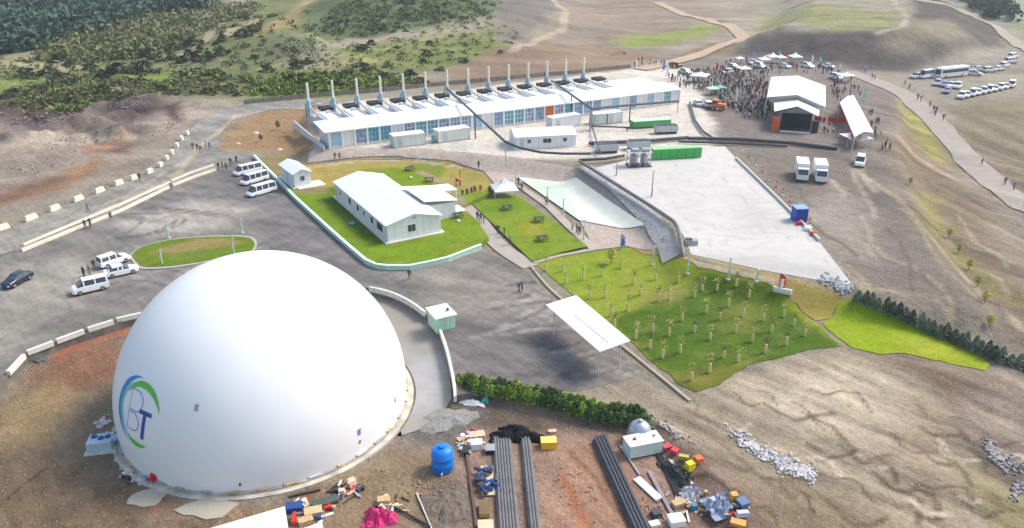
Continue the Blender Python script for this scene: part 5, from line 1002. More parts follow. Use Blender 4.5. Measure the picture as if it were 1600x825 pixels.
def car(kind, paint, lab='x', name=None, cat=None):
    L_, hw, bs, gs, rt = SPEC[kind]; t = thing(name or {'minibus': 'minibus', 'van': 'white_van'}.get(kind, 'parked_car'), lab, cat or {'minibus': 'minibus', 'van': 'van'}.get(kind, 'car'))
    m = MB(); ringloft(m, [(x, hw * (.86 if i in (0, len(bs) - 1) else 1), z0, hw * (.8 if i in (0, len(bs) - 1) else .95), z1, .08) for i, (x, z0, z1) in enumerate(bs)]); m.build('body', paint, t)
    m = MB(); ringloft(m, [(gs[0][0], hw * .90, gs[0][1] - .05, hw * .88, gs[0][1] + .01, .01), (gs[1][0], hw * .90, gs[0][1] - .05, hw * .72, gs[1][1], .02), (gs[2][0], hw * .90, gs[3][1] - .05, hw * .72, gs[2][1], .02), (gs[3][0], hw * .90, gs[3][1] - .05, hw * .85, gs[3][1] + .01, .01)]); m.build('window', GLASS, t)
    m = MB(); m.slab([(gs[1][0] - .06, -hw * .74, gs[1][1] + .035), (gs[2][0] + .06, -hw * .74, gs[2][1] + .035), (gs[2][0] + .06, hw * .74, gs[2][1] + .035), (gs[1][0] - .06, hw * .74, gs[1][1] + .035)], .06); m.build('roof', paint, t)
    for s in (-1, 1):
        m = MB()
        pil = [gs[0][0] * .93, (gs[1][0] + gs[2][0]) / 2, gs[2][0] - .05] if kind != 'minibus' else [-2.8, -1.2, .2, 1.5]
        for k, x in enumerate(pil): m.add([(x - .08, s * hw * .915, gs[0][1]), (x + .08, s * hw * .915, gs[0][1]), (x + .08, s * hw * .745, rt - .06), (x - .08, s * hw * .745, rt - .06), (x - .08, s * hw * .88, gs[0][1]), (x + .08, s * hw * .88, gs[0][1]), (x + .08, s * hw * .7, rt - .06), (x - .08, s * hw * .7, rt - .06)], [(0, 1, 2, 3), (7, 6, 5, 4), (0, 4, 5, 1), (1, 5, 6, 2), (2, 6, 7, 3), (3, 7, 4, 0)])
        m.build('pillar', paint, t)
        m = MB(); m.box(L_ / 2 - .1, s * hw * .66, bs[-1][2] - .18, .12, .32, .15); m.build('headlight', LAMPW, t)
        m = MB(); m.box(-L_ / 2 + .04, s * hw * .72, bs[0][2] - .25, .1, .22, .2); m.build('tail_light', LAMPR, t)
        for x in (-L_ * .3, L_ * .3): wheel(t, x, s * (hw - .1), .34, .22)
    return t
def vplace(k, pr, pf_, lab, grp=None):
    a = G(*pr); b = G(*pf_); x, y = (a[0] + b[0]) / 2, (a[1] + b[1]) / 2; z = float(Hh(np.array([x]), np.array([y]))[0])
    return k.place((x, y, z + (.07 if z < .5 else .03)), math.atan2(b[1] - a[1], b[0] - a[0]), lab, grp)
kw = Kind(car('van', CW)); vplace(kw, (168, 449), (116, 461), 'white people carrier nearest the camera on the yard left of the dome')
ks = Kind(car('sedan', CW)); vplace(ks, (168, 434), (213, 424), 'white saloon car between the people carrier and the planted island')
ksu = Kind(car('suv', CW)); vplace(ksu, (157, 420), (200, 406), 'white car behind the white saloon beside the planted island')
kd = Kind(car('sedan', CD)); vplace(kd, (47, 433), (8, 454), 'dark blue black car alone near the left picture edge'); k0 = kd
km = Kind(car('minibus', CW))
for a, b, l in (((405, 267), (370, 275), 'white minibus farthest from the camera of the three beside the green kerb'), ((418, 279), (378, 291), 'white minibus with dark side windows, middle one of the three beside the green kerb'), ((430, 297), (388, 309), 'white minibus nearest the camera of the three beside the green kerb')): vplace(km, a, b, l, 'white minibuses beside the lawn kerb').scale = (.95, .9, .74)
# right-hand car park
g1n = 'cars parked at the foot of the dark slope'; g2n = 'cars parked in the middle of the far car park'; g3n = 'cars parked in the slanting row on the right'
ksi = Kind(car('suv', CS)); kvi = Kind(car('sedan', CV))
vplace(ksi, (1441, 121), (1420, 124), 'silver car leftmost in the row at the foot of the dark slope', g1n)
vplace(km, (1458, 120), (1434, 124), 'pale minibus just in front of the coach in the far car park')
for i, (a, b) in enumerate([((1512, 117), (1532, 119)), ((1520, 111), (1538, 110)), ((1537, 113), (1554, 112)), ((1552, 111), (1568, 109)), ((1562, 107), (1576, 103))]): vplace([ksi, ks, ksu, ks, ksu][i], a, b, 'pale car in the curving row behind the coach at the foot of the slope', g1n)
for i, (a, b) in enumerate([((1572, 99), (1586, 98)), ((1576, 92), (1588, 90))]): vplace(kw, a, b, ['white van second from the far end of the curving row', 'white van at the far end of the curving row'][i], g1n)
for i, (a, b) in enumerate([((1470, 129), (1458, 138)), ((1481, 131), (1469, 140)), ((1491, 132), (1480, 141)), ((1500, 134), (1491, 142)), ((1484, 140), (1474, 150))]): vplace([ksi, kvi, ks, ksu, kvi][i], a, b, 'pale car' * 0 + ['silver car', 'violet grey car', 'white saloon', 'white car', 'violet grey car'][i] + [' leftmost of the cluster below the coach', ' second from the left in the cluster below the coach', ' third from the left in the cluster below the coach', ' rightmost of the cluster below the coach', ' nearest the camera in the cluster below the coach'][i], g2n)
for i in range(10):
    u = i / 9; px, py = 1502 + 78 * u, 154 - 17 * u
    vplace([ksu, ks, kw, ks, ksu, kw, ks, ksu, ks, kw][i], (px + 5, py - 7), (px - 6, py + 6), 'white car at the near end of the slanting row on the right' if i == 0 else 'white car at the far end of the slanting row on the right' if i == 9 else 'white car in the slanting row on the right', g3n)
vplace(ks, (1096, 170), (1084, 160), 'white car left of the orange loader, nearest the hall'); vplace(ksu, (1110, 172), (1100, 163), 'white car directly left of the orange loader')
vplace(ks, (1180, 98), (1172, 102), 'white car at the foot of the slope behind the crowd')
for i, (px, py, dx) in enumerate([(1226, 106, 9), (1262, 106, 9), (1186, 106, 8), (1146, 108, 8), (1136, 116, -8), (1294, 106, 8), (1306, 124, 8), (1072, 116, 8)]): vplace([ks, ksu, kw, ksi, ksu, ks, kw, ksi][i], (px - dx, py - 2), (px + dx, py + 2), 'pale vehicle parked among the people around the audience tent', 'vehicles among the crowd')
# coach
t = thing('coach', 'long white coach with dark window band in the far car park', 'coach'); m = MB(); ringloft(m, [(-6.2, 1.15, .45, 1.05, 2.9, .15), (-6.0, 1.25, .35, 1.2, 3.2, .15), (5.9, 1.25, .35, 1.2, 3.2, .15), (6.2, 1.15, .45, 1.0, 2.9, .15)]); m.build('body', CW, t)
for s in (-1, 1): m = MB(); m.box(0, s * 1.235, 1.65, 11.4, .06, .95); m.build('side_window', GLASS, t)
m = MB(); m.box(6.17, 0, 1.3, .08, 1.95, 1.4); m.build('windscreen', GLASS, t); m = MB(); m.box(-1, 0, 3.2, 2.4, 1.5, .2); m.build('air_conditioner', W, t)
for a in (-3.4, 3.9):
    for b in (-1.1, 1.1): wheel(t, a, b, .5, .3)
for s in (-1, 1): m = MB(); m.box(6.2, s * .85, .7, .08, .3, .2); m.build('headlight', LAMPW, t)
kc = Kind(t); vplace(kc, (1511, 118), (1459, 123), 'long white coach with dark window band in the far car park')
# trucks
def truck(paint, boxm):
    t = thing('box_truck', 'x', 'truck'); m = MB(); ringloft(m, [(1.55, 1.05, .5, 1.0, 2.4, .08), (2.6, 1.05, .45, 1.0, 2.35, .08), (3.25, 1.0, .45, .98, 1.4, .08)]); m.build('cab', paint, t)
    m = MB(); m.add([(2.64, -.9, 2.22), (2.64, .9, 2.22), (3.22, .86, 1.42), (3.22, -.86, 1.42), (2.72, -.9, 2.25), (2.72, .9, 2.25), (3.30, .86, 1.45), (3.30, -.86, 1.45)], [(3, 2, 1, 0), (4, 5, 6, 7), (0, 1, 5, 4), (1, 2, 6, 5), (2, 3, 7, 6), (3, 0, 4, 7)]); m.build('windscreen', GLASS, t)
    m = MB(); m.box(-.9, 0, .75, 4.7, 2.2, 2.3); m.build('cargo_box', boxm, t); m = MB(); m.box(0, 0, .4, 6.0, .9, .3); m.build('chassis', DG, t)
    for s in (-1, 1):
        m = MB(); m.box(2.1, s * 1.035, 1.45, .7, .06, .65); m.build('side_window', GLASS, t); m = MB(); m.box(3.25, s * .75, .6, .1, .3, .2); m.build('headlight', LAMPW, t)
        for x in (-2.2, 2.3): wheel(t, x, s * .9, .42, .28)
    return t
kt = Kind(truck(CW, W)); vplace(kt, (1249, 266), (1254, 289), 'white box truck, left one of the pair on the dirt lot'); vplace(kt, (1276, 267), (1284, 293), 'white box truck, right one of the pair on the dirt lot')
vplace(kw, (1345, 251), (1341, 265), 'white van with pale roof below the long tent')

# ------------------------------------------------------------------ flags and banners
def flag(px, py, h, m1, lab, m2=None, rz=0, wd=.75):
    x, y, z = G(px, py); t = thing('feather_flag', lab, 'flag', (x, y, z), rz); m = MB(); m.tube([(0, 0, 0), (0, 0, h)], .03, 6); m.build('flag_pole', LG, t); m = MB(); m.lathe([(.3, 0), (.3, .08), (.05, .1)], 0, 0, 8); m.build('foot', DG, t)
    m = MB(); N = 10
    for i in range(N + 1): z_ = .5 + (h - .5) * i / N; w_ = wd * (1 if i < 8 else (1 - (i - 7) * .28)); b = .06 * math.sin(i * 1.1); m.v += [(.03, b, z_), (w_, b * 2 + .05, z_), (.03, b + .012, z_), (w_, b * 2 + .062, z_)]
    for i in range(N): a = 4 * i; m.f += [(a, a + 1, a + 5, a + 4), (a + 2, a + 6, a + 7, a + 3), (a + 1, a + 3, a + 7, a + 5)]
    m.mi = [0] * len(m.f); c = m.build('flag_cloth', m1, t)
    if m2: m = MB(); m.box(wd * .45, -.05, h * .3, wd * .5, .02, h * .4); m.build('emblem', m2, c)
    return t
FW = mat('flag_white', (.80, .82, .76), .8); FB = mat('flag_blue', (.10, .20, .58), .8); FR = mat('flag_red', (.70, .04, .05), .8); FY = mat('flag_yellow', (.78, .62, .12), .8); FG = mat('flag_green', (.40, .66, .50), .8); FP = mat('flag_violet', (.42, .40, .72), .8)
flag(969, 390, 2.6, FP, 'pale violet feather flag with blue mark at the top corner of the sapling lawn', FB); flag(1215, 456, 2.7, FR, 'red feather flag on the dry strip above the sapling lawn', FW, wd=.9)
flag(1595, 329, 1.9, FW, 'white feather flag at the right picture edge beside the side track'); flag(1441, 150, 3.2, FW, 'white feather flag at the end of the far car park beside the side track')
flag(1267, 99, 3, FW, 'white feather flag behind the audience tent, left of two'); flag(1279, 102, 3, FG, 'pale green feather flag behind the audience tent, right of two'); flag(1310, 116, 3.4, FW, 'tall white feather flag right of the audience tent roof', FG); flag(1349, 116, 3, FP, 'violet feather flag at the start of the side track', FB)
flag(1348, 158, 3.4, FG, 'pale green feather flag just right of the long tent'); flag(1035, 112, 4.2, FB, 'tall blue feather flag at the right end of the hall behind'); flag(1041, 118, 4.0, FW, 'tall white feather flag beside the tall blue one'); flag(993, 108, 3.2, FW, 'white feather flag at the far end of the mesh fence')
flag(1176, 93, 2.8, FP, 'violet feather flag behind the canopies at the back of the crowd'); flag(1216, 91, 2.6, FG, 'green feather flag behind the row of pagoda canopies'); flag(1225, 92, 2.6, FR, 'red feather flag behind the row of pagoda canopies'); flag(1148, 160, 4.2, FW, 'tall white flag in the front of the left crowd'); flag(1118, 112, 3, FR, 'red flag among people in the left crowd')
flag(712, 296, 2.2, FR, 'small red flag on the dry lawn below the stone slope', FW, wd=1.0)

# ------------------------------------------------------------------ people
def person_mesh(pose, seed):
    rd = random.Random(seed); bm = bmesh.new(); V = {}
    st_ = {'stand': (0, 0, .13), 'walk': (.24, -.22, .09), 'talk': (.04, -.03, .17)}[pose]
    arm = {'stand': [(-.27, .02, 1.15), (-.29, -.04, .88), (-.28, -.08, .78)], 'walk': [(-.27, .10, 1.16), (-.28, .24, .95), (-.27, .28, .87)], 'talk': [(-.28, -.02, 1.15), (-.26, -.22, 1.05), (-.22, -.30, 1.10)]}[pose]
    arm2 = {'stand': [(.27, .02, 1.15), (.29, -.04, .88), (.28, -.08, .78)], 'walk': [(.27, -.08, 1.16), (.28, -.24, .98), (.27, -.30, .92)], 'talk': [(.28, .02, 1.15), (.30, -.03, .88), (.29, -.07, .78)]}[pose]
    P_ = [('pel', (0, 0, .94), .135), ('waist', (0, 0, 1.08), .12), ('chest', (0, -.01, 1.30), .15), ('neck', (0, 0, 1.48), .06), ('head', (0, -.01, 1.60), .10), ('crown', (0, .0, 1.70), .085), ('nose', (0, -.085, 1.60), .03),
          ('ls', (-.19, 0, 1.41), .07), ('rs', (.19, 0, 1.41), .07), ('le', arm[0], .05), ('lw', arm[1], .035), ('lh', arm[2], .04), ('re', arm2[0], .05), ('rw', arm2[1], .035), ('rh', arm2[2], .04),
          ('lp', (-st_[2] * .75, 0, .86), .095), ('lk', (-st_[2], -st_[0] * .45, .49), .065), ('la', (-st_[2], -st_[0], .10), .045), ('lt', (-st_[2] - .03, -st_[0] - .15, .045), .04),
          ('rp', (st_[2] * .75, 0, .86), .095), ('rk', (st_[2], -st_[1] * .45, .49), .065), ('ra', (st_[2], -st_[1], .10), .045), ('rt', (st_[2] + .03, -st_[1] - .15, .045), .04)]
    for n_, p, r in P_: V[n_] = (bm.verts.new(p), r)
    for a, b in (('pel', 'waist'), ('waist', 'chest'), ('chest', 'neck'), ('neck', 'head'), ('head', 'crown'), ('head', 'nose'), ('chest', 'ls'), ('chest', 'rs'), ('ls', 'le'), ('le', 'lw'), ('lw', 'lh'), ('rs', 're'), ('re', 'rw'), ('rw', 'rh'), ('pel', 'lp'), ('lp', 'lk'), ('lk', 'la'), ('la', 'lt'), ('pel', 'rp'), ('rp', 'rk'), ('rk', 'ra'), ('ra', 'rt')): bm.edges.new((V[a][0], V[b][0]))
    me = bpy.data.meshes.new('sk'); rs = [V[n_][1] for n_, _, _ in P_]; bm.verts.index_update(); bm.to_mesh(me); bm.free()
    ob = bpy.data.objects.new('sk', me); C.objects.link(ob); md = ob.modifiers.new('s', 'SKIN'); ob.modifiers.new('d', 'SUBSURF').levels = 1
    for i, r in enumerate(rs): me.skin_vertices[0].data[i].radius = (r, r * (.75 if i in (1, 2) else 1)); me.skin_vertices[0].data[i].use_root = (i == 0)
    dg = bpy.context.evaluated_depsgraph_get(); out = bpy.data.meshes.new_from_object(ob.evaluated_get(dg)); bpy.data.objects.remove(ob); out.name = 'person'
    out.materials.clear()
    for k in range(4): out.materials.append(None)
    for p in out.polygons:
        c = p.center; p.use_smooth = True
        if c.z > 1.655 or (c.z > 1.56 and c.y > .02): k = 3
        elif c.z > 1.47: k = 2
        elif abs(c.x) > .2 and c.z < (.86 if pose == 'stand' else .90) and c.z > .6: k = 2
        elif c.z > .90: k = 0
        elif c.z > .12: k = 1
        else: k = 3
        p.material_index = k
    return out
PM = [person_mesh('stand', 1), person_mesh('walk', 2), person_mesh('talk', 3)]
def cl_(n, c): return mat('cloth_' + n, c, .85, noise=.12, nscale=4)
TOP = {'dark': cl_('dark', (.03, .03, .04)), 'navy': cl_('navy', (.03, .045, .10)), 'grey': cl_('grey', (.20, .20, .21)), 'blue': cl_('blue', (.06, .20, .46)), 'white': cl_('white', (.68, .68, .66)), 'red': cl_('red', (.48, .05, .06)), 'brown': cl_('brown', (.15, .09, .06)), 'green': cl_('green', (.10, .28, .16)), 'yellow': cl_('yellow', (.66, .50, .10)), 'pink': cl_('pink', (.58, .30, .36))}
LEGS = [cl_('black_trousers', (.025, .025, .03)), cl_('jeans', (.06, .09, .16)), cl_('khaki', (.20, .17, .12))]
SKIN = [mat('skin_light', (.58, .36, .26), .6), mat('skin_tan', (.45, .27, .18), .6)]; HAIR = [mat('hair_black', (.02, .016, .014), .7), mat('hair_brown', (.08, .05, .03), .7)]
prn = random.Random(11)
def person(x, y, z, rz, top, lab, grp=None, pose=0, legs=None):
    o = bpy.data.objects.new('person', PM[pose]); C.objects.link(o)
    for k, m_ in enumerate((TOP[top], LEGS[prn.choice((0, 0, 1, 2)) if legs is None else legs], prn.choice(SKIN), prn.choice(HAIR))): o.material_slots[k].link = 'OBJECT'; o.material_slots[k].material = m_
    s = prn.uniform(.96, 1.06); o.scale = (s * 1.08, s * 1.08, s); o.location = (x, y, z); o.rotation_euler = (0, 0, rz); tag(o, lab, 'person', grp); return o
def standing(px, py, top, lab, grp=None, pose=0, rz=None, dz=0, legs=None):
    p = G(px, py); z = p[2] + dz
    return person(p[0], p[1], z, prn.uniform(0, 6.28) if rz is None else rz, top, lab, grp, pose, legs)
IND = [(138, 331, 'grey', 'person in grey walking on the access road beyond the parapet', 1, 0), (134, 358, 'dark', 'person in black by the parapet, left of the pair', 0, .05), (142, 356, 'dark', 'person in black by the parapet, right of the pair', 1, .05), (174, 345, 'navy', 'person in navy leaning by the parapet right of the pair', 2, .05),
 (219, 283, 'dark', 'person in black beside the barrier blocks on the access road', 0, .1), (268, 298, 'grey', 'person in grey at the gap between the two parapet walls', 0, .05), (302, 235, 'dark', 'person in black, leftmost of the group at the road bend', 0, .1), (309, 237, 'dark', 'person in black beside the bent figure at the road bend', 1, .1), (314, 239, 'navy', 'person in navy in the middle of the group at the road bend', 2, .1), (322, 231, 'blue', 'person in bright blue at the road bend, left one of two', 0, .1), (328, 233, 'blue', 'person in bright blue at the road bend, right one of two', 1, .1),
 (342, 266, 'dark', 'person in black at the end of the channel wall, leftmost of four', 0, .05), (348, 264, 'dark', 'person in black at the end of the channel wall, second of four', 2, .05), (354, 266, 'grey', 'person in grey at the end of the channel wall, third of four', 0, .05), (361, 259, 'dark', 'person in black at the end of the channel wall, rightmost of four', 1, .05), (370, 255, 'dark', 'person in black alone above the minibuses', 0, .05),
 (524, 251, 'dark', 'person in black at the foot of the stone slope, left of two', 0, .2), (531, 251, 'brown', 'person in brown at the foot of the stone slope, right of two', 0, .2), (748, 265, 'dark', 'person in dark clothes on the stone slope above the dry lawn', 1, .3), (719, 284, 'dark', 'person in black right of the small red flag', 0, ZL), (682, 326, 'brown', 'person in brown at the porch of the prefab house', 0, .3),
 (640, 437, 'dark', 'person in black alone on the yard below the lawn corner', 0, .05), (811, 458, 'dark', 'person in black walking on the yard, left of a pair above the canopy', 1, .05), (816, 455, 'grey', 'person in grey walking on the yard, right of a pair above the canopy', 1, .05),
 (132, 433, 'navy', 'person in navy standing behind the people carrier, left one', 0, .05), (141, 431, 'brown', 'person in brown standing behind the people carrier, right one', 2, .05), (148, 421, 'dark', 'person in black at the rear of the white cars', 0, .05),
 (854, 322, 'green', 'person in green beside the pale membrane', 0, .15), (894, 360, 'pink', 'person in pink on the stepping path', 0, .2), (901, 366, 'dark', 'person in black on the stepping path beside the lamp post', 2, .2), (905, 369, 'dark', 'person in black nearest the sapling lawn on the stepping path', 0, .2), (810, 292, 'dark', 'person in black right of the pagoda tent on the garden path', 0, .2), (815, 300, 'brown', 'person in brown below the pagoda tent on the garden path', 1, .2),
 (723, 311, 'dark', 'person in black, leftmost of the row left of the pagoda tent', 0, .3), (730, 310, 'dark', 'person in black, second in the row left of the pagoda tent', 2, .3), (737, 307, 'navy', 'person in navy in the row left of the pagoda tent', 0, .3), (742, 306, 'dark', 'person in black in the middle of the row left of the pagoda tent', 0, .3), (751, 304, 'red', 'person in red in the row left of the pagoda tent', 0, .3), (765, 306, 'dark', 'person in black just left of the pagoda tent', 0, .3),
 (746, 346, 'dark', 'person in black, left one of the group on the garden path', 0, .15), (751, 348, 'navy', 'person in navy in the group on the garden path', 2, .15), (756, 350, 'dark', 'person in black, right one of the group on the garden path', 0, .15), (778, 367, 'dark', 'person in black, upper one on the lower garden path', 1, .15), (788, 371, 'dark', 'person in black, middle one on the lower garden path', 0, .15), (797, 384, 'grey', 'person in grey lowest on the garden path', 1, .15),
 (1413, 134, 'dark', 'person in black walking on the side track, farthest one', 1, .16), (1420, 141, 'grey', 'person in grey on the side track below the farthest walker', 1, .16), (1433, 157, 'dark', 'person in black left of the white flag on the side track', 1, .16), (1438, 160, 'navy', 'person in navy left of the white flag on the side track', 0, .16), (1452, 168, 'grey', 'person in grey on the side track, top of the middle group', 1, .16), (1458, 176, 'dark', 'person in black on the side track, left of the middle group', 1, .16), (1462, 177, 'dark', 'person in black on the side track, right of the middle group', 0, .16), (1460, 183, 'navy', 'person in navy on the side track, lowest of the middle group', 0, .16), (1473, 189, 'dark', 'person in black alone on the side track below the middle group', 1, .16),
 (1533, 259, 'dark', 'person in black alone halfway down the side track', 1, .16), (1569, 290, 'dark', 'person in black on the lower side track, left of two', 0, .16), (1583, 298, 'blue', 'person in blue on the lower side track, right of two', 1, .16), (1362, 124, 'dark', 'person in black at the start of the side track', 1, .16), (1366, 126, 'grey', 'person in grey at the start of the side track', 0, .16)]
for px, py, tp_, lab, ps, dz in IND:
    p = G(px, py); z = (ZL + .02) if dz == ZL else p[2] + dz; person(p[0], p[1], z, prn.uniform(0, 6.28), tp_, lab, None, ps)
def pin(px, py, poly):
    ins = False
    for i in range(len(poly)):
        (ax, ay), (bx, by) = poly[i], poly[(i + 1) % len(poly)]
        if (ay > py) != (by > py) and px < (bx - ax) * (py - ay) / (by - ay) + ax: ins = not ins
    return ins
CROWDS = [([(1042, 122), (1075, 116), (1130, 106), (1200, 110), (1200, 150), (1205, 190), (1165, 186), (1135, 172), (1105, 142), (1062, 138)], 150, 'in the crowd left of the audience tent', 'people in the crowd left of the audience tent'),
 ([(1295, 112), (1328, 122), (1352, 150), (1340, 158), (1312, 162), (1296, 150)], 32, 'in the crowd right of the audience tent', 'people in the crowd right of the audience tent'),
 ([(1196, 103), (1240, 100), (1300, 104), (1300, 118), (1250, 114), (1204, 117)], 28, 'behind the audience tent', 'people behind the audience tent'),
 ([(1350, 166), (1362, 168), (1390, 235), (1372, 240)], 15, 'beside the long tent on its right', 'people right of the long tent'),
 ([(1275, 196), (1310, 198), (1315, 216), (1270, 214)], 5, 'on the dirt just right of the stage', 'people right of the stage'),
 ([(1130, 96), (1170, 92), (1172, 104), (1135, 108)], 10, 'at the foot of the slope behind the crowd', 'people at the foot of the slope'),
 ([(985, 98), (1032, 94), (1034, 104), (988, 108)], 11, 'near the far end of the mesh fence', 'people near the far end of the fence')]
cols = ['dark'] * 9 + ['navy'] * 5 + ['grey'] * 3 + ['blue'] * 2 + ['white'] * 4 + ['red', 'brown', 'green', 'pink']
CN = {'dark': 'black', 'white': 'white'}
for poly, n, where, grp in CROWDS:
    xs = [p[0] for p in poly]; ys = [p[1] for p in poly]; got = []; pts = []
    while len(pts) < n:
        px, py = prn.uniform(min(xs), max(xs)), prn.uniform(min(ys), max(ys))
        if pin(px, py, poly) and all((px - a) ** 2 + ((py - b) * 1.6) ** 2 > 9 for a, b in pts): pts.append((px, py))
        elif prn.random() < .002: break
    for (x, y, z) in GG(pts, 0, True):
        c = prn.choice(cols); person(x, y, z, prn.uniform(0, 6.28), c, 'person in %s standing %s' % (CN.get(c, c), where), grp, prn.choice((0, 0, 1, 2)))
# beyond the individuals, the thick of the crowd
mb = MB(); MI = []; rd = random.Random(77); srcs = [([tuple(v.co) for v in me.vertices], [(tuple(p.vertices), p.material_index) for p in me.polygons]) for me in PM]; pts = []
while len(pts) < 330:
    poly = CROWDS[rd.choice((0, 0, 0, 0, 1, 2))][0]; px, py = rd.uniform(1040, 1352), rd.uniform(100, 190)
    if pin(px, py, poly): pts.append((px, py))
for x, y, z in GG(pts, 0, True):
    vs_, fs_ = rd.choice(srcs); a = rd.uniform(0, 6.28); c, q = math.cos(a), math.sin(a); o_ = len(mb.v); k = rd.uniform(.95, 1.1); tc_ = rd.choice((0, 0, 0, 1, 1, 2, 3))
    mb.v += [(x + (i * c - j * q) * k, y + (i * q + j * c) * k, z + h_ * k) for i, j, h_ in vs_]; mb.f += [tuple(i + o_ for i in f) for f, _ in fs_]; mb.mi += [{0: tc_, 1: 4, 2: 5, 3: 6}[m_] for _, m_ in fs_]
tag(mb.build('crowd', [TOP['dark'], TOP['navy'], TOP['grey'], TOP['white'], LEGS[0], SKIN[0], HAIR[0]], smooth=True), 'thick of the standing crowd filling in around the audience tent', 'crowd', None, 'stuff')
# ------------------------------------------------------------------ vegetation
def crown(m, rnd, n, size, shape):
    """leaf faces gathered in clumps through the crown's volume"""
    k = max(5, n // 14); cl = []
    while len(cl) < k:
        a, b, c = rnd.uniform(-1, 1), rnd.uniform(-1, 1), rnd.random()
        r = shape(c)
        if r > 0 and math.hypot(a, b) < 1: q = math.hypot(a, b) ** .5 or 1; cl.append((a * r, b * r, c))
    for i in range(n):
        a, b, c = rnd.choice(cl); sp = .16
        m.leaf((a + rnd.gauss(0, sp * .5), b + rnd.gauss(0, sp * .5), max(.02, c + rnd.gauss(0, sp * .4))), size * rnd.uniform(.6, 1.3), rnd)
LF = {'dark': leaf_mat('leaf_dark', (.050, .066, .040), (.125, .150, .080)), 'olive': leaf_mat('leaf_olive', (.085, .105, .042), (.21, .225, .10)), 'green': leaf_mat('leaf_green', (.075, .115, .028), (.22, .28, .075)), 'blue': leaf_mat('leaf_bluegreen', (.022, .055, .055), (.075, .13, .10)),
      'fir': leaf_mat('leaf_fir', (.05, .10, .035), (.17, .26, .10), 3), 'fir2': leaf_mat('leaf_thuja', (.11, .20, .03), (.36, .48, .11), 3), 'grey': leaf_mat('leaf_greyfir', (.06, .095, .075), (.24, .30, .23), 3), 'yellow': leaf_mat('leaf_yellow', (.42, .40, .08), (.62, .55, .14)), 'straw': leaf_mat('leaf_straw', (.34, .30, .10), (.55, .48, .20)), 'rust': leaf_mat('leaf_rust', (.13, .08, .05), (.24, .14, .09))}
vr = random.Random(3)
bushes = {}
for kd_ in ('dark', 'olive', 'green', 'rust'):
    bushes[kd_] = []
    for v in range(3 if kd_ != 'rust' else 1): m = MB(); crown(m, vr, 300, .20, lambda c: math.sqrt(max(0, 1 - (c - .35) ** 2 / .42)) if c < .98 else 0); bushes[kd_].append(m.mesh('bush', LF[kd_]))
def bush(px, py, wpx, kd_, lab, grp='bushes on the green hillside', hr=.8, pt=None):
    x, y, z = pt or G(px, py); s = wpx / 2 / (.9135 * (py + 122) / CAMH); o = bpy.data.objects.new('bush', vr.choice(bushes[kd_])); C.objects.link(o); o.location = (x, y, z - .15 * s); o.scale = (s, s * vr.uniform(.8, 1.1), s * hr * vr.uniform(.85, 1.2)); o.rotation_euler = (0, 0, vr.uniform(0, 6.28)); tag(o, lab, 'bush', grp)
BL = [(42, 117, 30, 'dark'), (75, 114, 26, 'dark'), (92, 124, 34, 'dark'), (185, 117, 46, 'dark'), (228, 113, 48, 'dark'), (160, 120, 28, 'dark'), (95, 97, 34, 'dark'), (110, 103, 24, 'dark'), (140, 109, 30, 'dark'), (232, 91, 34, 'dark'), (258, 94, 30, 'olive'), (296, 95, 36, 'dark'), (326, 93, 34, 'dark'), (345, 84, 26, 'olive'), (296, 124, 44, 'olive'), (335, 124, 34, 'green'), (265, 140, 40, 'green'), (215, 132, 30, 'olive'), (185, 135, 26, 'dark'),
      (347, 62, 22, 'dark'), (380, 56, 24, 'dark'), (398, 48, 24, 'olive'), (312, 80, 20, 'dark'), (300, 70, 26, 'dark'), (270, 78, 24, 'dark'), (419, 112, 24, 'dark'), (462, 106, 30, 'dark'), (482, 98, 22, 'olive'), (568, 78, 24, 'dark'), (620, 75, 12, 'dark'), (671, 71, 15, 'dark'), (660, 98, 14, 'dark'), (668, 87, 20, 'olive'), (728, 72, 9, 'dark'), (706, 83, 9, 'dark'), (727, 97, 18, 'dark'), (782, 83, 10, 'dark'), (798, 68, 8, 'dark'), (605, 104, 18, 'olive'), (565, 112, 34, 'dark'), (585, 116, 30, 'green'), (540, 122, 36, 'green'), (500, 128, 40, 'green'), (460, 130, 38, 'green'), (430, 136, 36, 'green'), (400, 138, 30, 'olive'), (600, 128, 30, 'dark'), (640, 122, 34, 'dark'), (660, 130, 26, 'rust'), (618, 134, 26, 'olive'), (520, 138, 34, 'dark'), (480, 142, 30, 'green'), (560, 138, 30, 'dark'), (690, 110, 20, 'dark'), (975, 84, 6, 'dark'), (580, 70, 16, 'dark'), (598, 46, 14, 'dark'),
      (25, 150, 30, 'dark'), (10, 156, 24, 'dark'), (55, 152, 22, 'olive'), (105, 160, 24, 'green'), (135, 165, 22, 'green'), (160, 158, 24, 'green'), (385, 128, 30, 'green'), (360, 140, 26, 'dark'), (330, 146, 24, 'rust'), (1055, 105, 22, 'rust')]
for a in BL:
    bush(*a, {'dark': 'dark grey green bush standing out on the hillside left of the chimneys', 'olive': 'olive green bush on the hillside left of the chimneys', 'green': 'fresh green bush in the belt behind the access road', 'rust': 'reddish brown bush behind the plant'}[a[3]] if a[0] < 1000 else 'reddish brown bush at the corner between the hall and the crowd', {'dark': 'dark bushes on the hillside', 'olive': 'olive bushes on the hillside', 'green': 'green bushes behind the access road', 'rust': 'reddish bushes'}[a[3]])
SC = [([(0, 95), (250, 60), (480, 75), (500, 150), (330, 150), (150, 160), (0, 165)], 70, (8, 20)), ([(90, 60), (330, 15), (430, 0), (440, 30), (250, 95), (120, 95)], 75, (8, 17)), ([(480, 45), (560, 0), (790, 0), (760, 30), (560, 62)], 55, (5, 10))]
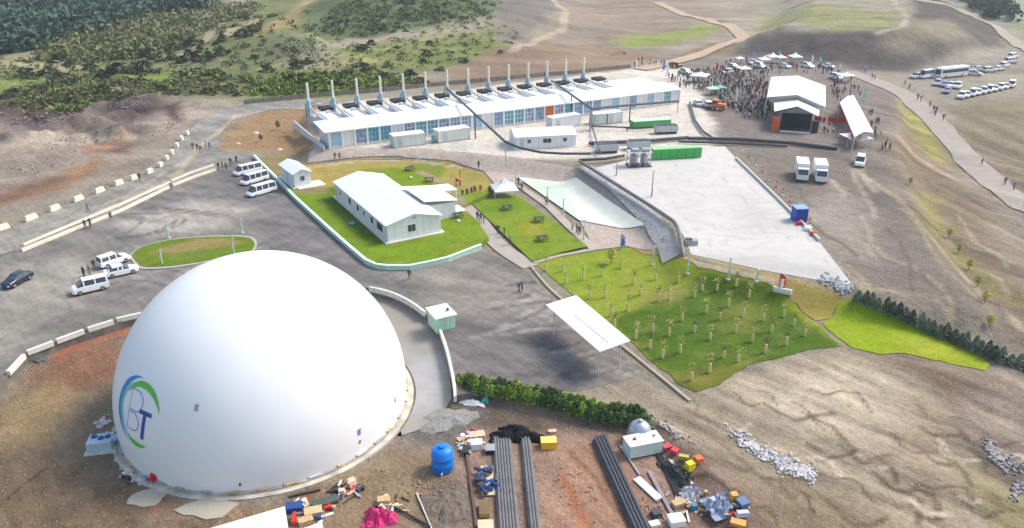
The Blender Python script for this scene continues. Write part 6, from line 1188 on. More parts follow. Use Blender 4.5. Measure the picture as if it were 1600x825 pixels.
for poly, n, (s0, s1) in SC:
    xs = [p[0] for p in poly]; ys = [p[1] for p in poly]; pts = []
    while len(pts) < n:
        a = (vr.uniform(min(xs), max(xs)), vr.uniform(min(ys), max(ys)))
        if pin(*a, poly): pts.append(a)
    for (px, py), p in zip(pts, GG(pts, 0, True)): kd_ = vr.choice(('dark', 'dark', 'olive', 'green' if py > 120 else 'olive')); bush(px, py, vr.uniform(s0, s1), kd_, {'dark': 'dark grey green bush standing out on the hillside left of the chimneys', 'olive': 'olive green bush on the hillside left of the chimneys', 'green': 'fresh green bush in the belt behind the access road'}[kd_], {'dark': 'dark bushes on the hillside', 'olive': 'olive bushes on the hillside', 'green': 'green bushes behind the access road'}[kd_], vr.uniform(.5, .8), p)
# the far wood on the opposite slope, and low scrub: masses nobody could count
def mass(name, lab, poly, n, r0, r1, leaves, lsz, lm, cat, seed, hh=1.2, foot=0.4):
    rd = random.Random(seed); xs = [p[0] for p in poly]; ys = [p[1] for p in poly]; pts = []
    while len(pts) < n:
        a = (rd.uniform(min(xs), max(xs)), rd.uniform(min(ys), max(ys)))
        if pin(*a, poly): pts.append(a)
    m = MB()
    for x, y, z in GG(pts, 0, True):
        r = rd.uniform(r0, r1)
        for _ in range(leaves):
            t = rd.uniform(0, 6.28); c = rd.random(); q = r * math.sqrt(max(0, 1 - (c - foot) ** 2 / .5)) * rd.random() ** .4
            m.leaf((x + q * math.cos(t), y + q * math.sin(t), z + c * r * hh), lsz * rd.uniform(.7, 1.3) * r, rd)
    tag(m.build(name, lm), lab, cat, None, 'stuff')
mass('forest', 'dense blue green wood covering the far slope at the top left', [(-30, -12), (345, -12), (330, 12), (250, 26), (180, 42), (120, 60), (40, 82), (-30, 88)], 1500, 2.4, 5.0, 34, .26, LF['blue'], 'wood', 21, 1.6)
mass('scrub', 'patchy olive scrub spreading below the far wood', [(60, 85), (140, 50), (260, 22), (350, 8), (420, 12), (300, 60), (200, 95), (80, 100)], 420, 1.4, 3.0, 22, .30, LF['olive'], 'scrub', 22, 1.1)
mass('scrub', 'loose dark scrub scattered over the slope between the wood and the chimneys', [(-10, 92), (200, 70), (400, 30), (480, 20), (500, 110), (380, 128), (100, 125), (-10, 125)], 260, .7, 1.9, 16, .3, LF['dark'], 'scrub', 27, .9)
mass('scrub', 'low grey green scrub on the rounded hill above the chimneys', [(478, 52), (520, 15), (560, -10), (790, -10), (770, 25), (640, 45), (540, 64)], 620, .8, 1.6, 12, .32, LF['dark'], 'scrub', 23, .8)
mass('scrub', 'thin green scrub over the slope right behind the row of chimneys', [(440, 60), (560, 70), (780, 20), (810, 60), (740, 92), (600, 118), (440, 118)], 300, .5, 1.5, 14, .3, LF['green'], 'scrub', 28, .7)
mass('scrub', 'low bright green scrub along the road behind the hall', [(385, 135), (440, 118), (600, 118), (660, 128), (600, 140), (480, 148), (390, 150)], 260, 1.0, 2.0, 20, .28, LF['green'], 'scrub', 24, .9)
mass('scrub', 'mixed green scrub above the rocky bank at the left', [(0, 150), (60, 128), (200, 125), (330, 130), (380, 148), (250, 148), (150, 160), (120, 178), (30, 170)], 330, .9, 2.0, 18, .28, LF['olive'], 'scrub', 25, .8)
mass('forest', 'small blue green wood at the top right edge', [(1485, -8), (1575, -8), (1590, 34), (1540, 28)], 130, 2.0, 3.6, 26, .28, LF['blue'], 'wood', 26, 1.3)
# conifer hedges, plant by plant
def conifer_mesh(lm, n=460, sz=.095, seed=1):
    rd = random.Random(seed); m = MB()
    for _ in range(n):
        c = rd.random() ** 1.1; r = (1 - c ** 1.6) ** .7 * .42 + .04; t = rd.uniform(0, 6.28); q = r * rd.random() ** .35 * rd.uniform(.8, 1.15)
        m.leaf((q * math.cos(t), q * math.sin(t), .06 + c * 1.0), sz * rd.uniform(.6, 1.2) * (1.15 - .5 * c), rd)
    return m
def conifer(name, lm, seed): t = thing(name, 'x', 'conifer'); conifer_mesh(lm, seed=seed).build('foliage', lm, t); m = MB(); m.tube([(0, 0, -.1), (0, 0, .5)], .05, 6, .03); m.build('trunk', TREEB, t); return Kind(t)
h1 = [conifer('conifer', LF['fir'], 1), conifer('conifer', LF['fir2'], 2), conifer('conifer', LF['fir'], 3), conifer('conifer', LF['fir2'], 4)]
line = [(716, 607), (745, 610), (790, 616), (830, 624), (870, 633), (910, 645), (950, 655), (985, 658), (1015, 664)]
lp_ = GG(line, 0, True)
def along(pts, step):
    out = []; acc = 0
    for a, b in zip(pts[:-1], pts[1:]):
        L_ = math.dist(a[:2], b[:2]); d = acc
        while d < L_: u = d / L_; out.append((a[0] + (b[0] - a[0]) * u, a[1] + (b[1] - a[1]) * u)); d += step
        acc = d - L_
    return out
pp = along(lp_, .62)
for i, (x, y) in enumerate(pp):
    u = i / len(pp)
    for j in range(2 if u < .95 else 1):
        xx, yy = x + vr.uniform(-.1, .1) + j * .1, y + j * .75 - .3; z = float(Hh(np.array([xx]), np.array([yy]))[0]); s = vr.uniform(1.15, 1.7); k = h1[vr.choice((1, 3, 1, 0) if u < .45 else (0, 2, 0, 1) if u < .8 else (0, 2))]
        k.place((xx, yy, z), vr.uniform(0, 6), 'bright green conifer in the left half of the near hedge' if u < .45 else 'dark green conifer in the right half of the near hedge', 'conifers of the near hedge, left half' if u < .45 else 'conifers of the near hedge, right half', (1.5, 1.5, s * .95))
h2 = [conifer('conifer', LF['grey'], 6), conifer('conifer', LF['grey'], 7)]
pp = along(GG([(1340, 472), (1380, 487), (1440, 514), (1500, 540), (1560, 565), (1640, 600)], 0, True), .82)
for i, (x, y) in enumerate(pp): z = float(Hh(np.array([x]), np.array([y]))[0]); s = vr.uniform(1.5, 2.3); h2[i % 2].place((x + vr.uniform(-.2, .2), y + vr.uniform(-.15, .15), z), vr.uniform(0, 6), 'grey green conifer in the straight hedge along the bright lawn', 'conifers of the hedge along the bright lawn', (1.35, 1.35, s * .95))
# planted saplings with pale guards
SG = mat('sapling_guard', (.66, .57, .26), .8, noise=.15)
def sapling(seed, lm):
    t = thing('sapling', 'x', 'sapling'); rd = random.Random(seed)
    m = MB(); m.lathe([(.13, 0), (.14, .5), (.12, 1.0), (.10, 1.02)], 0, 0, 8); m.build('tree_guard', SG, t); m = MB(); m.tube([(0, 0, .9), (.05, 0, 1.5), (.02, .05, 2.0)], .03, 5, .012); m.tube([(.05, 0, 1.45), (.25, .1, 1.8)], .015, 4); m.build('stem', TREEB, t)
    m = MB()
    for _ in range(60): m.leaf((rd.gauss(.05, .18), rd.gauss(0, .16), rd.uniform(1.2, 2.15)), rd.uniform(.05, .10), rd)
    m.build('foliage', lm, t); return Kind(t)
sk = [sapling(1, LF['straw']), sapling(2, LF['olive']), sapling(3, LF['straw'])]
SP = [(853, 424), (884, 444), (911, 438), (990, 445), (1024, 438), (921, 468), (945, 466), (954, 495), (980, 487), (1028, 472), (1019, 520), (993, 530), (1065, 502), (1103, 490), (1097, 455), (1138, 480), (1109, 532), (1149, 520), (1170, 466), (1192, 502), (1035, 560), (1062, 552), (1080, 595), (1108, 583), (1153, 566), (1195, 552), (1228, 540), (1224, 496), (1257, 526), (1060, 442), (1205, 520), (1150, 448), (880, 425), (940, 432), (970, 420), (1000, 462), (1045, 470), (1085, 520), (1125, 500), (1160, 495), (1015, 545), (1045, 525), (1085, 465), (1120, 455), (1175, 535), (1240, 510), (1130, 560), (960, 512)]
for i, (px, py) in enumerate(SP):
    p = G(px, py); lab = 'young sapling in a pale guard on the sapling lawn'
    if (px, py) == (1080, 595): lab = 'young sapling in a pale guard nearest the lower tip of the sapling lawn'
    if (px, py) == (1257, 526): lab = 'young sapling in a pale guard farthest right on the sapling lawn'
    o = vr.choice(sk).place((p[0], p[1], p[2] + .1), vr.uniform(0, 6), lab, 'saplings in guards on the sapling lawn', (1.3, 1.3, vr.uniform(.9, 1.2)))
def young(px, py, h, lm, lab, name='young_tree'):
    x, y, z = G(px, py); t = thing(name, lab, 'tree', (x, y, z)); rd = random.Random(int(px)); m = MB(); m.tube([(0, 0, -.1), (.03, .02, h * .5), (0, 0, h * .85)], .05, 6, .02); [m.tube([(0, 0, h * .45), (math.cos(a) * h * .25, math.sin(a) * h * .25, h * .75)], .02, 4) for a in (0, 2.1, 4.2)]; m.build('trunk', TREEB, t)
    m = MB()
    for _ in range(260): c = rd.random(); r = h * .28 * math.sin(math.pi * (c * .85 + .1)); a = rd.uniform(0, 6.28); q = r * rd.random() ** .4; m.leaf((q * math.cos(a), q * math.sin(a), h * (.35 + .65 * c)), .085 * h * .7, rd)
    m.build('crown', lm, t)
young(955, 413, 2.6, LF['yellow'], 'slender yellow tree at the top of the sapling lawn below the violet flag')
for px, py, h, lab in ((1421, 290, 1.6, 'small yellowish tree highest on the right slope'), (1482, 372, 1.7, 'small yellow tree on the right slope, second from the top'), (1497, 396, 1.5, 'small yellow tree on the right slope, third from the top'), (1513, 422, 1.7, 'small yellow tree on the right slope, fourth from the top'), (1526, 448, 1.6, 'small yellow tree on the right slope, third from the bottom'), (1538, 474, 1.8, 'orange yellow tree on the right slope, second from the bottom'), (1545, 512, 1.8, 'small yellow tree lowest on the right slope near the hedge')): young(px, py, h, LF['yellow'], lab)
young(435, 203, 2.2, LF['dark'], 'small dark tree on the bare bank left of the hall'); young(408, 222, 1.8, LF['olive'], 'low tree beside the white stones left of the hall')
for px, py, lab in ((400, 208, 'white rock on the bare bank left of the hall, upper one'), (372, 225, 'white rock on the bare bank nearest the road bend'), (437, 234, 'white rock near the shed')):
    x, y, z = G(px, py); m = MB(); m.rock(x, y, z, .7, .5, vr); tag(m.build('rock', CONCL), lab, 'rock')
# picnic tables and small things on the lawns
def picnic():
    t = thing('picnic_table', 'x', 'picnic table'); wd = mat('dark_timber', (.06, .075, .05), .8, noise=.2)
    m = MB(); m.box(0, 0, .72, 1.7, .75, .06); m.build('tabletop', wd, t)
    for s in (-1, 1): m = MB(); m.box(0, s * .72, .42, 1.7, .28, .05); m.build('bench_seat', wd, t); m = MB(); m.add([(s * .6 - .04, -.8, 0), (s * .6 + .04, -.8, 0), (s * .6 + .04, -.2, .72), (s * .6 - .04, -.2, .72), (s * .6 - .04, -.7, 0), (s * .6 + .04, -.7, 0), (s * .6 + .04, -.1, .72), (s * .6 - .04, -.1, .72)], [(0, 1, 2, 3), (7, 6, 5, 4), (0, 3, 7, 4), (1, 5, 6, 2)]); m.box(s * .6, 0, .38, .08, 1.6, .05); m.add([(s * .6 - .04, .8, 0), (s * .6 + .04, .8, 0), (s * .6 + .04, .2, .72), (s * .6 - .04, .2, .72), (s * .6 - .04, .7, 0), (s * .6 + .04, .7, 0), (s * .6 + .04, .1, .72), (s * .6 - .04, .1, .72)], [(3, 2, 1, 0), (4, 5, 6, 7), (4, 7, 3, 0), (2, 6, 5, 1)]); m.build('leg_frame', wd, t)
    return t
pk = Kind(picnic())
for px, py, a, lab, dz in ((792, 330, .3, 'dark picnic table at the top of the garden lawn', .37), (842, 349, .2, 'dark picnic table in the middle of the garden lawn', .37), (847, 379, .4, 'dark picnic table at the bottom of the garden lawn', .37), (641, 272, .8, 'dark picnic table behind the prefab house', 0), (671, 290, .2, 'dark picnic table near the side wing of the prefab house', 0), (716, 346, .5, 'dark picnic table on the raised lawn right of the prefab house', 0)):
    x, y, z = G(px, py); pk.place((x, y, (ZL + .01) if dz == 0 else z + dz), a, lab)
x, y, z = G(551, 358); t = thing('paddling_tub', 'small turquoise tub on the grass left of the prefab house', 'tub', (x, y, ZL + .01)); m = MB(); m.lathe([(.45, 0), (.55, .3), (.5, .3), (.42, .08)], 0, 0, 16); m.build('tub_shell', mat('turquoise', (.02, .35, .52), .5), t); m = MB(); m.lathe([(.44, .1), (.3, .14)], 0, 0, 16); m.build('lid', mat('turquoise_light', (.1, .5, .65), .5), t)
def stump(px, py, lab, dz=0):
    x, y, z = G(px, py); m = MB(); m.rock(0, 0, .2, .35, .7, vr); tag(m.build('rock', CONCL, loc=(x, y, z + dz)), lab, 'rock')
stump(717, 353, 'white rock on the raised lawn beside the picnic table', .7); stump(642, 285, 'white rock on the dry grass behind the house', .8)
# white barrier on the dry strip by the red flag
x, y, z = G(1222, 459); t = thing('white_barrier', 'low white barrier at the foot of the red flag', 'barrier', (x, y, z + .12), -.5); m = MB(); m.box(0, 0, 0, 2.4, .4, .4); m.build('barrier_body', CONCL, t); m = MB(); m.box(0, 0, .4, 2.4, .2, .3); m.build('top_rail', W, t)

# ------------------------------------------------------------------ building yard in the foreground
def item(name, lab, cat, px, py, rz=0, grp=None, dz=.02): x, y, z = G(px, py); return thing(name, lab, cat, (x, y, z + dz), rz, grp)
t = item('water_tank', 'bright blue upright plastic water tank on the dirt right of the dome', 'tank', 692, 732)
m = MB(); m.lathe([(1.0, 0), (1.05, .1), (1.05, .75), (1.09, .8), (1.05, .85), (1.05, 1.5), (1.09, 1.55), (1.05, 1.6), (1.02, 2.1), (.8, 2.35), (.35, 2.5)], 0, 0, 28); m.build('tank_shell', BLUET, t, smooth=True); m = MB(); m.lathe([(.36, 2.5), (.36, 2.66), (.2, 2.7)], 0, 0, 16); m.build('lid', BLUET, t); m = MB(); m.tube([(0, -1.0, .25), (0, -1.3, .25)], .07, 8); m.build('outlet', W, t)
t = item('dome_tank', 'round grey metal tank at the right end of the near hedge', 'tank', 998, 688); m = MB(); m.lathe([(1.15, 0), (1.22, .5), (1.22, 1.1), (1.05, 1.65), (.7, 2.05), (.25, 2.25)], 0, 0, 26); m.build('tank_shell', mat('galvanised', (.36, .40, .47), .35, .35, noise=.12, nscale=1), t, smooth=True); m = MB(); m.lathe([(.22, 2.25), (.22, 2.45), (.1, 2.5)], 0, 0, 12); m.build('hatch', GREY, t); m = MB(); [m.tube([(1.23 * math.cos(a), 1.23 * math.sin(a), .1), (1.23 * math.cos(a), 1.23 * math.sin(a), 1.1), (.75 * math.cos(a), .75 * math.sin(a), 2.06)], .04, 5) for a in (4.4,)]; m.build('ladder_rail', LG, t)
A, B, L_, rz = frame((984, 720), (1035, 710), ZD); t = thing('tank_container', 'pale mint metal tank box standing in front of the round grey tank', 'tank', (A[0], A[1], ZD + .03), rz)
m = MB(); m.box(L_ / 2, .9, .15, L_, 1.7, 1.35); m.build('tank_body', mat('pale_mint', (.58, .68, .64), .45, noise=.08), t); m = MB(); m.box(L_ / 2, .9, 1.5, L_ + .1, 1.8, .07); m.build('top_plate', W, t); m = MB(); m.box(L_ / 2, .9, 0, L_ - .2, 1.5, .15); m.build('skid', DG, t)
for u in (.25, .85): m = MB(); m.lathe([(.17, 1.57), (.17, 1.72), (.1, 1.74)], L_ * u, 1.0, 10); m.build('filler_cap', RED if u < .5 else GREY, t)
# plastic pipes stacked side by side
def pipes(px0, py0, px1, py1, n, r, mm_, lab, grp, lay=1, z=ZD):
    a, b = P(px0, py0, z), P(px1, py1, z); L_ = math.dist(a, b); dx, dy = (b[0] - a[0]) / L_, (b[1] - a[1]) / L_
    for l in range(lay):
        for k in range(n - l):
            off = (k - (n - l - 1) / 2) * r * 2.08; e = vr.uniform(-.3, .3); m = MB(); x0, y0 = a[0] - dy * off + dx * e, a[1] + dx * off + dy * e; zz = z + .06 + r + l * r * 1.75
            m.tube([(0, 0, 0), (dx * L_, dy * L_, 0)], r, 10); o = m.build('plastic_pipe', mm_, loc=(x0, y0, zz), smooth=False); tag(o, lab, 'pipe', grp)
pipes(784, 690, 797, 850, 7, .13, HDPE, 'worn grey plastic pipe in the widest bundle under the black net', 'pipes of the widest grey bundle', 2)
pipes(821, 690, 838, 850, 4, .13, HDPE, 'worn grey plastic pipe in the narrow bundle right of the widest one', 'pipes of the narrow grey bundle', 2); pipes(937, 690, 1010, 850, 5, .16, PIPE, 'thick dark pipe in the slanting bundle near the round grey tank', 'pipes of the dark slanting bundle', 2)
pipes(1030, 712, 1068, 790, 3, .10, BLK, 'thin black pipe lying below the tank box', 'thin black pipes below the tank box'); pipes(650, 770, 684, 850, 1, .06, CONCL, 'thin pale pipe lying across the dark soil below the blue tank', None); pipes(616, 794, 670, 824, 1, .10, BLK, 'short black pipe running from the magenta heap', None)
pipes(970, 700, 1000, 745, 1, .08, LG, 'thin light grey pipe beside the dark slanting bundle', None); pipes(1012, 735, 1058, 820, 2, .08, mat('mauve_grey_pipe', (.40, .34, .36), .5), 'mauve grey pipe right of the white plank', 'mauve grey pipes beside the white plank'); pipes(1048, 722, 1078, 772, 2, .09, CONCL, 'pale pipe lying along the dark hose heap', 'pale pipes along the hose heap')
# crumpled black netting over the pipe ends
def heap(name, lab, cat, px, py, rx, ry, h, mm_, seed, rz=0, n=26, lump=.35, kind=None):
    rd = random.Random(seed); t_ = G(px, py); m = MB(); N = 26; ox, oy = rd.random() * 90, rd.random() * 90
    ii = np.linspace(-1, 1, N); A_, B_ = np.meshgrid(ii, ii); rr = np.sqrt(A_ ** 2 + B_ ** 2); ang = np.arctan2(B_, A_); edge = 1 + .22 * np.sin(ang * 3 + ox) + .12 * np.sin(ang * 7 + oy)
    Z_ = h * np.clip(1 - (rr / edge) ** 2, -.15, 1) * (1 + lump * 2 * fbm(A_ * 4 + ox, B_ * 4 + oy, 4)) + np.where(rr < edge, lump * h * .5 * fbm(A_ * 9 + oy, B_ * 9, 2), 0)
    for a, b, z in zip(A_.ravel(), B_.ravel(), Z_.ravel()): m.v.append((a * rx, b * ry, z))
    for i in range(N - 1):
        for j in range(N - 1): m.f.append((i * N + j, i * N + j + 1, (i + 1) * N + j + 1, (i + 1) * N + j))
    m.mi = [0] * len(m.f); o = m.build(name, mm_, loc=t_, rz=rz); tag(o, lab, cat, None, kind); return o
heap('netting', 'crumpled black netting spread over the upper ends of the pipe bundles', 'netting', 808, 682, 2.9, 1.35, 1.0, mat('black_net', (.012, .014, .017), .95, noise=.3, nscale=6, bump=.8), 3, -.1, lump=.6)
heap('gravel_heap', 'flattened heap of grey gravel below the dome apron', 'gravel heap', 700, 655, 3.2, 1.9, .5, mat('gravel', (.24, .235, .22), .95, noise=.3, nscale=5, bump=.8), 4, .4, lump=.4)
heap('soil_heap', 'dark soil heap on the dirt below the blue tank', 'soil heap', 700, 790, 2.2, 2.2, .4, mat('dark_soil', (.15, .12, .095), .95, noise=.3, nscale=4, bump=.8), 5, .4, lump=.7)
heap('hose_heap', 'heap of black and green hoses right of the thin black pipes', 'hose', 1060, 745, 1.1, 2.5, .7, mat('hose_black', (.035, .045, .04), .7, noise=.6, nscale=6, bump=1), 6, .45, lump=.9)
heap('plastic_heap', 'magenta pink plastic mesh heap at the bottom picture edge', 'plastic mesh', 592, 812, 1.6, 1.2, .8, PINK, 8, 0, lump=1.2); heap('sheet_heap', 'white and green plastic sheeting on the dark ground at the left end of the hedge', 'plastic sheeting', 738, 630, 1.5, .45, .3, W, 9, -.2, lump=.9); heap('sheet_heap', 'small turquoise green plastic bundle beside the white sheeting', 'plastic sheeting', 758, 627, .4, .35, .5, mat('turq_sheet', (.03, .42, .32), .6), 10, 0, lump=.5)
heap('sack_heap', 'heap of grey white sacks right of the hose heap', 'sacks', 1078, 775, 1.2, 1.0, .6, mat('grey_sack', (.46, .46, .50), .8, noise=.35, nscale=4), 11, .3, lump=1.3); heap('sack_heap', 'heap of grey blue sacks at the right of the building yard', 'sacks', 1130, 790, 1.6, 1.4, .6, mat('blue_sack', (.28, .34, .44), .8, noise=.5, nscale=3), 12, .3, lump=1.4)
def rubble(lab, spots, n, seed, mm_, r=(.15, .42)):
    rd = random.Random(seed); m = MB(); pts = []
    for _ in range(n): sx, sy, ax, ay, rt = rd.choice(spots); a = rd.gauss(0, .45) * ax; b = rd.gauss(0, .45) * ay; pts.append((sx + a * math.cos(rt) - b * math.sin(rt), sy + a * math.sin(rt) + b * math.cos(rt)))
    for x, y, z in GG(pts, 0, True): m.rock(x, y, z + .08, rd.uniform(*r), .7, rd, 5)
    tag(m.build('rubble', mm_), lab, 'rubble', None, 'stuff')
rubble('strewn heap of white broken stone on the beige slope', [(1165, 690, 34, 12, .6), (1200, 712, 36, 14, .3), (1228, 728, 32, 14, .5), (1256, 738, 26, 14, .4)], 620, 31, mat('white_stone', (.52, .50, .50), .9, noise=.4, nscale=2), (.05, .20)); rubble('grey broken rock in the dark gully at the right edge', [(1545, 700, 16, 10, .8), (1562, 720, 20, 12, .8), (1585, 725, 20, 12, .6), (1590, 765, 10, 18, .5)], 240, 32, mat('grey_stone', (.26, .24, .24), .9, noise=.6, nscale=2), (.06, .30))
rubble('loose pale stones on the slope right of the round tank', [(1035, 665, 30, 8, .5), (1060, 680, 20, 8, .5)], 90, 33, mat('beige_stone', (.42, .37, .31), .9, noise=.3), (.08, .22)); rubble('grey riprap stones at the lower right corner of the concrete pad', [(1300, 440, 24, 8, .3), (1318, 450, 14, 10, .3)], 170, 34, mat('riprap_stone', (.34, .35, .38), .9, noise=.5), (.12, .34))
rubble('grey riprap stones along the left side of the gravel strip', [(945, 285, 20, 5, .65), (985, 318, 24, 6, .62), (1010, 345, 24, 7, .6), (1045, 375, 20, 8, .5)], 320, 35, mat('riprap_stone', (0, 0, 0)), (.12, .32)); rubble('dark rubble under the kerb blocks at the left', [(50, 560, 12, 4, -.4), (64, 562, 12, 5, -.2)], 70, 36, mat('dark_stone', (.12, .11, .11), .9, noise=.3), (.1, .3))
rubble('scattered stones and clods on the rocky bank at the left', [(200, 160, 40, 10, -.2), (60, 185, 70, 14, 0), (140, 215, 90, 14, -.2), (270, 190, 40, 12, -.6), (60, 260, 70, 20, -.2)], 420, 37, mat('bank_stone', (.31, .27, .26), .95, noise=.6), (.08, .32))
rubble('small scattered clods and debris over the building yard', [(660, 760, 60, 26, 0), (740, 690, 26, 16, 0), (560, 760, 50, 14, -.4), (1040, 800, 50, 20, .3), (900, 760, 60, 40, .5)], 260, 38, mat('clod', (.32, .24, .18), .9, noise=.4), (.05, .14))
rubble('rubble and scraps strewn along the left foot of the dome', [(170, 690, 14, 14, 1), (190, 722, 14, 10, .8), (220, 752, 16, 8, .6), (160, 660, 8, 12, 1)], 130, 39, mat('scrap_stone', (.46, .45, .44), .9, noise=.4), (.08, .28))
# boxes, crates, drums and offcuts, each its own
def boxi(name, lab, cat, px, py, dx, dy, dz, mm_, rz=0, top=1.0, part='lid', pm=None, grp=None):
    t = item(name, lab, cat, px, py, rz, grp); m = MB(); m.box(0, 0, 0, dx, dy, dz, 0, top); m.build(name + '_body', mm_, t); m = MB(); m.box(0, 0, dz, dx * top + .04, dy * top + .04, .05); m.build(part, pm or mm_, t); return t
boxi('tool_box', 'bright yellow box at the right end of the black netting', 'box', 857, 698, 1.5, 1.0, .8, YEL, .05, pm=mat('yellow_light', (.85, .62, .15), .5)); boxi('wooden_crate', 'small pinkish wooden crate above the yellow box', 'crate', 863, 676, .8, .4, .2, mat('pale_timber', (.62, .46, .34), .8), .1)
boxi('canister', 'yellow canister lying in the right part of the building yard', 'canister', 1078, 733, .9, .7, .7, mat('canister_yellow', (.80, .62, .02), .5), .5, .85); boxi('canister', 'olive yellow canister above the yellow one', 'canister', 1068, 718, .9, .4, .4, mat('olive_yellow', (.42, .42, .08), .6), -.3)
boxi('crate', 'orange crate right of the yellow canister', 'crate', 1091, 722, .6, .6, .5, ORANGE, .4); boxi('crate', 'red crate at the left foot of the round grey tank', 'crate', 980, 693, .6, .5, .7, RED, .4); boxi('crate', 'red crate right of the pale tank box, left one', 'crate', 1042, 702, .8, .6, .4, mat('crate_red', (.62, .06, .08), .5), .4); boxi('crate', 'red crate right of the pale tank box, right one', 'crate', 1054, 708, .6, .6, .4, mat('crate_red', (0, 0, 0)), .9)
boxi('timber_plank', 'long flat white plank among the pipes below the tank box', 'plank', 1012, 765, .75, 3.2, .12, W, .52, part='top_board'); boxi('timber_box', 'pale orange wooden box in front of the grey sacks', 'box', 1060, 790, 1.2, .7, .4, WOOD, .4); boxi('white_box', 'white box near the bottom edge right of the dark slanting pipes', 'box', 1056, 818, 1.3, 1.1, .6, W, .2)
boxi('timber_board', 'beige board under the pile of dark pipe couplings', 'board', 764, 752, 1.4, 4.0, .10, mat('beige_board', (.62, .52, .36), .8), .05, part='top_board'); boxi('wooden_crate', 'yellow wooden crate below the pile of dark couplings', 'crate', 757, 800, .9, 1.5, .4, mat('crate_yellow', (.50, .34, .10), .8), .05, pm=mat('crate_inner', (.18, .12, .06), .9)); boxi('pallet', 'pale pallet at the bottom edge below the yellow wooden crate', 'pallet', 759, 823, 1.3, 1.0, .25, mat('beige_board', (0, 0, 0)), .05)
boxi('wooden_crate', 'ochre wooden crate above the magenta heap', 'crate', 600, 785, 1.1, .7, .4, WOOD, .1); boxi('white_box', 'white box left of the black netting', 'box', 745, 700, 1.1, .9, .7, W, .1); boxi('dark_crate', 'dark crate between the white box and the pipe ends', 'crate', 766, 706, .9, 1.0, .5, BLK, .05, pm=GREY); boxi('dark_crate', 'dark crate left of the white box', 'crate', 728, 706, .5, 1.3, .4, BLK, .1)
boxi('wooden_crate', 'pinkish timber stack above the white box', 'timber', 745, 682, 1.6, .9, .3, mat('pale_timber', (0, 0, 0)), .2); boxi('timber_box', 'ochre timber offcuts left of the timber stack', 'timber', 722, 688, 1.0, .5, .25, WOOD, .7)
boxi('concrete_ring', 'pale curved concrete piece beside the foot of the dome', 'concrete piece', 550, 755, .9, .9, .35, mat('peach_concrete', (.66, .50, .38), .9), .6, .7); boxi('concrete_ring', 'small pale concrete piece left of the curved one', 'concrete piece', 534, 770, .7, .6, .3, mat('peach_concrete', (0, 0, 0)), .2, .7); boxi('rubber_mat', 'green grey rolled mat near the foot of the dome', 'mat', 508, 788, 2.2, .9, .35, mat('green_grey', (.08, .10, .08), .8), .5)
boxi('timber_box', 'dark timber pile lying along the foot of the dome', 'timber', 478, 771, 2.6, .3, .2, mat('brown_timber', (.12, .08, .06), .8), .35); boxi('crate', 'blue black crate at the corner of the white roof', 'crate', 460, 797, 1.4, .9, .5, NAVY, .2); boxi('crate', 'small red panel leaning in the crates beside the white roof', 'panel', 460, 815, .25, 1.2, .5, RED, .15); boxi('wooden_crate', 'straw coloured wooden crate between the white roofs', 'crate', 490, 803, 1.5, .9, .4, mat('straw_wood', (.55, .42, .22), .8), .3); boxi('wooden_crate', 'brown wooden crate between the white roofs', 'crate', 478, 817, 1.2, .7, .4, WOOD, .4)
boxi('drum', 'orange capped drum among the grey blue sacks', 'drum', 1146, 782, .6, .6, .7, mat('amber', (.70, .34, .08), .5), .2, .9); boxi('roll', 'silver grey roll left of the grey blue sacks', 'roll', 1122, 790, .6, 1.8, .4, mat('silver_roll', (.50, .52, .60), .5), .7, .8); boxi('roll', 'pale roll right of the grey blue sacks', 'roll', 1160, 806, 1.2, .5, .4, mat('silver_roll', (0, 0, 0)), .1, .8); boxi('crate', 'dark blue crate right of the orange capped drum', 'crate', 1160, 790, .9, .9, .5, mat('slate_blue', (.12, .18, .30), .6), .4); boxi('crate', 'amber crate at the bottom right of the building yard', 'crate', 1153, 820, 1.2, .7, .3, mat('amber', (0, 0, 0)), -.4)
boxi('bag', 'dark grey bag between the white plank and the bottom edge', 'bag', 1025, 806, .9, .8, .4, DG, .3, .8); boxi('drum', 'blue drum at the lower edge of the grey white sacks', 'drum', 1084, 796, .5, .5, .5, mat('drum_blue', (.06, .22, .34), .5), .2, .9); boxi('white_box', 'small cream box at the bottom edge beside the dark slanting pipes', 'box', 1022, 822, .9, .6, .3, CONCL, .3)
rd = random.Random(41)
for (cx_, cy_, sx_, sy_, n_, where) in ((735, 690, 24, 14, 22, 'around the timber stack left of the black netting'), (492, 798, 26, 14, 26, 'among the crates beside the white roof'), (1075, 775, 26, 26, 26, 'among the sacks and hoses of the building yard'), (1140, 800, 24, 14, 12, 'around the grey blue sacks'), (610, 790, 26, 12, 10, 'around the magenta heap'), (205, 738, 20, 18, 12, 'at the left foot of the dome'), (540, 765, 26, 14, 12, 'on the dirt along the right foot of the dome')):
    for _ in range(int(n_ * 1.9)):
        x, y, z = G(cx_ + rd.gauss(0, sx_ * .5), cy_ + rd.gauss(0, sy_ * .5)); m = MB(); l, w_ = rd.uniform(.3, 1.5), rd.uniform(.08, .25)
        if rd.random() < .75: m.box(0, 0, 0, l, w_, rd.uniform(.05, .2)); nm, ct_ = 'offcut', 'offcut'
        else: m.lathe([(w_ * .9, 0), (w_ * 1.1, .35), (w_ * .9, .36)], 0, 0, 9); nm, ct_ = 'bucket', 'bucket'
        o = m.build(nm, rd.choice([WOOD, mat('beige_board', (0, 0, 0)), GREY, BLK, CONCL, mat('brown_timber', (.12, .08, .06), .8), NAVY, W, mat('pale_timber', (0, 0, 0)), RED]), loc=(x, y, z + .03), rz=rd.uniform(0, 3.1)); o.rotation_euler[1] = rd.uniform(-.12, .12); tag(o, ('small offcut lying ' if nm == 'offcut' else 'small bucket standing ') + where, ct_, nm + 's ' + where)
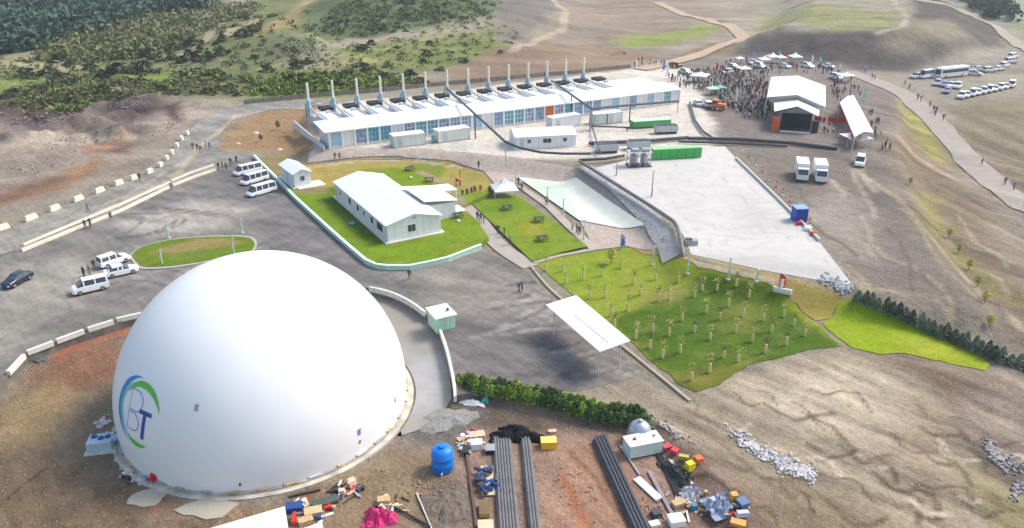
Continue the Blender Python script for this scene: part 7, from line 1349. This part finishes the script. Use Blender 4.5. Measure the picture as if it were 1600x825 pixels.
# pile of dark pipe couplings on the board
rd = random.Random(9)
for k in range(34):
    px, py = rd.gauss(757, 7), rd.uniform(738, 780); x, y, z = G(px, py); m = MB(); l = rd.uniform(.25, .5); r = rd.uniform(.12, .2); a = rd.uniform(0, 3.1); m.tube([(-l * math.cos(a), -l * math.sin(a), 0), (l * math.cos(a), l * math.sin(a), rd.uniform(-.05, .1))], r, 9); tag(m.build('pipe_coupling', PIPE if k % 3 else NAVY, loc=(x, y, z + .12 + r + rd.random() * .35)), 'dark plastic pipe coupling in the pile on the beige board', 'pipe coupling', 'pipe couplings piled on the beige board')
# white roofed sheds at the bottom edge
def lowshed(lab, pts, z, hh_):
    w = [P(a, b, z) for a, b in pts]; cx, cy = sum(p[0] for p in w) / len(w), sum(p[1] for p in w) / len(w); t = thing('site_hut', lab, 'hut', (cx, cy, ZD)); q = [(p[0] - cx, p[1] - cy) for p in w]
    m = MB(); m.slab([(*p, z - ZD) for p in q], .1); r_ = m.build('roof', WR, t); m = MB(); m.prism([(a * .95, b * .95) for a, b in q], 0, z - ZD - .1); m.build('wall', WP, t); m = MB(); m.box(q[1][0] * .3, q[1][1] * .3, z - ZD, .35, .35, .22); m.build('roof_vent', GREY, r_)
lowshed('white roofed site hut at the bottom edge below the dome', [(285, 838), (445, 791), (456, 860), (300, 920)], 1.2, 2); lowshed('small white roofed hut at the bottom edge right of the larger one', [(440, 838), (503, 815), (512, 870), (450, 890)], .8, 2)
# retaining edge of dark boards left of the crates (trench)
t = item('board_fence', 'dark low board edging between the blue tank and the coupling pile', 'board edging', 733, 700); a = P(728, 700, ZD); b = P(745, 825, ZD); t.location = (a[0], a[1], ZD); m = wallstrip([(0, 0), (b[0] - a[0], b[1] - a[1])], -.1, .25, .25); m.build('board', mat('brown_timber', (0, 0, 0)), t); m = MB(); m.box(0, 0, 0, .2, .2, .5); m.build('stake', WOOD, t)
if HAZE:
    hm = bpy.data.materials.new('haze_air'); hm.use_nodes = True; n = hm.node_tree; n.nodes.clear(); v = n.nodes.new('ShaderNodeVolumePrincipled'); v.inputs['Density'].default_value = HAZE; v.inputs['Color'].default_value = (.93, .95, 1, 1); v.inputs['Anisotropy'].default_value = .3
    n.links.new(v.outputs[0], n.nodes.new('ShaderNodeOutputMaterial').inputs['Volume'])
    zs = np.array([v_.co.z for v_ in bpy.data.objects['ground'].data.vertices]); zt_ = max(float(zs.max()) + 12, CAMH + 6)
    m = MB(); m.box(0, 900, float(zs.min()) - 1, 4400, 1960, zt_ - float(zs.min()) + 1); tag(m.build('haze', hm), 'pale thin haze filling the air over the whole valley', 'haze', None, 'stuff')
